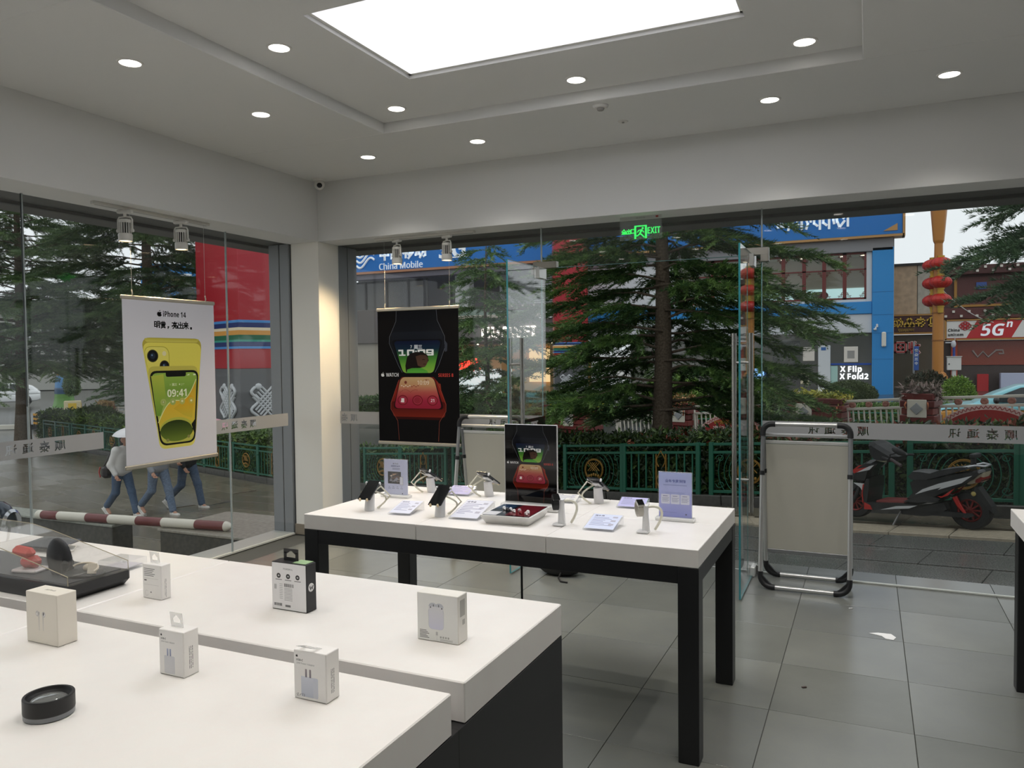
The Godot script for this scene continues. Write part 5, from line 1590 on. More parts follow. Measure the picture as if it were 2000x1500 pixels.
func hedge(called: String, label: String, a: Vector3, e: Vector3, h: float, w: float, n: int, size: float, cols: Array, tips: Array, sd: int) -> void:
	var o := thing(called, label, "hedge")
	var d := (e - a)
	var nn := Vector3(-d.z, 0, d.x).normalized()
	var bs := Basis(d.normalized(), Vector3.UP, nn).orthonormalized()
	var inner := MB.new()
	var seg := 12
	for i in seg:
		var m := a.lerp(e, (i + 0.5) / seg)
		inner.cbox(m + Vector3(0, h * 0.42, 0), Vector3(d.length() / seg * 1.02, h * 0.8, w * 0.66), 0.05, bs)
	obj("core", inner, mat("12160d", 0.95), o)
	var r := RandomNumberGenerator.new()
	r.seed = sd
	for pass_ in 2:
		if pass_ == 1 and tips.is_empty():
			continue
		var xs := []
		var cs := []
		var cnt := n if pass_ == 0 else n / 4
		for i in cnt:
			var t := r.randf()
			var y := h * r.randf_range(0.02, 1.0) + r.randfn() * 0.025
			var z := w * 0.5 * (1.0 if r.randf() < 0.75 else r.randf_range(-1, 1)) * r.randf_range(0.72, 1.08)
			if pass_ == 1 or r.randf() < 0.35:
				y = h * r.randf_range(0.9, 1.06) + r.randf() * 0.07
				z = w * 0.5 * r.randf_range(-1, 1.05)
			if pass_ == 1 and r.randf() > smoothstep(0.3, 0.9, t):
				continue
			xs.push_back(Transform3D(Basis.from_euler(Vector3(r.randf() * 6, r.randf() * 6, r.randf() * 6)).scaled(Vector3.ONE * size * r.randf_range(0.6, 1.25)), a.lerp(e, t) + Vector3(0, y, 0) + nn * z))
			var u := r.randf()
			cs.push_back(tone(cols[0], cols[1], u * u) if pass_ == 0 else tone(tips[0], tips[1], u))
		var mi := MultiMeshInstance3D.new()
		mi.name = ["foliage", "red_tips"][pass_]
		mi.set_meta("kind", "stuff")
		scatter(mi, leaf_sprig(8, 1.0, 0.2, sd + pass_), xs, cs, leafy(0.4))
		o.add_child(mi, true)

func build_fence() -> void:
	var dir := Vector3(1, 0, 0.2855).normalized()
	var nor := Vector3(-dir.z, 0, dir.x)
	var green := mat("0f5a43", 0.45)
	var gold := mat("8e6a28", 0.45, 0.3)
	var at := func(s: float) -> Vector3:
		var p := Vector3(-4.61, 0, -12.35) + dir * s
		p.y = gy(p.x) + 0.06
		return p
	var s := -24.3
	var kind := 0
	var post := MB.new().cbox(Vector3(0, 0.4, 0), Vector3(0.07, 0.86, 0.05), 0.006).mesh()
	var bar := MB.new().cbox(Vector3(0, 0.39, 0), Vector3(0.024, 0.6, 0.02), 0.003).mesh()
	var n := 0
	var ord := ["first", "second", "third", "fourth", "fifth", "sixth", "seventh", "eighth", "ninth", "tenth", "eleventh", "twelfth", "thirteenth"]
	while s < 7.6:
		var w: float = [1.18, 1.34][kind]
		var p0: Vector3 = at.call(s)
		var p1: Vector3 = at.call(s + w)
		var bs := Basis((p1 - p0).normalized(), Vector3.UP, nor).orthonormalized()
		bs = Basis((p1 - p0).normalized(), Vector3.UP, nor)
		var o := thing("fence_panel", ["%s green railing panel with a round gold medallion, counted from the left", "%s green railing panel of bars with a gold scroll, counted from the left"][kind] % ord[n / 2], "fence", p0, 0.0, ["medallion panels of the green fence", "barred panels of the green fence"][kind])
		o.basis = bs
		obj("post", post, green, o, Vector3(0, 0, 0))
		obj("post", post, green, o, Vector3(w - 0.04, 0, 0))
		for y in [0.1, 0.68, 0.8]:
			obj("rail", MB.new().cbox(Vector3(w / 2, y, 0), Vector3(w + (0.17 if y > 0.75 and kind == 1 else 0.0), 0.04, 0.035), 0.005), green, o)
		if kind == 1:
			for k in 9:
				if k == 4:
					continue
				obj("bar", bar, green, o, Vector3(w * (k + 1) / 10.0 + (0.0 if k < 4 else 0.0), 0, 0))
			var g := MB.new()
			for sx in [-1.0, 1.0]:
				for sy in [-1.0, 1.0]:
					var q := []
					for i in 12:
						var a := i / 11.0 * 4.2
						q.push_back(Vector3(w * 0.5 + sx * (0.035 + 0.04 * sin(a)), 0.4 + sy * (0.06 + 0.05 * i / 2.2), 0.012))
					g.tube(q, 0.01, 5)
			g.cbox(Vector3(w / 2 - 0.085, 0.39, 0), Vector3(0.018, 0.58, 0.02), 0.0).cbox(Vector3(w / 2 + 0.085, 0.39, 0), Vector3(0.018, 0.58, 0.02), 0.0)
			obj("gold_scroll", g, gold, o)
		else:
			var c := Vector3(w / 2, 0.4, 0.0)
			var g := MB.new()
			for rr in [0.18, 0.165]:
				var q := []
				for i in 25:
					q.push_back(c + Vector3(cos(TAU * i / 24), sin(TAU * i / 24), 0) * rr)
				g.tube(q, 0.009, 5, false)
			for k in 3:
				for sg in [-1.0, 1.0]:
					g.tube([c + Vector3(-0.07 + 0.045 * (k - 1), 0.05 + sg * (-0.07 - 0.045 * (k - 1) * 0), 0.01), c + Vector3(0.07 + 0.045 * (k - 1), 0.05 + sg * 0.07, 0.01)], 0.009, 5)
			for k in 5:
				g.ball(c + Vector3(-0.09 + 0.045 * k, -0.09 - 0.012 * cos(k * 1.5), 0.01), Vector3(0.024, 0.03, 0.012), 6)
			obj("gold_medallion", g, gold, o)
			var sc := MB.new()
			for sx in [-1.0, 1.0]:
				for rr in [0.24, 0.31, 0.39, 0.48]:
					var q := []
					for i in 11:
						var a := -1.05 + 2.1 * i / 10.0
						var yy := clampf(sin(a) * rr, -0.28, 0.27)
						q.push_back(c + Vector3(sx * cos(a) * rr, yy, 0))
					sc.tube(q, 0.007, 5)
				for sy in [-1.0, 1.0]:
					var q := []
					for i in 14:
						var a := i / 13.0 * 7.0
						q.push_back(c + Vector3(sx * (0.45 + 0.07 * cos(a) * (1.0 - i / 18.0)), sy * (0.19 + 0.06 * sin(a) * (1.0 - i / 18.0)), 0))
					sc.tube(q, 0.007, 5)
			obj("scrollwork", sc, green, o)
		s += w + (0.17 if kind == 1 else 0.0)
		kind = 1 - kind
		n += 1
	var a := Vector3(0, 0, -11.03) - nor * 0.52
	for k in 2:
		var x0: float = [-30.0, -9.0][k]
		var x1: float = [-9.0, 4.0][k]
		var p := a + dir * x0
		var q := a + dir * x1
		p.y = gy(p.x) - 0.02; q.y = gy(q.x) - 0.02
		if k == 0:
			var m := a + dir * -13.5
			m.y = gy(m.x) - 0.02
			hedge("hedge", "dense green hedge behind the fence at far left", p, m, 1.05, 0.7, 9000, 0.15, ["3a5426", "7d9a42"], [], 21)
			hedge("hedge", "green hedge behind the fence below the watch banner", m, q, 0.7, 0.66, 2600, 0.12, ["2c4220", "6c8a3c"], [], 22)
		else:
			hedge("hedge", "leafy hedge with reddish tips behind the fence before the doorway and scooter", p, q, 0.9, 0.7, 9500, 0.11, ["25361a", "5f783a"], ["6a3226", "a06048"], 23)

# ---------------------------------------------------------------- people outside
func person(at: Vector3, turn: float, sc: float, top: String, jean: String, skin: String, hair: String, label: String, umbrella: String, sd: float, arm := 0.0) -> void:
	var o := thing("person", label, "person", at, turn)
	o.scale = Vector3.ONE * sc
	var hipL := Vector3(0.02, 0.86, -0.085); var hipR := Vector3(0.0, 0.86, 0.085)
	var kL := Vector3(0.17, 0.48, -0.09); var aL := Vector3(0.3 + sd, 0.09, -0.09)
	var kR := Vector3(-0.06, 0.47, 0.09); var aR := Vector3(-0.36 + sd, 0.16, 0.09)
	var ch := Vector3(0.07, 1.16, 0); var nk := Vector3(0.12, 1.36, 0); var hd := Vector3(0.17, 1.5, 0)
	var shL := Vector3(0.1, 1.29, -0.16); var shR := Vector3(0.1, 1.29, 0.16)
	var eL := Vector3(0.16, 1.06, -0.24); var wL := Vector3(0.36, 1.2 if umbrella else 0.98, -0.16)
	var eR := Vector3(0.02 + arm, 1.02, 0.23); var wR := Vector3(0.14 + arm, 0.82, 0.2)
	var body := MB.new()
	nets(body, [[hipL, kL, 0.07, 0.05], [kL, aL, 0.05, 0.035], [hipR, kR, 0.07, 0.05], [kR, aR, 0.05, 0.035], [Vector3(0.01, 0.88, -0.05), Vector3(0.01, 0.88, 0.05), 0.1, 0.1], [Vector3(0.01, 0.9, 0), ch, 0.1, 0.11], [ch, nk, 0.1, 0.05], [nk, hd, 0.045, 0.05], [hd + Vector3(0, 0.03, 0), hd + Vector3(0.015, -0.02, 0), 0.094, 0.08], [hd + Vector3(0.06, -0.07, 0), hd + Vector3(0.03, -0.03, 0), 0.04, 0.06], [hd + Vector3(0.095, -0.005, 0), hd + Vector3(0.112, -0.03, 0), 0.012, 0.016],
		[hd + Vector3(0, -0.01, 0.088), hd + Vector3(0, -0.04, 0.085), 0.02, 0.015], [hd + Vector3(0, -0.01, -0.088), hd + Vector3(0, -0.04, -0.085), 0.02, 0.015], [shL, eL, 0.048, 0.038], [eL, wL, 0.038, 0.026], [shR, eR, 0.048, 0.038], [eR, wR, 0.038, 0.026], [shL, shR, 0.05, 0.05], [aL, aL + Vector3(0.13, -0.06, 0), 0.036, 0.03], [aR, aR + Vector3(0.1, -0.11, 0), 0.036, 0.03]], 0.02, 0.03)
	for k in 2:
		var w: Vector3 = wL if k == 0 else wR
		var e: Vector3 = eL if k == 0 else eR
		var d := (w - e).normalized()
		var pa := w + d * 0.07
		var bones := [[w, pa, 0.024, 0.03]]
		var side := d.cross(Vector3(1, 0.3, 0)).normalized()
		var cur := side.cross(d).normalized()
		for f in 4:
			var b0 := pa + side * (f - 1.5) * 0.019
			var l: float = [0.03, 0.036, 0.033, 0.026][f]
			bones.push_back([b0, b0 + d * l + cur * 0.008, 0.0095, 0.009])
			bones.push_back([b0 + d * l + cur * 0.008, b0 + d * l * 1.5 + cur * 0.03, 0.009, 0.0075])
		bones.push_back([w + d * 0.025 + side * 0.028, w + d * 0.06 + side * 0.05 + cur * 0.015, 0.011, 0.009])
		nets(body, bones, 0.006, 0.008)
	obj("body", body, mat(skin, 0.55), o)
	var jeans := MB.new()
	nets(jeans, [[hipL, kL, 0.096, 0.07], [kL, aL + Vector3(0, 0.02, 0), 0.07, 0.064], [hipR, kR, 0.096, 0.07], [kR, aR + Vector3(0.02, 0.04, 0), 0.07, 0.064], [Vector3(0.0, 0.9, -0.06), Vector3(0.0, 0.9, 0.06), 0.115, 0.115]], 0.02, 0.035)
	obj("jeans", jeans, noisy(jean, "5d6f86" if jean < "4" else "7d90a6", 0.03, 2.0, 0.85, 0.0, false, 61), o)
	var shirt := MB.new()
	nets(shirt, [[Vector3(0.01, 0.9, -0.06), Vector3(0.07, 1.2, -0.07), 0.13, 0.13], [Vector3(0.01, 0.9, 0.06), Vector3(0.07, 1.2, 0.07), 0.13, 0.13], [shL, shR, 0.075, 0.075], [shL, eL, 0.072, 0.06], [eL, wL.lerp(eL, 0.12), 0.06, 0.045], [shR, eR, 0.072, 0.06], [eR, wR.lerp(eR, 0.12), 0.06, 0.045], [nk - Vector3(0.02, 0.05, 0), nk, 0.07, 0.06]], 0.02, 0.045)
	obj("top", shirt, mat(top, 0.8), o)
	var hr := MB.new()
	nets(hr, [[hd + Vector3(-0.02, 0.045, 0), hd + Vector3(-0.035, 0.0, 0), 0.1, 0.1], [hd + Vector3(-0.06, -0.02, 0), hd + Vector3(-0.09, -0.2, 0), 0.08, 0.05]], 0.02, 0.03)
	obj("hair", hr, mat(hair, 0.6), o)
	for k in 2:
		var a: Vector3 = aL if k == 0 else aR
		var tilt := 0.0 if k == 0 else -0.65
		var b := MB.new()
		var up := Basis(Vector3.BACK, tilt)
		nets(b, [[a + up * Vector3(-0.03, -0.05, 0), a + up * Vector3(0.15, -0.06, 0), 0.042, 0.036], [a + Vector3(0, -0.01, 0), a + up * Vector3(0.03, -0.05, 0), 0.045, 0.045]], 0.012, 0.02)
		b.cbox(a + up * Vector3(0.055, -0.085, 0), Vector3(0.27, 0.024, 0.085), 0.01, up)
		obj("shoe", b, mat("d2cec6", 0.6), o)
	if umbrella:
		var u := thing("umbrella", "%s umbrella held open over the %s walker" % [umbrella, "hooded first" if umbrella == "white" else "rear"], "umbrella", at + Vector3(0.38, 0, -0.12) * sc)
		var um := mat("e6e4e4" if umbrella == "white" else "d9a0ac", 0.5, 0.0, {"backlight_enabled": true, "backlight": Color(0.5, 0.5, 0.5)})
		var cb := MB.new()
		var pr := []
		for i in 8:
			var t := i / 7.0
			pr.push_back(Vector2(0.5 * sin(1.35 * (1.0 - t)), 1.52 * sc + 0.24 * cos(1.35 * (1.0 - t)) ))
		obj("canopy", cb.lathe(pr, 8), um, u)
		obj("shaft", MB.new().tube([Vector3(0, 1.14 * sc, 0), Vector3(0, 1.52 * sc + 0.25, 0)], 0.008, 6), mat("8a8a8a", 0.3, 0.8), u)

func build_people() -> void:
	person(Vector3(-13.32, -1.38, -10.6), -0.1, 1.02, "d5d2cd", "3a4d66", "b98a72", "1d1917", "walker in a white jacket and blue jeans, first of the three outside", "white", 0.0)
	person(Vector3(-12.5, -1.33, -10.75), -0.1, 1.06, "8d9096", "4a566a", "b98a72", "16120f", "middle walker in wide grey-blue jeans, between the white jacket and the dark top", "", -0.02)
	person(Vector3(-12.55, -1.34, -11.5), 0.05, 1.06, "1f2124", "35455c", "b98a72", "16120f", "rear walker in a dark top and dark blue jeans under the pink umbrella", "pink", -0.04)
	var bag := thing("shoulder_bag", "dark shoulder bag with a red rim behind the white-jacketed walker", "bag", Vector3(-13.6, -0.5, -10.5), -0.1)
	obj("pouch", MB.new().cbox(Vector3(0, 0, 0), Vector3(0.16, 0.24, 0.2), 0.05), mat("2a2426", 0.5), bag)
	obj("rim", MB.new().tube([Vector3(-0.06, 0.1, 0.1), Vector3(-0.1, 0, 0.1), Vector3(-0.06, -0.1, 0.1)], 0.014, 6), mat("a8403a", 0.4), bag)
	obj("strap", MB.new().tube([Vector3(0, 0.12, -0.08), Vector3(0.3, 0.6, 0.0), Vector3(0.06, 0.12, 0.1)], 0.012, 6), mat("2a2426", 0.5), bag)

# ---------------------------------------------------------------- furniture
func build_tables() -> void:
	var top := noisy("e9e5e1", "eeebe7", 0.02, 0.4, 0.32, 0.0, true, 71)
	var ink := mat("1b1c1e", 0.42)
	var t := thing("display_table", "long white display table on black legs in front of the doorway", "table", Vector3(-1.596, 0, -3.555), 0.0)
	var x0 := -0.984
	for i in 3:
		for j in 2:
			var a := x0 + 0.656 * i
			var z1 := 0.463 if j == 0 else -0.036
			var z0 := -0.032 if j == 0 else -0.465
			pc(t, "tabletop", top, a + 0.0012, a + 0.656 - 0.0012, 0.803, 0.877, z0, z1, 0.002)
	for sx in [-1.0, 1.0]:
		for sz in [-1.0, 1.0]:
			var cx: float = sx * 0.9415
			var cz: float = 0.42 if sz > 0 else -0.422
			pc(t, "leg", ink, cx - 0.0425, cx + 0.0425, 0.0, 0.803, cz - 0.0425, cz + 0.0425, 0.003)
	for z in [0.442, -0.444]:
		pc(t, "apron", ink, -0.899, 0.899, 0.733, 0.803, z - 0.018, z + 0.018, 0.002)
	for x in [-0.964, 0.964]:
		pc(t, "apron", ink, x - 0.018, x + 0.018, 0.733, 0.803, -0.379, 0.377, 0.002)
	pc(t, "underframe", ink, -0.9, 0.9, 0.78, 0.802, -0.42, 0.42)
	var cb := thing("power_cable", "black power cable hanging below the display table to the floor", "cable")
	obj("cord", MB.new().tube([Vector3(-1.7, 0.78, -3.8), Vector3(-1.7, 0.6, -3.8), Vector3(-1.695, 0.35, -3.79), Vector3(-1.68, 0.12, -3.78), Vector3(-1.64, 0.012, -3.74), Vector3(-1.5, 0.008, -3.65)], 0.0065, 8), mat("121212", 0.5), cb)
	for k in 2:
		var z0: float = [-2.255, -1.548][k]
		var z1: float = [-1.612, -0.86][k]
		var c := thing("counter_table", ["white topped counter with a black end panel, farther of the two in the foreground", "white topped counter with a black end panel, nearest in the lower left"][k], "table", Vector3(-2.6, 0, (z0 + z1) / 2))
		var h := (z1 - z0) / 2
		for s in [[-1.75, -1.04], [-1.04, 0.352], [0.352, 1.728]]:
			pc(c, "tabletop", top, s[0] + 0.0014, s[1] - 0.0014, 0.777, 0.877, -h, h, 0.003)
		pc(c, "end_panel", mat("212123", 0.45), 1.69, 1.727, 0.0, 0.776, -h - (0.0 if k == 0 else 0.032), h + (0.032 if k == 0 else 0.0), 0.001)
		pc(c, "base", mat("212123", 0.45), -1.7, 1.69, 0.0, 0.7, -h + 0.05, h - 0.05)
	var r := thing("side_table", "corner of a white table at the right edge", "table", Vector3(1.24, 0, -3.6))
	pc(r, "tabletop", top, -0.6, 0.6, 0.79, 0.877, -0.9, 0.9, 0.003)
	for sx in [-0.54, 0.54]:
		for sz in [-0.84, 0.84]:
			pc(r, "leg", ink, sx - 0.0425, sx + 0.0425, 0.0, 0.79, sz - 0.0425, sz + 0.0425, 0.003)
	var bag := thing("black_bag", "black bag slumped on the floor in the doorway beyond the display table", "bag", Vector3(-2.13, 0, -5.48))
	bag.scale = Vector3.ONE * 0.8
	obj("body", MB.new().ball(Vector3(0, 0.07, 0), Vector3(0.21, 0.08, 0.13), 18).ball(Vector3(0.1, 0.1, 0.02), Vector3(0.12, 0.07, 0.1), 14), mat("141415", 0.6), bag)
	obj("strap", MB.new().tube([Vector3(0.05, 0.05, 0.11), Vector3(0.06, 0.02, 0.2), Vector3(0.1, 0.008, 0.25), Vector3(0.17, 0.008, 0.26)], 0.008, 6), mat("141415", 0.6), bag)
	var sc := thing("paper_scrap", "torn white scrap of paper on the grey floor tiles", "paper", Vector3(0.075, 0.001, -4.98))
	obj("sheet", MB.new().prism(PackedVector2Array([Vector2(-0.07, 0.02), Vector2(-0.02, 0.045), Vector2(0.05, 0.05), Vector2(0.075, 0.0), Vector2(0.06, -0.05), Vector2(0.02, -0.045), Vector2(0.0, -0.005), Vector2(-0.04, 0.01)]), 0.0, 0.0012, Transform3D(Basis(Vector3.RIGHT, -PI / 2), Vector3.ZERO)), mat("f0f0f0", 0.6), sc)
	for q in [[Vector3(-0.285, 0.0, -4.05), "dark crumb of litter on the floor nearer the table leg"], [Vector3(-0.245, 0.0, -3.14), "small brown crumb of litter near the bottom edge of the floor"], [Vector3(-0.1, 0.0, -5.44), "tiny pale chip of litter just in front of the folding sign frame"]]:
		var cr := thing("crumb", q[1], "litter", q[0])
		obj("flake", MB.new().cbox(Vector3(0, 0.003, 0), Vector3(0.026, 0.006, 0.011), 0.002, Basis(Vector3.UP, 0.6)), mat("cfcfcf" if "pale" in q[1] else "3f2f2a", 0.7), cr)

# ---------------------------------------------------------------- lamps and ceiling fittings
func build_lights() -> void:
	var seen := [[-3.65, -3.03, 0, "downlight nearest the top left corner, over the left glass"], [-3.65, -4.03, 0, "second downlight along the left glass, over the yellow phone banner"], [-3.66, -5.25, 0, "downlight nearest the domed camera in the room corner"], [-2.67, -5.245, 0, "downlight over the back glass beside the corner one"], [-0.58, -5.245, 0, "downlight over the folding sign frame by the back glass"], [0.42, -5.245, 0, "rightmost downlight in view, near the back glass"],
		[-2.92, -3.375, 1, "downlight inside the raised tray beside the left end of the light panel"], [-2.92, -4.53, 1, "downlight in the far left corner of the raised tray"], [-1.637, -4.557, 1, "downlight in the tray beyond the middle of the light panel"], [-0.325, -4.567, 1, "downlight in the far right corner of the raised tray"]]
	var hid := [[-3.75, -1.93, 0], [-3.75, -0.61, 0], [-3.75, 0.4, 0], [-0.33, -2.34, 0], [-0.33, -1.25, 0], [-0.33, -0.16, 0], [0.42, -4.1, 0], [0.42, -3.0, 0], [0.42, -1.9, 0], [-2.4, -1.5, 0], [-1.2, -1.5, 0], [-2.4, -0.2, 0], [-1.2, -0.2, 0], [1.8, -5.2, 0], [1.8, -3.6, 0], [1.8, -1.8, 0], [3.4, -5.2, 0], [3.4, -3.0, 0], [-2.4, 1.4, 0], [2.0, 1.0, 0]]
	var proto: Node3D = null
	for i in seen.size() + hid.size():
		var q = seen[i] if i < seen.size() else hid[i - seen.size()]
		var y: float = 3.275 if q[2] == 0 else 3.35
		var lab: String = q[3] if i < seen.size() else "recessed round ceiling downlight behind the viewer or beyond the frame"
		var at := Vector3(q[0], y, q[1])
		if proto == null:
			proto = thing("downlight", lab, "ceiling light", at, 0.0, "round recessed downlights")
			obj("trim_ring", MB.new().lathe([Vector2(0.054, -0.002), Vector2(0.056, -0.006), Vector2(0.066, -0.005), Vector2(0.069, 0.0)], 32), mat("e4e2de", 0.4), proto)
			obj("diffuser", MB.new().lathe([Vector2(0.0, -0.004), Vector2(0.055, -0.004), Vector2(0.055, 0.004)], 28), glow("fff8ee", 7.0), proto)
		else:
			copy(proto, at, 0.0, lab)
		var l := SpotLight3D.new()
		l.name = "downlight_lamp"
		l.light_energy = 0.98
		l.light_color = col("fffaf2")
		l.spot_range = 12.0
		l.spot_attenuation = 2.0
		l.spot_angle = 58.0
		l.spot_angle_attenuation = 0.9
		l.light_size = 0.05
		l.shadow_enabled = true
		l.transform = Transform3D(Basis(Vector3.RIGHT, -PI / 2), at - Vector3(0, 0.012, 0))
		add_child(l, true)
	# two short tracks with two heads each
	var shell := mat("d3d1cb", 0.4)
	for k in 2:
		var tr := thing("light_track", ["white light track under the left beam above the yellow phone banner", "white light track under the back beam above the watch banner"][k], "light track", Vector3(-4.763, 2.74, -4.13) if k == 0 else Vector3(-3.565, 2.74, -5.93), PI / 2 if k == 0 else 0.0)
		obj("rail", MB.new().cbox(Vector3(0, -0.011, 0), Vector3(1.02, 0.022, 0.034), 0.003), shell, tr)
		obj("slot", MB.new().cbox(Vector3(0, -0.0222, 0), Vector3(0.98, 0.001, 0.012), 0.0), mat("8c8a85", 0.5), tr)
		for j in 2:
			var p: Vector3 = [[Vector3(-4.755, 2.718, -3.87), Vector3(-4.755, 2.718, -4.36)], [Vector3(-3.84, 2.718, -5.93), Vector3(-3.33, 2.718, -5.93)]][k][j]
			var s := thing("track_spotlight", [["white ribbed track spotlight over the left half of the yellow phone banner", "white ribbed track spotlight over the right half of the yellow phone banner"], ["white ribbed track spotlight over the left half of the watch banner", "white ribbed track spotlight over the right half of the watch banner"]][k][j], "spotlight", p, 0.3 if k == 0 else -0.35, "track spotlights over the banners")
			obj("adapter", MB.new().cbox(Vector3(0, -0.012, 0), Vector3(0.11, 0.024, 0.032), 0.004), shell, s)
			obj("stem", MB.new().tube([Vector3(0, -0.02, 0), Vector3(0, -0.05, 0)], 0.011, 10), shell, s)
			var yk := [Vector3(-0.054, -0.15, 0), Vector3(-0.054, -0.07, 0), Vector3(-0.045, -0.052, 0), Vector3(0, -0.047, 0), Vector3(0.045, -0.052, 0), Vector3(0.054, -0.07, 0), Vector3(0.054, -0.15, 0)]
			obj("yoke", MB.new().tube(yk, 0.006, 8), shell, s)
			obj("pivot", MB.new().tube([Vector3(-0.062, -0.145, 0), Vector3(-0.044, -0.145, 0)], 0.012, 10).tube([Vector3(0.044, -0.145, 0), Vector3(0.062, -0.145, 0)], 0.012, 10), shell, s)
			var hd := obj("head", MB.new().lathe([Vector2(0.046, -0.218), Vector2(0.047, -0.17), Vector2(0.042, -0.168), Vector2(0.042, -0.165), Vector2(0.03, -0.165)], 28).lathe([Vector2(0.03, -0.09), Vector2(0.042, -0.09), Vector2(0.042, -0.072), Vector2(0.034, -0.066), Vector2(0.0, -0.066)], 28), shell, s)
			var fins := MB.new()
			for f in 16:
				var a := TAU * f / 16
				fins.cbox(Vector3(cos(a) * 0.037, -0.128, sin(a) * 0.037), Vector3(0.011, 0.078, 0.0045), 0.0, Basis(Vector3.UP, -a))
			obj("fins", fins, shell, hd)
			obj("core", MB.new().lathe([Vector2(0.031, -0.166), Vector2(0.031, -0.09)], 18), mat("232321", 0.6), hd)
			obj("reflector", MB.new().lathe([Vector2(0.046, -0.218), Vector2(0.044, -0.2185), Vector2(0.039, -0.205)], 28), mat("f4ead6", 0.3), hd)
			obj("lens", MB.new().lathe([Vector2(0.0, -0.2125), Vector2(0.0425, -0.2125), Vector2(0.0425, -0.206)], 24), glow("ffe9c4", 3.4), hd)
			var l := SpotLight3D.new()
			l.name = "track_lamp"
			l.light_energy = 2.2
			l.light_color = col("ffe2b4")
			l.spot_range = 12.0
			l.spot_attenuation = 2.0
			l.spot_angle = 46.0
			l.spot_angle_attenuation = 0.9
			l.light_size = 0.035
			l.shadow_enabled = true
			var aim := Vector3(0.5, -1, 0.1) if k == 0 else Vector3(-0.75 if j == 0 else 0.1, -1, 0.25 if j == 0 else 0.5)
			l.transform = Transform3D(Basis.looking_at(aim.normalized(), Vector3.FORWARD), p + Vector3(0, -0.222, 0))
			add_child(l, true)
	# domed camera in the corner, smoke detector and sprinkler plate
	var dc := thing("dome_camera", "small white dome security camera with a dark lens in the ceiling corner", "camera", Vector3(-4.495, 3.275, -5.69), 0.68)
	obj("base", MB.new().lathe([Vector2(0.0, -0.022), Vector2(0.05, -0.022), Vector2(0.058, -0.012), Vector2(0.06, 0.0)], 28), mat("dcdad4", 0.4), dc)
	obj("shell", MB.new().ball(Vector3(0, -0.052, 0.0), Vector3(0.046, 0.046, 0.046), 22), mat("e0ded8", 0.35), dc)
	obj("lens", MB.new().ball(Vector3(0, -0.06, 0.03), Vector3(0.026, 0.026, 0.02), 16), mat("17171a", 0.1), dc)
	var sd := thing("smoke_detector", "white round smoke detector on the ceiling beyond the tray edge", "smoke detector", Vector3(-1.584, 3.275, -4.87))
	obj("base", MB.new().lathe([Vector2(0.0, -0.02), Vector2(0.04, -0.018), Vector2(0.05, -0.008), Vector2(0.051, 0.0)], 24), mat("d8d6d1", 0.5), sd)
	obj("grille", MB.new().lathe([Vector2(0.0, -0.034), Vector2(0.02, -0.033), Vector2(0.026, -0.02)], 18), mat("8e8c88", 0.5), sd)
	var sp := thing("sprinkler", "small flush sprinkler plate on the ceiling near the back beam", "sprinkler", Vector3(-1.551, 3.275, -5.268))
	obj("plate", MB.new().lathe([Vector2(0.0, -0.005), Vector2(0.032, -0.005), Vector2(0.036, 0.0)], 24), mat("cfcdc8", 0.5), sp)
	obj("nozzle", MB.new().lathe([Vector2(0.0, -0.014), Vector2(0.008, -0.013), Vector2(0.009, -0.004)], 12), mat("b5b3ae", 0.4, 0.4), sp)
	# hanging exit sign of clear acrylic
	var ex := thing("exit_sign", "clear hanging exit sign with glowing green running figure under the back beam", "sign", Vector3(-1.616, 2.74, -5.95))
	pc(ex, "acrylic_panel", pane(0.06), -0.166, 0.166, -0.183, 0.0, -0.003, 0.003)
	pc(ex, "header_strip", mat("b4b6b4", 0.5), -0.166, 0.166, -0.026, -0.001, 0.0032, 0.0045)
	words("FIRE SAFETY SIGN", 0.009, 0.0006, mat("4a4a4a", 0.5), ex, Vector3(0.0, -0.014, 0.005), Basis(), false)
	pc(ex, "red_mark", mat("a03028", 0.5), 0.12, 0.14, -0.02, -0.006, 0.0046, 0.0052)
	var gl := glow("3ce866", 0.75)
	words("EXIT", 0.068, 0.002, gl, ex, Vector3(0.103, -0.118, 0.0045), Basis().scaled(Vector3(0.72, 1, 1)))
	var eb := MB.new()
	glyph_mesh(eb, "全出口", -0.152, -0.098, 0.036, 0.006, 0.002, Transform3D(Basis(), Vector3(0, 0, 0.0035)), 1.05)
	eb.ab(-0.077, -0.045, -0.132, -0.126, 0.0035, 0.0055).ab(-0.077, -0.045, -0.104, -0.098, 0.0035, 0.0055).ab(-0.077, -0.072, -0.132, -0.098, 0.0035, 0.0055).ab(-0.05, -0.045, -0.132, -0.098, 0.0035, 0.0055)
	obj("lettering", eb, gl, ex)
	var rm := MB.new()
	rm.ab(-0.05, 0.05, -0.083, -0.073, 0.0035, 0.0055).ab(-0.05, -0.035, -0.175, -0.083, 0.0035, 0.0055).ab(0.035, 0.05, -0.175, -0.083, 0.0035, 0.0055)
	rm.lathe([Vector2(0, 0), Vector2(0.0085, 0.0)], 14, Transform3D(Basis(Vector3.RIGHT, PI / 2), Vector3(0.017, -0.096, 0.005)))
	for q in [[0.012, -0.106, -0.006, -0.135, 0.007], [-0.006, -0.135, 0.014, -0.15, 0.0055], [0.014, -0.15, 0.03, -0.168, 0.005], [-0.006, -0.137, -0.024, -0.152, 0.0055], [-0.024, -0.152, -0.05, -0.156, 0.005], [0.01, -0.108, 0.026, -0.128, 0.0042], [0.01, -0.108, -0.014, -0.11, 0.0042], [-0.014, -0.11, -0.026, -0.126, 0.004]]:
		rm.tube([Vector3(q[0], q[1], 0.0045), Vector3(q[2], q[3], 0.0045)], q[4], 6)
	obj("running_figure", rm, gl, ex)

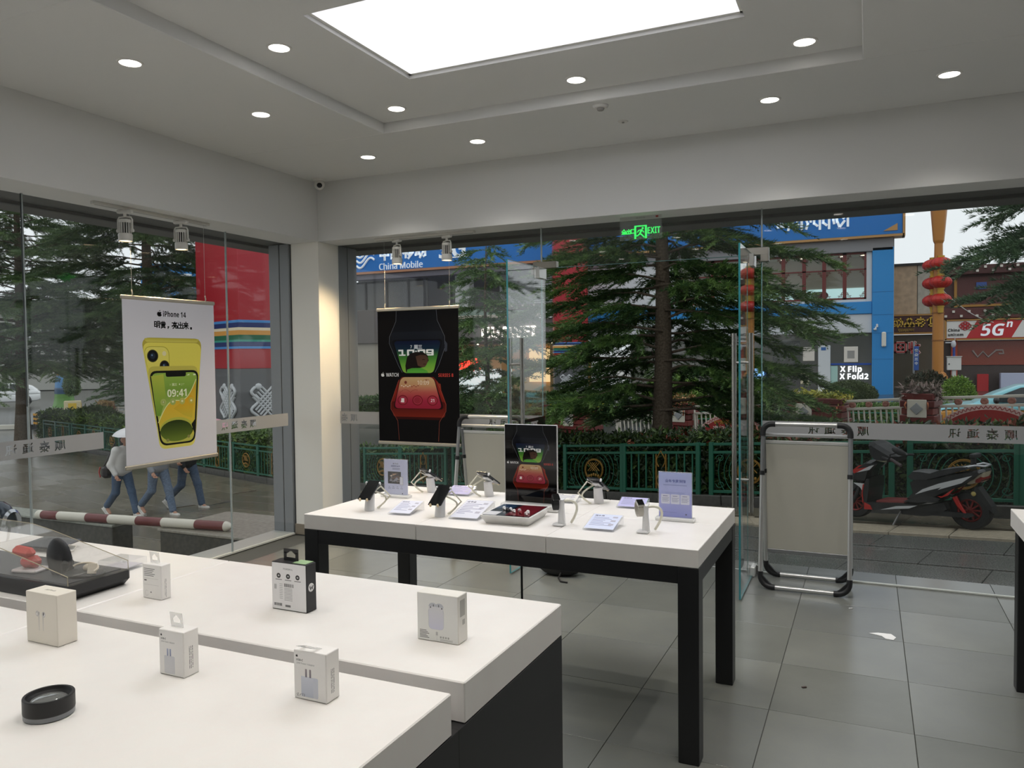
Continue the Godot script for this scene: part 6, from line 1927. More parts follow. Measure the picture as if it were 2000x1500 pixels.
# ---------------------------------------------------------------- printed artwork
func art_phone() -> Texture2D:
	var w := 1200.0
	var h := 1740.0
	var p := Print.new(self, 1200, 1740, col("d6d5dc"))
	p.apple(0.375 * w, 0.083 * h, 60, Color.BLACK, col("d6d5dc"))
	p.text("iPhone 14", 0.54 * w, 0.098 * h, 80, col("101012"), true, 0.5, 0.82)
	p.glyphs("明黄，亮出来。", 0.315 * w, 0.127 * h, 76, 11, Color.BLACK, 1.0)
	# rear phone seen from its top, narrowing downwards
	var q := func(x: float, y: float) -> Vector2: return Vector2(x * w, y * h)
	p.poly(Print.round4(q.call(0.175, 0.232), q.call(0.845, 0.232), q.call(0.745, 0.89), q.call(0.34, 0.89), 110), col("b8aa48"), col("a39c3e"))
	p.poly(Print.round4(q.call(0.182, 0.262), q.call(0.84, 0.262), q.call(0.742, 0.885), q.call(0.345, 0.885), 105), col("e6db62"), col("cfc552"))
	p.poly(Print.round4(q.call(0.205, 0.236), q.call(0.815, 0.236), q.call(0.79, 0.258), q.call(0.225, 0.258), 20), col("c4b848"), col("d8cf66"))
	p.poly(Print.round4(q.call(0.195, 0.285), q.call(0.47, 0.285), q.call(0.47, 0.45), q.call(0.24, 0.45), 100), col("b3aa3c"))
	p.poly(Print.round4(q.call(0.2, 0.289), q.call(0.463, 0.289), q.call(0.463, 0.45), q.call(0.243, 0.45), 96), col("e6dc70"), col("dfd462"))
	for c in [[0.292, 0.345, 1.0], [0.415, 0.408, 0.9]]:
		p.oval(c[0] * w, c[1] * h, 70 * c[2], 68 * c[2], col("4c4a20"))
		p.oval(c[0] * w, c[1] * h, 62 * c[2], 60 * c[2], col("17181a"))
		p.oval(c[0] * w, c[1] * h, 34 * c[2], 33 * c[2], col("26303c"))
		p.oval(c[0] * w - 8, c[1] * h - 8, 10, 10, col("6a86a8"))
	p.oval(0.415 * w, 0.33 * h, 26, 26, col("e4dcae"))
	# front phone
	p.poly(Print.round4(q.call(0.235, 0.41), q.call(0.79, 0.41), q.call(0.735, 0.93), q.call(0.345, 0.93), 80), col("c4ba56"), col("dcd36a"))
	p.poly(Print.round4(q.call(0.248, 0.438), q.call(0.8, 0.438), q.call(0.738, 0.91), q.call(0.352, 0.91), 95), col("191a17"))
	var s0 := Print.round4(q.call(0.268, 0.452), q.call(0.782, 0.452), q.call(0.722, 0.898), q.call(0.368, 0.898), 80)
	p.poly(s0, col("96b850"), [col("7a9c40"), col("a0b85c"), col("c6c060"), col("b8b854")])
	p.poly(PackedVector2Array([q.call(0.268, 0.47), q.call(0.4, 0.46), q.call(0.42, 0.6), q.call(0.36, 0.72), q.call(0.315, 0.72)]), col("b8c04c"), col("6f9638"))
	var curve := PackedVector2Array()
	for i in 21:
		var t := i / 20.0
		curve.push_back(q.call(lerpf(0.765, 0.335, t), lerpf(0.5, 0.76, t) + 0.045 * sin(t * PI * 2.0)))
	var below := curve.duplicate()
	below.push_back(q.call(0.36, 0.84))
	below.push_back(q.call(0.72, 0.86))
	below.push_back(q.call(0.75, 0.68))
	p.poly(below, col("c9a030"), [col("d8b43a"), col("c8c04a")])
	p.line(curve, 10, col("dbe0a0"))
	p.poly(PackedVector2Array([q.call(0.5, 0.68), q.call(0.7, 0.6), q.call(0.735, 0.62), q.call(0.71, 0.75), q.call(0.62, 0.73)]), col("d8a020"), col("c4b440"))
	p.oval(0.535 * w, 0.815 * h, 0.185 * w, 0.075 * h, col("3a4a1c"), [col("26351a"), col("5c7028")])
	p.poly(Print.ring(0.535 * w, 0.815 * h, 0.19 * w, 0.078 * h, PI, TAU), col("b4b44a"))
	p.oval(0.53 * w, 0.822 * h, 0.178 * w, 0.068 * h, col("2c3a18"), col("6c8030"))
	p.poly(PackedVector2Array([q.call(0.7, 0.79), q.call(0.755, 0.75), q.call(0.735, 0.86)]), col("191a17"))
	p.rrect(0.425 * w, 0.44 * h, 0.225 * w, 0.037 * h, 26, col("191a17"))
	p.text("09:41", 0.545 * w, 0.605 * h, 112, col("eceed0"), true)
	p.text("7", 0.47 * w, 0.535 * h, 30, col("e4e8c0"))
	p.glyphs("周三", 0.49 * w, 0.518 * h, 32, 4, col("e4e8c0"))
	p.text("21°", 0.61 * w, 0.535 * h, 30, col("e4e8c0"))
	p.oval(0.575 * w, 0.527 * h, 8, 8, col("e4e8c0"))
	for i in 4:
		p.oval((0.392 + 0.104 * i) * w, 0.636 * h, 38, 38, [col("a8b464"), col("a0b060"), col("b4b45c"), col("c4b048")][i])
		p.oval((0.392 + 0.104 * i) * w, 0.636 * h, 14, 12, col("dfe0b4"))
	p.text("53", 0.392 * w, 0.643 * h, 30, col("6a7a30"), true)
	for i in 4:
		p.rect(0.662 * w + i * 9, (0.468 - 0.002 * i) * h, 6, 6 + 3.5 * i, col("eef0d8"))
	p.rrect(0.735 * w, 0.463 * h, 34, 15, 5, col("eef0d8"))
	p.oval(0.43 * w, 0.878 * h, 20, 18, col("8a8a50"))
	p.oval(0.665 * w, 0.868 * h, 20, 18, col("8a8a50"))
	return p.tex(2)

func art_watch() -> Texture2D:
	var w := 1200.0
	var h := 1740.0
	var bg := col("0c0a0b")
	var p := Print.new(self, 1200, 1740, bg)
	var q := func(x: float, y: float) -> Vector2: return Vector2((x - 95.0) / 785.0 * w, (y - 145.0) / 1285.0 * h)
	var body := []
	# upper, dark watch
	p.poly(PackedVector2Array([q.call(285, 145), q.call(280, 255), q.call(212, 405), q.call(210, 470), q.call(300, 700), q.call(335, 755), q.call(655, 755), q.call(690, 700), q.call(752, 520), q.call(752, 410), q.call(682, 255), q.call(674, 145)]), col("0e0f13"), [col("14161c"), col("15171d"), col("0d0e12")])
	p.poly(Print.round4(q.call(215, 360), q.call(748, 360), q.call(655, 768), q.call(330, 768), 90), col("1b1e26"), col("101216"))
	p.poly(Print.round4(q.call(232, 436), q.call(735, 436), q.call(648, 764), q.call(338, 764), 60), col("0b0c10"))
	for s in [[285, 145, 280, 255, 214, 405, 210, 470, 300, 690, 335, 755], [674, 145, 682, 255, 750, 410, 752, 520, 690, 690, 655, 755]]:
		var l := PackedVector2Array()
		for i in range(0, s.size(), 2):
			l.push_back(q.call(s[i], s[i + 1]))
		p.line(l, 4, col("7d828c"))
	p.poly(Print.round4(q.call(752, 450), q.call(775, 480), q.call(772, 555), q.call(748, 560), 12), col("3a3e48"))
	p.poly(Print.round4(q.call(252, 448), q.call(716, 448), q.call(640, 762), q.call(345, 762), 60), col("0c1430"), [col("142a3c"), col("3f7a30"), col("6da83a"), col("8fb848")])
	p.text("7", q.call(427, 0).x, q.call(0, 522).y, 56, col("d8dade"), true)
	p.glyphs("周三", q.call(455, 0).x, q.call(0, 486).y, 58, 9, col("d8dade"))
	var d := "10:09"
	var bx := 300.0
	for ch in d:
		var x0: float = q.call(bx, 0).x
		var y0: float = q.call(0, 533).y
		var wd := 112.0
		var hh := 82.0
		var c := col("f0f0ee")
		match ch:
			"1":
				p.rect(x0, y0, 70, 22, c); p.rect(x0 + 48, y0, 28, hh, c); p.rect(x0 + 10, y0 + hh - 18, 100, 18, c)
				bx += 86
			"0":
				p.rrect(x0, y0, wd, hh, 12, c); p.rect(x0 + 30, y0 + 22, wd - 60, hh - 40, col("1c3a3a"))
				bx += 82
			":":
				p.rect(x0, y0 + 14, 22, 20, c); p.rect(x0, y0 + 52, 22, 20, c)
				bx += 22
			"9":
				p.rrect(x0, y0, wd, hh, 12, c); p.rect(x0 + 30, y0 + 18, wd - 60, 18, col("1c3a3a")); p.rect(x0, y0 + 54, wd - 34, 10, col("2c5a34"))
				bx += 82
	# portrait: a figure with long dark hair in a green top
	p.poly(PackedVector2Array([q.call(372, 745), q.call(368, 690), q.call(385, 610), q.call(420, 570), q.call(480, 556), q.call(545, 562), q.call(585, 590), q.call(596, 640), q.call(560, 700), q.call(500, 715), q.call(440, 760), q.call(380, 760)]), col("1c1512"))
	p.poly(PackedVector2Array([q.call(470, 600), q.call(520, 585), q.call(570, 590), q.call(592, 620), q.call(586, 655), q.call(570, 690), q.call(540, 708), q.call(490, 690)]), col("4c3529"), col("5c4234"))
	p.poly(PackedVector2Array([q.call(535, 628), q.call(560, 630), q.call(560, 634), q.call(535, 634)]), col("15100e"))
	p.poly(PackedVector2Array([q.call(540, 672), q.call(570, 672), q.call(560, 680), q.call(545, 680)]), col("3c221e"))
	p.poly(PackedVector2Array([q.call(380, 762), q.call(385, 728), q.call(430, 714), q.call(520, 712), q.call(580, 740), q.call(590, 762)]), col("4a9a34"), col("62b040"))
	# lower, red watch
	p.poly(PackedVector2Array([q.call(330, 800), q.call(640, 800), q.call(690, 860), q.call(758, 1060), q.call(756, 1130), q.call(692, 1235), q.call(682, 1428), q.call(290, 1428), q.call(282, 1235), q.call(214, 1120), q.call(218, 1050), q.call(290, 850)]), col("6a1c14"), [col("8a2418"), col("5c150e"), col("1c0a09"), bg])
	p.poly(PackedVector2Array([q.call(282, 1215), q.call(692, 1215), q.call(684, 1428), q.call(290, 1428)]), bg)
	p.poly(Print.round4(q.call(225, 1040), q.call(748, 1040), q.call(745, 1190), q.call(240, 1190), 40), col("4a110c"), col("7a2416"))
	p.poly(Print.round4(q.call(318, 806), q.call(645, 806), q.call(738, 1112), q.call(240, 1112), 60), col("220b0c"))
	for s in [[300, 830, 218, 1055, 216, 1115, 284, 1232, 296, 1420], [672, 840, 756, 1065, 754, 1130, 690, 1235, 680, 1420]]:
		var l := PackedVector2Array()
		for i in range(0, s.size(), 2):
			l.push_back(q.call(s[i], s[i + 1]))
		p.line(l, 4, col("b05a48"))
	p.poly(Print.round4(q.call(688, 860), q.call(706, 866), q.call(712, 925), q.call(700, 930), 8), col("8a3422"))
	p.poly(Print.round4(q.call(322, 802), q.call(640, 802), q.call(718, 1108), q.call(250, 1108), 70), col("c9a878"), [col("c4946a"), col("b4544c"), col("a02840"), col("962236")])
	p.text("10:09", q.call(540, 0).x, q.call(0, 874).y, 74, col("efe4d4"))
	p.oval(q.call(368, 853).x, q.call(368, 853).y, 20, 20, col("7a3a2c"))
	p.text("7", q.call(548, 0).x, q.call(0, 834).y, 26, col("8a4a34"))
	p.glyphs("周三", q.call(560, 0).x, q.call(0, 820).y, 24, 3, col("8a4a34"))
	for i in 9:
		p.rect(q.call(322 + i * 20, 0).x, q.call(0, 882 + 9 * (i % 2)).y, 22, 10, col("efe0d0") if i < 5 else col("8a3a34"))
	for i in 16:
		p.rect(q.call(312 + i * 11, 0).x, q.call(0, 945 - 24 * absf(sin(i * 0.35))).y, 9, 9, col("8a3430"))
	for i in 3:
		var c: Vector2 = q.call(337 + 145 * i, 1027)
		p.oval(c.x, c.y, 78, 68, col("7a1c22"))
		p.oval(c.x, c.y, 64, 54, col("a83446"))
	p.text("21", q.call(627, 0).x, q.call(0, 1042).y, 56, col("f0e4e0"), true)
	p.text("♪", q.call(337, 0).x, q.call(0, 1045).y, 60, col("f0e4e0"), true)
	p.rect(q.call(326, 0).x, q.call(0, 1008).y, 34, 9, col("f0e4e0")); p.rect(q.call(326, 0).x, q.call(0, 1008).y, 7, 42, col("f0e4e0")); p.rect(q.call(344, 0).x, q.call(0, 1008).y, 7, 38, col("f0e4e0")); p.oval(q.call(323, 1040).x, q.call(323, 1040).y, 11, 9, col("f0e4e0")); p.oval(q.call(341, 1037).x, q.call(341, 1037).y, 11, 9, col("f0e4e0"))
	for rr in [46.0, 30.0, 15.0]:
		p.oval(q.call(482, 1027).x, q.call(482, 1027).y, rr, rr * 0.85, col("7a1c22"))
		p.oval(q.call(482, 1027).x, q.call(482, 1027).y, rr - 8, (rr - 8) * 0.85, col("a83446"))
	p.apple(q.call(140, 777).x, q.call(140, 779).y, 52, col("e4e4e4"), bg)
	p.text("WATCH", q.call(236, 0).x, q.call(0, 796).y, 66, col("f0f0f0"), true, 0.5, 0.86)
	p.text("SERIES 8", q.call(757, 0).x, q.call(0, 799).y, 60, col("c8443a"), true, 0.5, 0.92)
	return p.tex(2)

var ART_P: Texture2D
var ART_W: Texture2D
func facequad(x0: float, x1: float, y0: float, y1: float, z: float) -> MB:
	var b := MB.new()
	b.quad(Vector3(x0, y0, z), Vector3(x1, y0, z), Vector3(x1, y1, z), Vector3(x0, y1, z))
	return b

func build_banners() -> void:
	ART_P = art_phone()
	ART_W = art_watch()
	var alu := mat("bdb6a8", 0.35, 0.6)
	for k in 2:
		var o := thing("hanging_banner", ["white hanging banner with a yellow phone before the left glass", "black hanging banner with two watches before the back glass"][k], "banner", Vector3(-4.75, 0.9, -4.24) if k == 0 else Vector3(-3.655, 0.89, -5.95), PI / 2 if k == 0 else 0.0)
		pc(o, "sheet", mat("d2d1d4", 0.6) if k == 0 else mat("141214", 0.5), -0.418, 0.418, 0.01, 1.205, -0.002, 0.0015)
		obj("print", facequad(-0.418, 0.418, 0.02, 1.2, 0.002), printed(ART_P if k == 0 else ART_W, 0.7, {"metallic_specular": 0.25}), o)
		for y in [0.0, 1.208]:
			obj("rod", MB.new().cbox(Vector3(0, y, 0), Vector3(0.86, 0.03, 0.016), 0.006), alu, o)
		for x in [-0.335, 0.335]:
			obj("hook", MB.new().tube([Vector3(x, 1.22, 0), Vector3(x, 1.235, 0.006), Vector3(x, 1.26, 0), Vector3(x, 1.265, 0)], 0.005, 6), alu, o)
			obj("wire", MB.new().tube([Vector3(x, 1.26, 0), Vector3(x, 1.838 if k == 0 else 1.848, 0)], 0.0012, 5), mat("b5b5b0", 0.3, 0.7), o)

# ---------------------------------------------------------------- goods on the display table
func phone_stand(at: Vector3, turn: float, label: String) -> void:
	var wh := mat("d9d9da", 0.35)
	var o := thing("phone_stand", label, "phone stand", at, turn, "")
	obj("column", MB.new().tube([Vector3(0, 0, 0), Vector3(0, 0.004, 0), Vector3(0, 0.085, -0.012)], [0.026, 0.026, 0.023], 24), wh, o)
	var tb := Basis(Vector3.RIGHT, deg_to_rad(-58.0))
	var c := Vector3(0, 0.103, -0.005)
	obj("mount", MB.new().cbox(c - tb * Vector3(0, 0, 0.01), Vector3(0.04, 0.06, 0.012), 0.004, tb), wh, o)
	var ph := obj("phone", MB.new().cbox(c, Vector3(0.072, 0.147, 0.008), 0.003, tb), mat("1c2026", 0.25, 0.4), o)
	obj("screen", MB.new().cbox(c + tb * Vector3(0, 0, 0.0042), Vector3(0.067, 0.141, 0.0008), 0.0003, tb), mat("0c0d10", 0.06), ph)
	for q in [[-0.02, -0.076], [0.02, -0.076], [-0.038, 0.05], [0.038, 0.05]]:
		obj("clip", MB.new().cbox(c + tb * Vector3(q[0], q[1], 0.002), Vector3(0.01, 0.012, 0.017), 0.003, tb), mat("c9b592", 0.3) if q[1] < 0 else wh, o)
	var pts := []
	for i in 15:
		var t := i / 14.0
		pts.push_back(Vector3(0.02 + 0.035 * sin(t * PI) , 0.085 * (1.0 - t) + 0.012 - 0.008 * t, -0.02 - 0.055 * sin(t * PI * 0.9) - 0.01 * t))
	obj("coiled_cable", MB.new().tube(pts, 0.0045, 8).tube([pts[0], pts[0] + Vector3(0.022, 0.02, -0.03), pts[7] + Vector3(0.018, 0.01, -0.012), pts[14] + Vector3(0.006, 0, -0.004)], 0.0045, 8), mat("d8d5c4", 0.4), o)

func price_card(at: Vector3, w: float, d: float, h: float, turn: float, tint: String, label: String, sd: int) -> void:
	var o := thing("price_card", label, "price card", at, turn)
	var lean := asin(clampf(h / d, 0.02, 0.9))
	var tb := Basis(Vector3.RIGHT, -PI / 2 + lean)
	var c := Vector3(0, 0.008 + h * 0.5, 0)
	obj("acrylic", MB.new().cbox(c - tb * Vector3(0, 0, 0.004), Vector3(w, d, 0.009), 0.002, tb).cbox(Vector3(0, h * 0.5, -d * 0.46), Vector3(w, h, 0.004), 0.001), mat(Color(0.92, 0.94, 0.97, 0.14), 0.03, 0.0, {"transparency": BaseMaterial3D.TRANSPARENCY_ALPHA}), o)
	var pr := Print.new(self, 256, 320, col(tint))
	var ink := col("7c80a0")
	var r := RandomNumberGenerator.new()
	r.seed = sd
	pr.glyphs(["价保年", "全价法", "金专全", "周年保"][sd % 4], 20, 22, 26, 4, col("4a4c66"))
	for i in 7:
		pr.rect(22, 70 + i * 28, r.randf_range(70, 200), 9, ink)
	for i in 3:
		pr.rect(186, 40 + i * 80, 44, 34, col("a9a9b8"))
	var b := MB.new()
	b.xf = Transform3D(tb, c)
	b.quad(Vector3(-w * 0.46, -d * 0.47, 0.0009), Vector3(w * 0.46, -d * 0.47, 0.0009), Vector3(w * 0.46, d * 0.47, 0.0009), Vector3(-w * 0.46, d * 0.47, 0.0009))
	obj("print", b, printed(pr.tex(1), 0.5), o)

func stand_sign(at: Vector3, w: float, h: float, t: Texture2D, label: String) -> void:
	var o := thing("stand_sign", label, "sign", at, 0.0)
	var clear := mat(Color(0.92, 0.94, 0.96, 0.12), 0.03, 0.0, {"transparency": BaseMaterial3D.TRANSPARENCY_ALPHA})
	obj("foot", MB.new().cbox(Vector3(0, 0.008, 0), Vector3(w + 0.022, 0.016, 0.05), 0.003), mat(Color(0.93, 0.93, 0.92, 0.55), 0.08, 0.0, {"transparency": BaseMaterial3D.TRANSPARENCY_ALPHA}), o)
	obj("acrylic", MB.new().cbox(Vector3(0, h / 2 + 0.008, 0), Vector3(w, h - 0.012, 0.01), 0.001), clear, o)
	pc(o, "card", mat("c9cbe0", 0.5), -w / 2 + 0.003, w / 2 - 0.003, 0.016, h - 0.002, -0.002, 0.0)
	obj("print", facequad(-w / 2 + 0.003, w / 2 - 0.003, 0.016, h - 0.002, 0.0006), printed(t, 0.4), o)

func watch_stand(at: Vector3, band: String, label: String) -> void:
	var wh := mat("dcdcdd", 0.35)
	var o := thing("watch_stand", label, "watch stand", at, 0.0)
	obj("foot", MB.new().cbox(Vector3(0, 0.006, 0), Vector3(0.052, 0.012, 0.048), 0.004), wh, o)
	obj("arm", MB.new().loft([[Vector3(-0.002, 0.01, -0.014), Vector3(0.026, 0.01, -0.014), Vector3(0.026, 0.01, 0.012), Vector3(-0.002, 0.01, 0.012)].map(func(p): return p), [Vector3(-0.001, 0.09, -0.02), Vector3(0.018, 0.09, -0.02), Vector3(0.018, 0.09, 0.004), Vector3(-0.001, 0.09, 0.004)], [Vector3(0.0, 0.122, -0.028), Vector3(0.018, 0.122, -0.028), Vector3(0.02, 0.118, 0.0), Vector3(0.0, 0.118, 0.0)]].map(func(l): var k = l.duplicate(); k.reverse(); return k)), wh, o)
	var c := Vector3(-0.018, 0.104, 0.0)
	var bs := Basis(Vector3.UP, 0.6) * Basis(Vector3.RIGHT, -0.5)
	var ring := []
	for i in 21:
		var a := TAU * i / 20
		ring.push_back(c + bs * Vector3(0, cos(a) * 0.033, sin(a) * 0.026))
	var lb := MB.new()
	for i in 20:
		var m: Vector3 = (ring[i] + ring[i + 1]) / 2
		var d: Vector3 = (ring[i + 1] - ring[i])
		lb.cbox(m, Vector3(0.024, 0.004, d.length() * 1.15), 0.001, Basis(bs.x, d.normalized().cross(bs.x), d.normalized()).orthonormalized())
	obj("band", lb, mat(band, 0.55), o)
	var face := obj("watch_case", MB.new().cbox(c + bs * Vector3(0, 0.018, 0.024), Vector3(0.034, 0.04, 0.011), 0.004, bs * Basis(Vector3.RIGHT, -0.55)), mat("3a3a3c" if band < "4" else "c4c2bd", 0.25, 0.6), o)
	obj("screen", MB.new().cbox(c + bs * Vector3(0, 0.0215, 0.0292), Vector3(0.029, 0.035, 0.001), 0.0003, bs * Basis(Vector3.RIGHT, -0.55)), mat("08090b", 0.05), face)
	var pts := []
	for i in 13:
		var t := i / 12.0
		pts.push_back(Vector3(0.018 + 0.07 * sin(t * 2.2) - 0.035 * t * t, 0.112 - 0.105 * t * t + 0.01 * sin(t * PI), -0.02 - 0.03 * t))
	obj("cable", MB.new().tube(pts, 0.006, 8), mat("dcd9ca", 0.4), o)

func build_table_goods() -> void:
	var y := 0.878
	phone_stand(Vector3(-2.322, y, -3.29), 0.12, "dark phone tilted on a white tethered stand at the table's near left corner")
	phone_stand(Vector3(-1.907, y, -3.29), 0.05, "dark phone tilted on a white tethered stand between the two near price cards")
	phone_stand(Vector3(-2.302, y, -3.88), PI - 0.3, "phone on a white stand facing the street, behind the tablet sign")
	phone_stand(Vector3(-1.93, y, -3.88), PI - 0.25, "phone on a white stand facing the street, left of the small watch display")
	phone_stand(Vector3(-1.293, y, -3.9), PI - 0.2, "phone on a white stand facing the street, right of the small watch display")
	price_card(Vector3(-2.12, y, -3.32), 0.125, 0.17, 0.035, 0.1, "d6d8e6", "clear slanted price card between the two tilted phones", 1)
	price_card(Vector3(-1.765, y, -3.36), 0.155, 0.225, 0.05, 0.05, "d2d4e0", "large clear slanted price card left of the earphone tray", 2)
	price_card(Vector3(-1.09, y, -3.35), 0.146, 0.175, 0.035, 0.02, "cdd4ea", "pale blue slanted price card between the two watch stands", 3)
	price_card(Vector3(-2.11, y, -3.88), 0.15, 0.13, 0.03, 0.1, "a9a5cc", "lavender price card behind the left pair of rear phone stands", 4)
	price_card(Vector3(-1.1, y, -3.87), 0.15, 0.12, 0.03, 0.05, "b6b4dc", "lavender price card at the rear beside the purple sign", 5)
	price_card(Vector3(-1.48, y, -3.88), 0.16, 0.1, 0.025, 0.05, "d8d6d0", "pale price card behind the small watch display", 6)
	# tablet sign
	var p := Print.new(self, 620, 860, col("c4c8e4"))
	p.apple(250, 104, 30, col("20222c"), col("c4c8e4"))
	p.text("iPads", 330, 118, 44, col("20222c"))
	p.glyphs("全周保价金专", 180, 142, 38, 5, col("3a4078"), 1.1)
	for i in 2:
		p.rect(220, 212 + 24 * i, 200, 10, col("5a6080"))
	p.rrect(96, 300, 350, 300, 20, col("1a1614"))
	var r := RandomNumberGenerator.new()
	r.seed = 4
	for i in 22:
		p.poly(PackedVector2Array([Vector2(r.randf_range(112, 300), r.randf_range(315, 580)), Vector2(r.randf_range(200, 430), r.randf_range(315, 580)), Vector2(r.randf_range(200, 430), r.randf_range(315, 580))]), [col("5c4234"), col("b08a6a"), col("8a8a96"), col("30262a"), col("d8c4b0"), col("2a2a30")][i % 6])
	for e in [[96, 300, 12, 300], [434, 300, 12, 300], [96, 300, 350, 12], [96, 588, 350, 12]]:
		p.rect(e[0], e[1], e[2], e[3], col("15110f"))
	p.rrect(410, 420, 90, 200, 14, col("8a8478"))
	p.rrect(416, 426, 78, 188, 10, col("dadce8"))
	for i in 4:
		p.rect(110 + 110 * i, 660, 36, 26, col("a4a8c4"))
		p.rect(96 + 110 * i, 704, 70, 20, col("9a9eba"))
	p.rect(470, 820, 24, 30, col("26284a"))
	stand_sign(Vector3(-2.401, y, -3.66), 0.158, 0.213, p.tex(2), "lavender table sign with a tablet picture at the left of the display table")
	p = Print.new(self, 620, 900, col("aab2ea"))
	p.rect(0, 0, 620, 900, col("a6b4ea"), [col("b4bcf0"), col("a4a8e8"), col("8088dc")])
	p.glyphs("全年专属保障", 120, 140, 58, 9, col("4a58b0"), 1.12)
	for i in 28:
		p.rect(84 + 16 * i, 244, 11, 20, col("7c86c8"))
	for i in 2:
		p.rect(120, 400 + 20 * i, 360, 8, col("8a92d4"))
	for i in 3:
		p.rrect(40 + 184 * i, 440, 170, 196, 20, col("dfe0f2"))
		p.rect(76 + 184 * i, 470, 90, 14, col("8084a8"))
		for j in 4:
			p.rect(60 + 184 * i, 512 + 24 * j, 130 - 20 * (j % 2), 10, col("9a9ebc"))
	p.rect(60, 800, 280, 8, col("6c74c4"))
	p.rect(500, 820, 26, 30, col("2c346c"))
	stand_sign(Vector3(-0.822, y, -3.61), 0.16, 0.228, p.tex(2), "purple table sign with three white boxes at the right of the display table")
	# small watch light box
	var o := thing("watch_display", "black upright watch display board with two watches on the display table", "display", Vector3(-1.559, y, -3.615), 0.0)
	pc(o, "back_board", mat("d8d8d8", 0.4), -0.146, 0.146, 0.03, 0.433, -0.006, 0.004, 0.002)
	obj("print", facequad(-0.142, 0.142, 0.036, 0.43, 0.0048), printed(ART_W, 0.06), o)
	obj("foot", MB.new().cbox(Vector3(0, 0.015, 0.005), Vector3(0.315, 0.03, 0.07), 0.004), mat("dcdbd8", 0.3), o)
	pc(o, "blue_label", mat("8fa8b4", 0.4), -0.135, -0.115, 0.008, 0.02, 0.04, 0.0405)
	# tray of earphones
	var t := thing("earphone_tray", "white tray with a dark panel of small earphones at the table front", "tray", Vector3(-1.53, y, -3.36), 0.06)
	obj("shell", MB.new().loft([[-0.105, 0.0, 0.12], [-0.105, 0.002, 0.12], [-0.125, 0.04, 0.145], [-0.125, 0.042, 0.145]].map(func(q): return [Vector3(q[0], q[1], q[2]), Vector3(-q[0], q[1], q[2]), Vector3(-q[0], q[1], -q[2]), Vector3(q[0], q[1], -q[2])])), mat("dddcd9", 0.35), t)
	pc(t, "panel", mat("17171c", 0.15), -0.115, 0.115, 0.041, 0.0435, -0.135, 0.135)
	pc(t, "red_panel", mat("5c1620", 0.2), -0.01, 0.113, 0.0432, 0.0442, -0.13, 0.12)
	pc(t, "white_panel", mat("c9c9cc", 0.3), -0.113, -0.05, 0.0432, 0.0442, 0.05, 0.132)
	pc(t, "blue_panel", mat("1d3550", 0.2), -0.113, -0.03, 0.0432, 0.0442, -0.132, -0.02)
	for q in [[-0.06, 0.0, "d8d8d8"], [-0.035, 0.02, "3a3a3e"], [-0.02, 0.015, "d4d4d6"], [0.01, 0.05, "d8d8d8"], [0.03, 0.03, "b8a8aa"], [0.05, 0.07, "8a2a34"], [0.08, 0.05, "d8d8d8"], [0.085, 0.09, "d0c4c4"]]:
		obj("earphone", MB.new().ball(Vector3(q[0], 0.051, q[1]), Vector3(0.009, 0.009, 0.008), 10).tube([Vector3(q[0], 0.05, q[1]), Vector3(q[0] + 0.012, 0.047, q[1] + 0.014)], [0.005, 0.003], 6), mat(q[2], 0.3), t)
	watch_stand(Vector3(-1.289, y, -3.31), "17181a", "white stand carrying a black watch beside the earphone tray")
	watch_stand(Vector3(-0.895, y, -3.31), "b9b4aa", "white stand carrying a pale watch below the purple sign")

# ---------------------------------------------------------------- goods on the counter
func carton(name_: String, at: Vector3, w: float, h: float, d: float, c: String, label: String, art: Texture2D, side: Texture2D, tab := 0) -> Node3D:
	var o := thing(name_, label, "box", at)
	obj("carton", MB.new().cbox(Vector3(0, h / 2, 0), Vector3(w, h, d), 0.0015), mat(c, 0.45), o)
	obj("printed_front", facequad(-w / 2 + 0.002, w / 2 - 0.002, 0.002, h - 0.002, d / 2 + 0.0003), printed(art, 0.4), o)
	if side:
		var b := MB.new()
		b.quad(Vector3(w / 2 + 0.0003, 0.002, d / 2 - 0.002), Vector3(w / 2 + 0.0003, 0.002, -d / 2 + 0.002), Vector3(w / 2 + 0.0003, h - 0.002, -d / 2 + 0.002), Vector3(w / 2 + 0.0003, h - 0.002, d / 2 - 0.002))
		obj("printed_side", b, printed(side, 0.4), o)
	if tab > 0:
		var m := mat("1a1a1b", 0.4) if tab == 2 else mat(Color(0.9, 0.9, 0.89, 0.3), 0.2, 0.0, {"transparency": BaseMaterial3D.TRANSPARENCY_ALPHA})
		var s := 0.5 * (w * (0.5 if tab != 2 else 0.42))
		var t := MB.new()
		var dx := -0.1 * w
		t.ab(dx - s, dx + s, 0, 0.01, -0.0008, 0.0008).ab(dx - s, dx - s * 0.62, 0.01, 0.026, -0.0008, 0.0008).ab(dx + s * 0.62, dx + s, 0.01, 0.026, -0.0008, 0.0008).ab(dx - s, dx + s, 0.03, 0.037, -0.0008, 0.0008)
		t.prism(PackedVector2Array([Vector2(dx - s, 0.026), Vector2(dx - s * 0.62, 0.02), Vector2(dx - s * 0.2, 0.028), Vector2(dx - s * 0.2, 0.03), Vector2(dx - s, 0.03)]), -0.0008, 0.0008).prism(PackedVector2Array([Vector2(dx + s, 0.026), Vector2(dx + s * 0.62, 0.02), Vector2(dx + s * 0.2, 0.028), Vector2(dx + s * 0.2, 0.03), Vector2(dx + s, 0.03)]), -0.0008, 0.0008)
		obj("hang_tab", t, m, o, Vector3(0, h, -d * 0.1), Basis(Vector3.RIGHT, 0.12 if tab == 1 else (1.25 if tab == 3 else 0.0)))
	return o

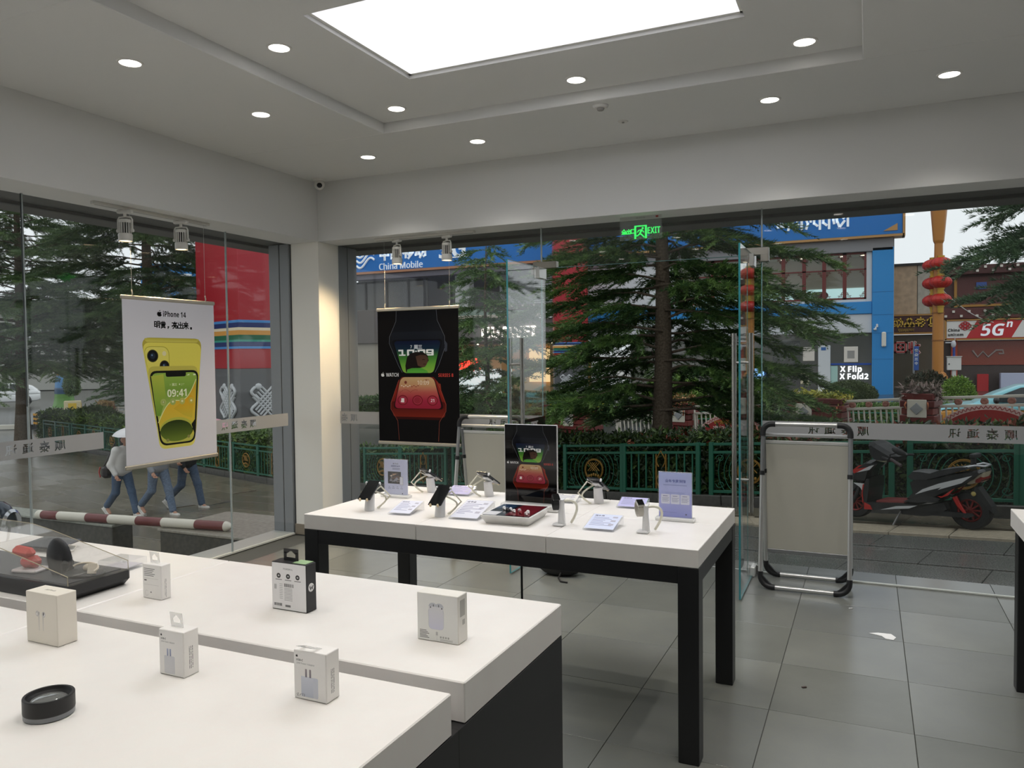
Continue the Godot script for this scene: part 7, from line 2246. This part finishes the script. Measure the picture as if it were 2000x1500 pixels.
func side_text(c: Color, n: int, lo: float, hi: float) -> Texture2D:
	var p := Print.new(self, 128, 320, col("eeebe7"))
	var r := RandomNumberGenerator.new()
	r.seed = n
	for i in n:
		var x := 44.0 + 14 * i
		p.rect(x, lo, 5, hi - lo - r.randf() * 50, c)
		for k in 12:
			p.rect(x - 1, lo + r.randf() * (hi - lo), 7, 3, col("eeebe7"))
	return p.tex(1)

func build_counter_goods() -> void:
	var y := 0.878
	var paper := col("dedbd4")
	# earphone carton
	var p := Print.new(self, 416, 450, col("e8e2d6"))
	for s in [[160.0, 1.0], [230.0, -1.0]]:
		p.rrect(s[0] - 8 + (14 if s[1] > 0 else 0), 190, 12, 150, 6, col("c2bfba"), col("dcd8ce"))
		p.oval(s[0] - 8 * s[1], 186, 24, 26, col("c9c6c2"))
		p.oval(s[0] - 16 * s[1], 190, 10, 12, col("e8e6e2"))
		p.oval(s[0] + (14 if s[1] > 0 else 6), 182, 7, 15, col("3c3c3e") if s[1] < 0 else col("a4a2a0"))
	var c := carton("earphone_carton", Vector3(-2.063, y, -1.408), 0.13, 0.141, 0.058, "e8e2d6", "cream square box with stemmed earphones on the front, nearest counter at left", p.tex(1), null)
	words("AirPods", 0.012, 0.0004, mat("b4afa6", 0.4), c, Vector3(0, 0.1412, 0), Basis(Vector3.RIGHT, -PI / 2), false, false, "lettering")
	# two charger cartons
	for k in 2:
		p = Print.new(self, 332, 440, col("f0eeec"))
		p.apple(30, 46, 24, Color.BLACK, col("f0eeec"))
		p.text("USB-C", 24, 92, 26, col("3a3a3c"), true, 0.0)
		p.text("20W Power Adapter", 24, 120, 22, col("8a8a8c"), false, 0.0)
		if k == 0:
			p.rrect(64, 250, 150, 180, 16, col("d4d5da"), col("dcdcdf"))
			for x in [104.0, 142.0]:
				p.rrect(x, 178, 22, 74, 6, col("a8b0cc"), col("8f96b4"))
		else:
			p.rrect(72, 230, 180, 190, 16, col("c9cedb"), col("d2d5de"))
			p.rect(72, 230, 130, 190, col("cfd3df"), col("c2c8d6"))
			for x in [116.0, 160.0]:
				p.rrect(x, 158, 20, 78, 5, col("9a8f94"), col("74707c"))
			p.line(PackedVector2Array([Vector2(20, 408), Vector2(40, 396), Vector2(36, 412), Vector2(24, 420), Vector2(46, 420)]), 3, col("5a5a62"))
			p.line(PackedVector2Array([Vector2(54, 404), Vector2(58, 418), Vector2(66, 400), Vector2(72, 404)]), 3, col("5a5a62"))
			p.line(PackedVector2Array([Vector2(78, 398), Vector2(90, 396), Vector2(84, 416)]), 3, col("5a5a62"))
			p.line(PackedVector2Array([Vector2(98, 396), Vector2(108, 400), Vector2(101, 408), Vector2(108, 414), Vector2(98, 420)]), 3, col("5a5a62"))
		carton("charger_carton", Vector3(-1.5545, y, -1.386) if k == 0 else Vector3(-1.148, y, -1.409), 0.083 if k == 0 else 0.092, 0.112, 0.047, "efece9", ["small white charger box with pale plug prongs, upright clear hang tab", "small white charger box with a two-pin plug and handwritten number, folded hang tab"][k], p.tex(1), side_text(col("5a5a5c"), 3, 110, 300), 1 if k == 0 else 3)
	# tall back-turned carton
	p = Print.new(self, 300, 420, col("efedea"))
	for i in 5:
		p.rect(22, 44 + 22 * i, 180 - 20 * (i % 3), 8, col("6a6a6c"))
	p.rect(22, 190, 40, 14, col("2a2a2c"))
	p.rect(22, 170, 240, 2, col("a8a6a4")); p.rect(22, 250, 240, 2, col("a8a6a4"))
	p.line(Print.ring(60, 360, 26, 34, 0.4, 5.6, 20), 3, col("c2c0be"))
	p.apple(132, 345, 20, col("48484a"), col("efedea"))
	carton("cable_carton", Vector3(-2.12, y, -1.808), 0.085, 0.112, 0.038, "efecea", "narrow white box showing its printed back, on the farther counter at left", p.tex(1), side_text(col("5a5a5c"), 2, 130, 330), 1)
	# black and white carton
	p = Print.new(self, 420, 470, col("eae9ea"))
	p.text("POWERFUL", 200, 66, 24, col("4a4a4c"))
	for i in 3:
		p.oval(82 + 118 * i, 130, 25, 25, col("151516"))
		p.oval(82 + 118 * i, 130, 11, 9, col("b8b8b8"))
		p.rect(42 + 118 * i, 166, 80, 7, col("6a6a6c"))
	var r := RandomNumberGenerator.new()
	r.seed = 9
	var x := 150.0
	while x < 270:
		var wd := r.randf_range(2, 7)
		p.rect(x, 205, wd, 34, col("2a2a2c")); x += wd + r.randf_range(2, 5)
	for i in 9:
		p.rect(90, 212 + 18 * i, 40, 5, col("a0a0a2"))
		p.rect(150, 250 + 15 * i, 100, 5, col("8a8a8c"))
	x = 20.0
	while x < 118:
		var wd := r.randf_range(3, 8)
		p.rect(x, 410, wd, 28, col("2a2a2c")); x += wd + r.randf_range(2, 5)
	p.rect(160, 420, 66, 22, col("6a6a6c"))
	p.rrect(24, 220, 30, 50, 6, col("b4b4b6"))
	var bk := carton("black_carton", Vector3(-1.6205, y, -1.89), 0.135, 0.148, 0.046, "18181a", "black box with a white printed back and black hang tab", p.tex(1), null, 2)
	obj("round_badge", MB.new().lathe([Vector2(0.013, 0), Vector2(0.013, 0.0008), Vector2(0, 0.0008)], 24, Transform3D(Basis(Vector3.FORWARD, PI / 2), Vector3(0.0676, 0.075, 0.002))), mat("dedede", 0.4), bk)
	obj("badge_mark", MB.new().tube([Vector3(0.0686, 0.08, 0.009), Vector3(0.0686, 0.069, 0.006), Vector3(0.0686, 0.077, 0.002), Vector3(0.0686, 0.069, -0.002), Vector3(0.0686, 0.08, -0.006)], 0.0014, 5), mat("141414", 0.4), bk)
	obj("green_label", MB.new().cbox(Vector3(0.035, 0.1485, -0.002), Vector3(0.05, 0.0012, 0.04), 0.0), mat("9ab88a", 0.5), bk)
	# second earphone carton, wrapped
	p = Print.new(self, 412, 420, col("e6e6e3"))
	p.rrect(112, 118, 160, 200, 44, col("c2c4cc"), col("d0d1d8"))
	p.rrect(118, 124, 148, 190, 40, col("d8d8dc"), col("cfcfe0"))
	p.poly(Print.ring(160, 112, 44, 36, PI, TAU), col("b9bcc4")); p.rect(116, 110, 88, 26, col("d6d6da"))
	p.poly(Print.ring(226, 112, 44, 36, PI, TAU), col("b9bcc4")); p.rect(182, 110, 88, 26, col("d6d6da"))
	for q in [[136, 118, 6, 8], [166, 100, 4, 12], [220, 100, 4, 12], [252, 120, 6, 8]]:
		p.oval(q[0], q[1], q[2], q[3], col("4a4a4e"))
	p.rrect(188, 336, 20, 34, 4, col("b4b4b4")); p.rect(192, 368, 12, 44, col("dededc"))
	for i in 6:
		p.rect(20, 332 + 13 * i, 70 + 14 * (i % 3), 6, col("6a6a68"))
	for i in 4:
		p.rect(230 + 26 * i, 372, 16, 18, col("a8a8a6"))
	for i in 2:
		p.rect(230, 398 + 9 * i, 130, 4, col("b0b0ae"))
	var a2 := carton("earphone_carton", Vector3(-1.0655, y, -1.843), 0.129, 0.131, 0.052, "e6e3dc", "cream wrapped box with an open earphone case pictured, at the counter's right end", p.tex(1), null)
	obj("case_outline", MB.new().cbox(Vector3(0.0648, 0.095, 0.002), Vector3(0.0006, 0.045, 0.026), 0.0).cbox(Vector3(0.0648, 0.055, -0.004), Vector3(0.0006, 0.014, 0.012), 0.0), mat("b0aea8", 0.5), a2)
	# lens ring lying on the nearest counter
	var ri := thing("lens_ring", "short black cylinder with a glass lens on the nearest counter's lower left", "lens", Vector3(-1.636, y, -1.104))
	ri.scale = Vector3.ONE * 0.92
	obj("foot_band", MB.new().lathe([Vector2(0.05, 0), Vector2(0.0545, 0.001), Vector2(0.055, 0.012)], 44), mat("7d8084", 0.3, 0.4), ri)
	obj("barrel", MB.new().lathe([Vector2(0.055, 0.012), Vector2(0.0555, 0.014), Vector2(0.0555, 0.047), Vector2(0.0545, 0.049), Vector2(0.049, 0.049), Vector2(0.046, 0.042), Vector2(0.039, 0.032)], 44), mat("1c1c1d", 0.5), ri)
	obj("lens", MB.new().ball(Vector3(0, 0.035, 0), Vector3(0.041, 0.009, 0.041), 24), mat("8a8c8b", 0.05, 0.5), ri)
	# display case with a clear sloping cover
	var ca := thing("display_case", "black display tray under a clear sloping cover at the left edge", "display case", Vector3(-2.64, y, -1.75), 0.0)
	obj("tray", MB.new().prism(PackedVector2Array([Vector2(-0.42, 0.0), Vector2(0.285, 0.0), Vector2(0.31, 0.022), Vector2(0.31, 0.052), Vector2(-0.42, 0.052)]), -0.13, 0.105, Transform3D(), 0.02, 0.008), mat("1d1e20", 0.4), ca)
	pc(ca, "inlay", mat("3a3c40", 0.5), -0.41, 0.28, 0.052, 0.056, -0.115, 0.09)
	var cl := mat(Color(0.93, 0.92, 0.88, 0.04), 0.02, 0.0, {"transparency": BaseMaterial3D.TRANSPARENCY_ALPHA, "metallic_specular": 0.34})
	var pr := PackedVector2Array([Vector2(-0.42, 0.175), Vector2(-0.2, 0.172), Vector2(-0.08, 0.155), Vector2(0.12, 0.118), Vector2(0.305, 0.083)])
	var lid := MB.new()
	for i in 4:
		var m := (pr[i] + pr[i + 1]) / 2
		var d := pr[i + 1] - pr[i]
		lid.cbox(Vector3(m.x, m.y, -0.012), Vector3(d.length() + 0.001, 0.003, 0.225), 0.0, Basis(Vector3.BACK, d.angle()))
	lid.cbox(Vector3(0.305, 0.068, -0.012), Vector3(0.003, 0.032, 0.225), 0.0)
	var sp := PackedVector2Array([Vector2(-0.42, 0.054), Vector2(0.304, 0.054)])
	for i in 5:
		sp.push_back(pr[4 - i])
	lid.prism(sp, 0.0985, 0.1005).prism(sp, -0.1245, -0.1225)
	obj("cover", lid, cl, ca)
	var ed := MB.new()
	for z in [0.1, -0.124]:
		var ln := []
		for q in pr:
			ln.push_back(Vector3(q.x, q.y + 0.001, z))
		ln.push_back(Vector3(0.306, 0.055, z))
		ed.tube(ln, 0.0014, 5)
	obj("cover_edge", ed, mat("a89f86", 0.25), ca)
	# contents of the case: an open red case, a dark open case, a pale pair with cord
	var rc := thing("earphone_case", "open red earphone case on a clear block inside the display case", "earphone case", Vector3(-2.62, y + 0.057, -1.72), 0.2)
	obj("block", MB.new().cbox(Vector3(0, 0.006, 0), Vector3(0.1, 0.012, 0.07), 0.004), mat("c4bdbd", 0.2), rc)
	obj("case", MB.new().cbox(Vector3(0.0, 0.033, 0), Vector3(0.075, 0.042, 0.045), 0.016), mat("b23a34", 0.4), rc)
	obj("lid", MB.new().cbox(Vector3(-0.028, 0.066, 0.0), Vector3(0.085, 0.034, 0.042), 0.015, Basis(Vector3.BACK, -0.12)), mat("c4443c", 0.4), rc)
	var dk := thing("earphone_case", "open dark grey earphone case standing in the display case", "earphone case", Vector3(-2.475, y + 0.057, -1.735), 0.35)
	obj("lid", MB.new().ball(Vector3(-0.012, 0.05, 0.0), Vector3(0.044, 0.075, 0.02), 22, Basis(Vector3.BACK, 0.15)), mat("2c2e31", 0.45), dk)
	obj("lower_shell", MB.new().ball(Vector3(0.07, 0.004, 0.0), Vector3(0.075, 0.014, 0.05), 20), mat("222426", 0.45), dk)
	obj("hinge", MB.new().cbox(Vector3(0.016, 0.02, 0.0), Vector3(0.022, 0.06, 0.05), 0.008), mat("1d1f21", 0.45), dk)
	var ep := thing("earphones", "cream earhook earphones lying in the dark grey case", "earphones", Vector3(-2.42, y + 0.072, -1.76), 0.2)
	var hook := []
	for i in 12:
		var a := 0.2 + 3.4 * i / 11.0
		hook.push_back(Vector3(0.03 - 0.05 * cos(a), 0.012 + 0.012 * sin(a), 0.018 - 0.022 * sin(a)))
	obj("earhook", MB.new().tube(hook, 0.0035, 8), mat("cfc5b4", 0.4), ep)
	obj("bud", MB.new().ball(Vector3(0.03, 0.008, 0.0), Vector3(0.02, 0.014, 0.014), 14).ball(Vector3(0.052, 0.012, 0.004), Vector3(0.009, 0.009, 0.009), 10), mat("c9bfae", 0.4), ep)
	obj("tag", MB.new().cbox(Vector3(0.062, 0.012, 0.02), Vector3(0.03, 0.034, 0.003), 0.001, Basis(Vector3.UP, 0.3) * Basis(Vector3.RIGHT, -0.35)), mat("cfc8ba", 0.4), ep)
	# clear acrylic block and the dark tablet behind
	var ac := thing("acrylic_block", "clear acrylic display block behind the case on the farther counter", "display block", Vector3(-2.545, y, -2.02), 0.1)
	obj("block", MB.new().cbox(Vector3(0, 0.018, 0), Vector3(0.13, 0.036, 0.11), 0.003), mat(Color(0.9, 0.92, 0.92, 0.12), 0.02, 0.0, {"transparency": BaseMaterial3D.TRANSPARENCY_ALPHA}), ac)
	pc(ac, "insert", mat("c2bfc9", 0.4), -0.055, 0.05, 0.008, 0.011, -0.045, 0.045)
	var ta := thing("tablet", "thin dark tablet lying tilted near the far edge of the counter", "tablet", Vector3(-3.1, y, -2.12), 0.1)
	obj("body", MB.new().cbox(Vector3(0, 0.022, 0), Vector3(0.2, 0.008, 0.13), 0.003, Basis(Vector3.RIGHT, 0.08)), mat("20202e", 0.2, 0.4), ta)
	obj("stand", MB.new().cbox(Vector3(0, 0.009, 0), Vector3(0.09, 0.018, 0.07), 0.005), mat("d5d3d0", 0.4), ta)
	obj("cable", MB.new().tube([Vector3(0.1, 0.02, 0), Vector3(0.14, 0.018, 0.0), Vector3(0.16, 0.006, 0.03), Vector3(0.13, 0.004, 0.07)], 0.003, 6), mat("d0cdc4", 0.4), ta)

# ---------------------------------------------------------------- folding sign frames
func build_boards() -> void:
	var alu := mat("c4c4c2", 0.3, 0.65)
	var grey := mat("86888a", 0.4, 0.4)
	var ink := mat("1c1d1f", 0.5)
	for k in 2:
		var o := thing("folding_sign_frame", ["aluminium folding sign frame with a blank board standing right of the doorway", "aluminium folding sign frame standing left of the doorway, half behind the watch banner"][k], "sign frame", Vector3(-0.403, 0, -5.86) if k == 0 else Vector3(-2.89, 0, -5.86), 0.0)
		var w := 0.29
		for f in 2:
			var zb: float = [0.19, -0.17][f]
			var zt: float = [0.012, -0.012][f]
			var top := 1.168 if f == 0 else 1.14
			var at := func(x: float, y: float) -> Vector3: return Vector3(x, y, lerpf(zb, zt, y / 1.168))
			var r := 0.0155
			for sx in [-1.0, 1.0]:
				var x: float = sx * w
				obj("lower_post", MB.new().tube([at.call(x, 0.1), at.call(x, 0.8)], r, 12), alu, o)
				obj("collar", MB.new().tube([at.call(x, 0.79), at.call(x, 0.82)], r * 1.2, 12), ink, o)
				obj("upper_post", MB.new().tube([at.call(x, 0.82), at.call(x, top - 0.09)], r * 0.95, 12), grey, o)
				# curved black corner pieces
				var c := []
				for i in 7:
					var a := PI / 2 * i / 6
					c.push_back(at.call(x - sx * 0.075 + sx * 0.075 * cos(a), 0.095 - 0.075 * sin(a)))
				obj("corner", MB.new().tube([at.call(x, 0.12)] + c + [at.call(x - sx * 0.1, 0.02)], r * 1.25, 10).prism(PackedVector2Array([Vector2(sx * (w - 0.005), 0.11), Vector2(sx * (w - 0.005), 0.06), Vector2(sx * (w - 0.03), 0.026), Vector2(sx * (w - 0.1), 0.02), Vector2(sx * (w - 0.06), 0.05)]), -0.012, 0.012, Transform3D(Basis(), Vector3(0, 0, lerpf(zb, zt, 0.05)))), ink, o)
				if f == 0:
					var d := []
					for i in 7:
						var a := PI / 2 * i / 6
						d.push_back(at.call(x - sx * 0.06 + sx * 0.06 * cos(a), top - 0.075 + 0.06 * sin(a)))
					obj("corner", MB.new().tube([at.call(x, top - 0.1)] + d + [at.call(x - sx * 0.085, top - 0.015)], r * 1.3, 10), ink, o)
			obj("foot_rail", MB.new().tube([at.call(-w + 0.09, 0.02), at.call(w - 0.09, 0.02)], r, 12), alu, o)
			if f == 0:
				obj("top_rail", MB.new().tube([at.call(-w + 0.07, top - 0.015), at.call(w - 0.07, top - 0.015)], r, 12), alu, o)
			else:
				obj("cross_rail", MB.new().tube([at.call(-w, 1.075), at.call(w, 1.075)], 0.011, 10), mat("d2d2d0", 0.35, 0.4), o)
				var up := Vector3(0, 1.168, zt - zb).normalized()
				var bs := Basis(Vector3.RIGHT, up, Vector3.RIGHT.cross(up))
				var bd := obj("board", MB.new().cbox(at.call(0, 0.61), Vector3(0.56, 0.8, 0.008), 0.003, bs), mat("c3c0b3", 0.6), o)
				obj("lower_trim", MB.new().cbox(at.call(0, 0.2), Vector3(0.56, 0.03, 0.012), 0.003, bs), mat("8d8f90", 0.4, 0.4), bd)
				obj("upper_trim", MB.new().cbox(at.call(0, 1.02), Vector3(0.56, 0.024, 0.012), 0.003, bs), mat("cfcfcb", 0.4), bd)
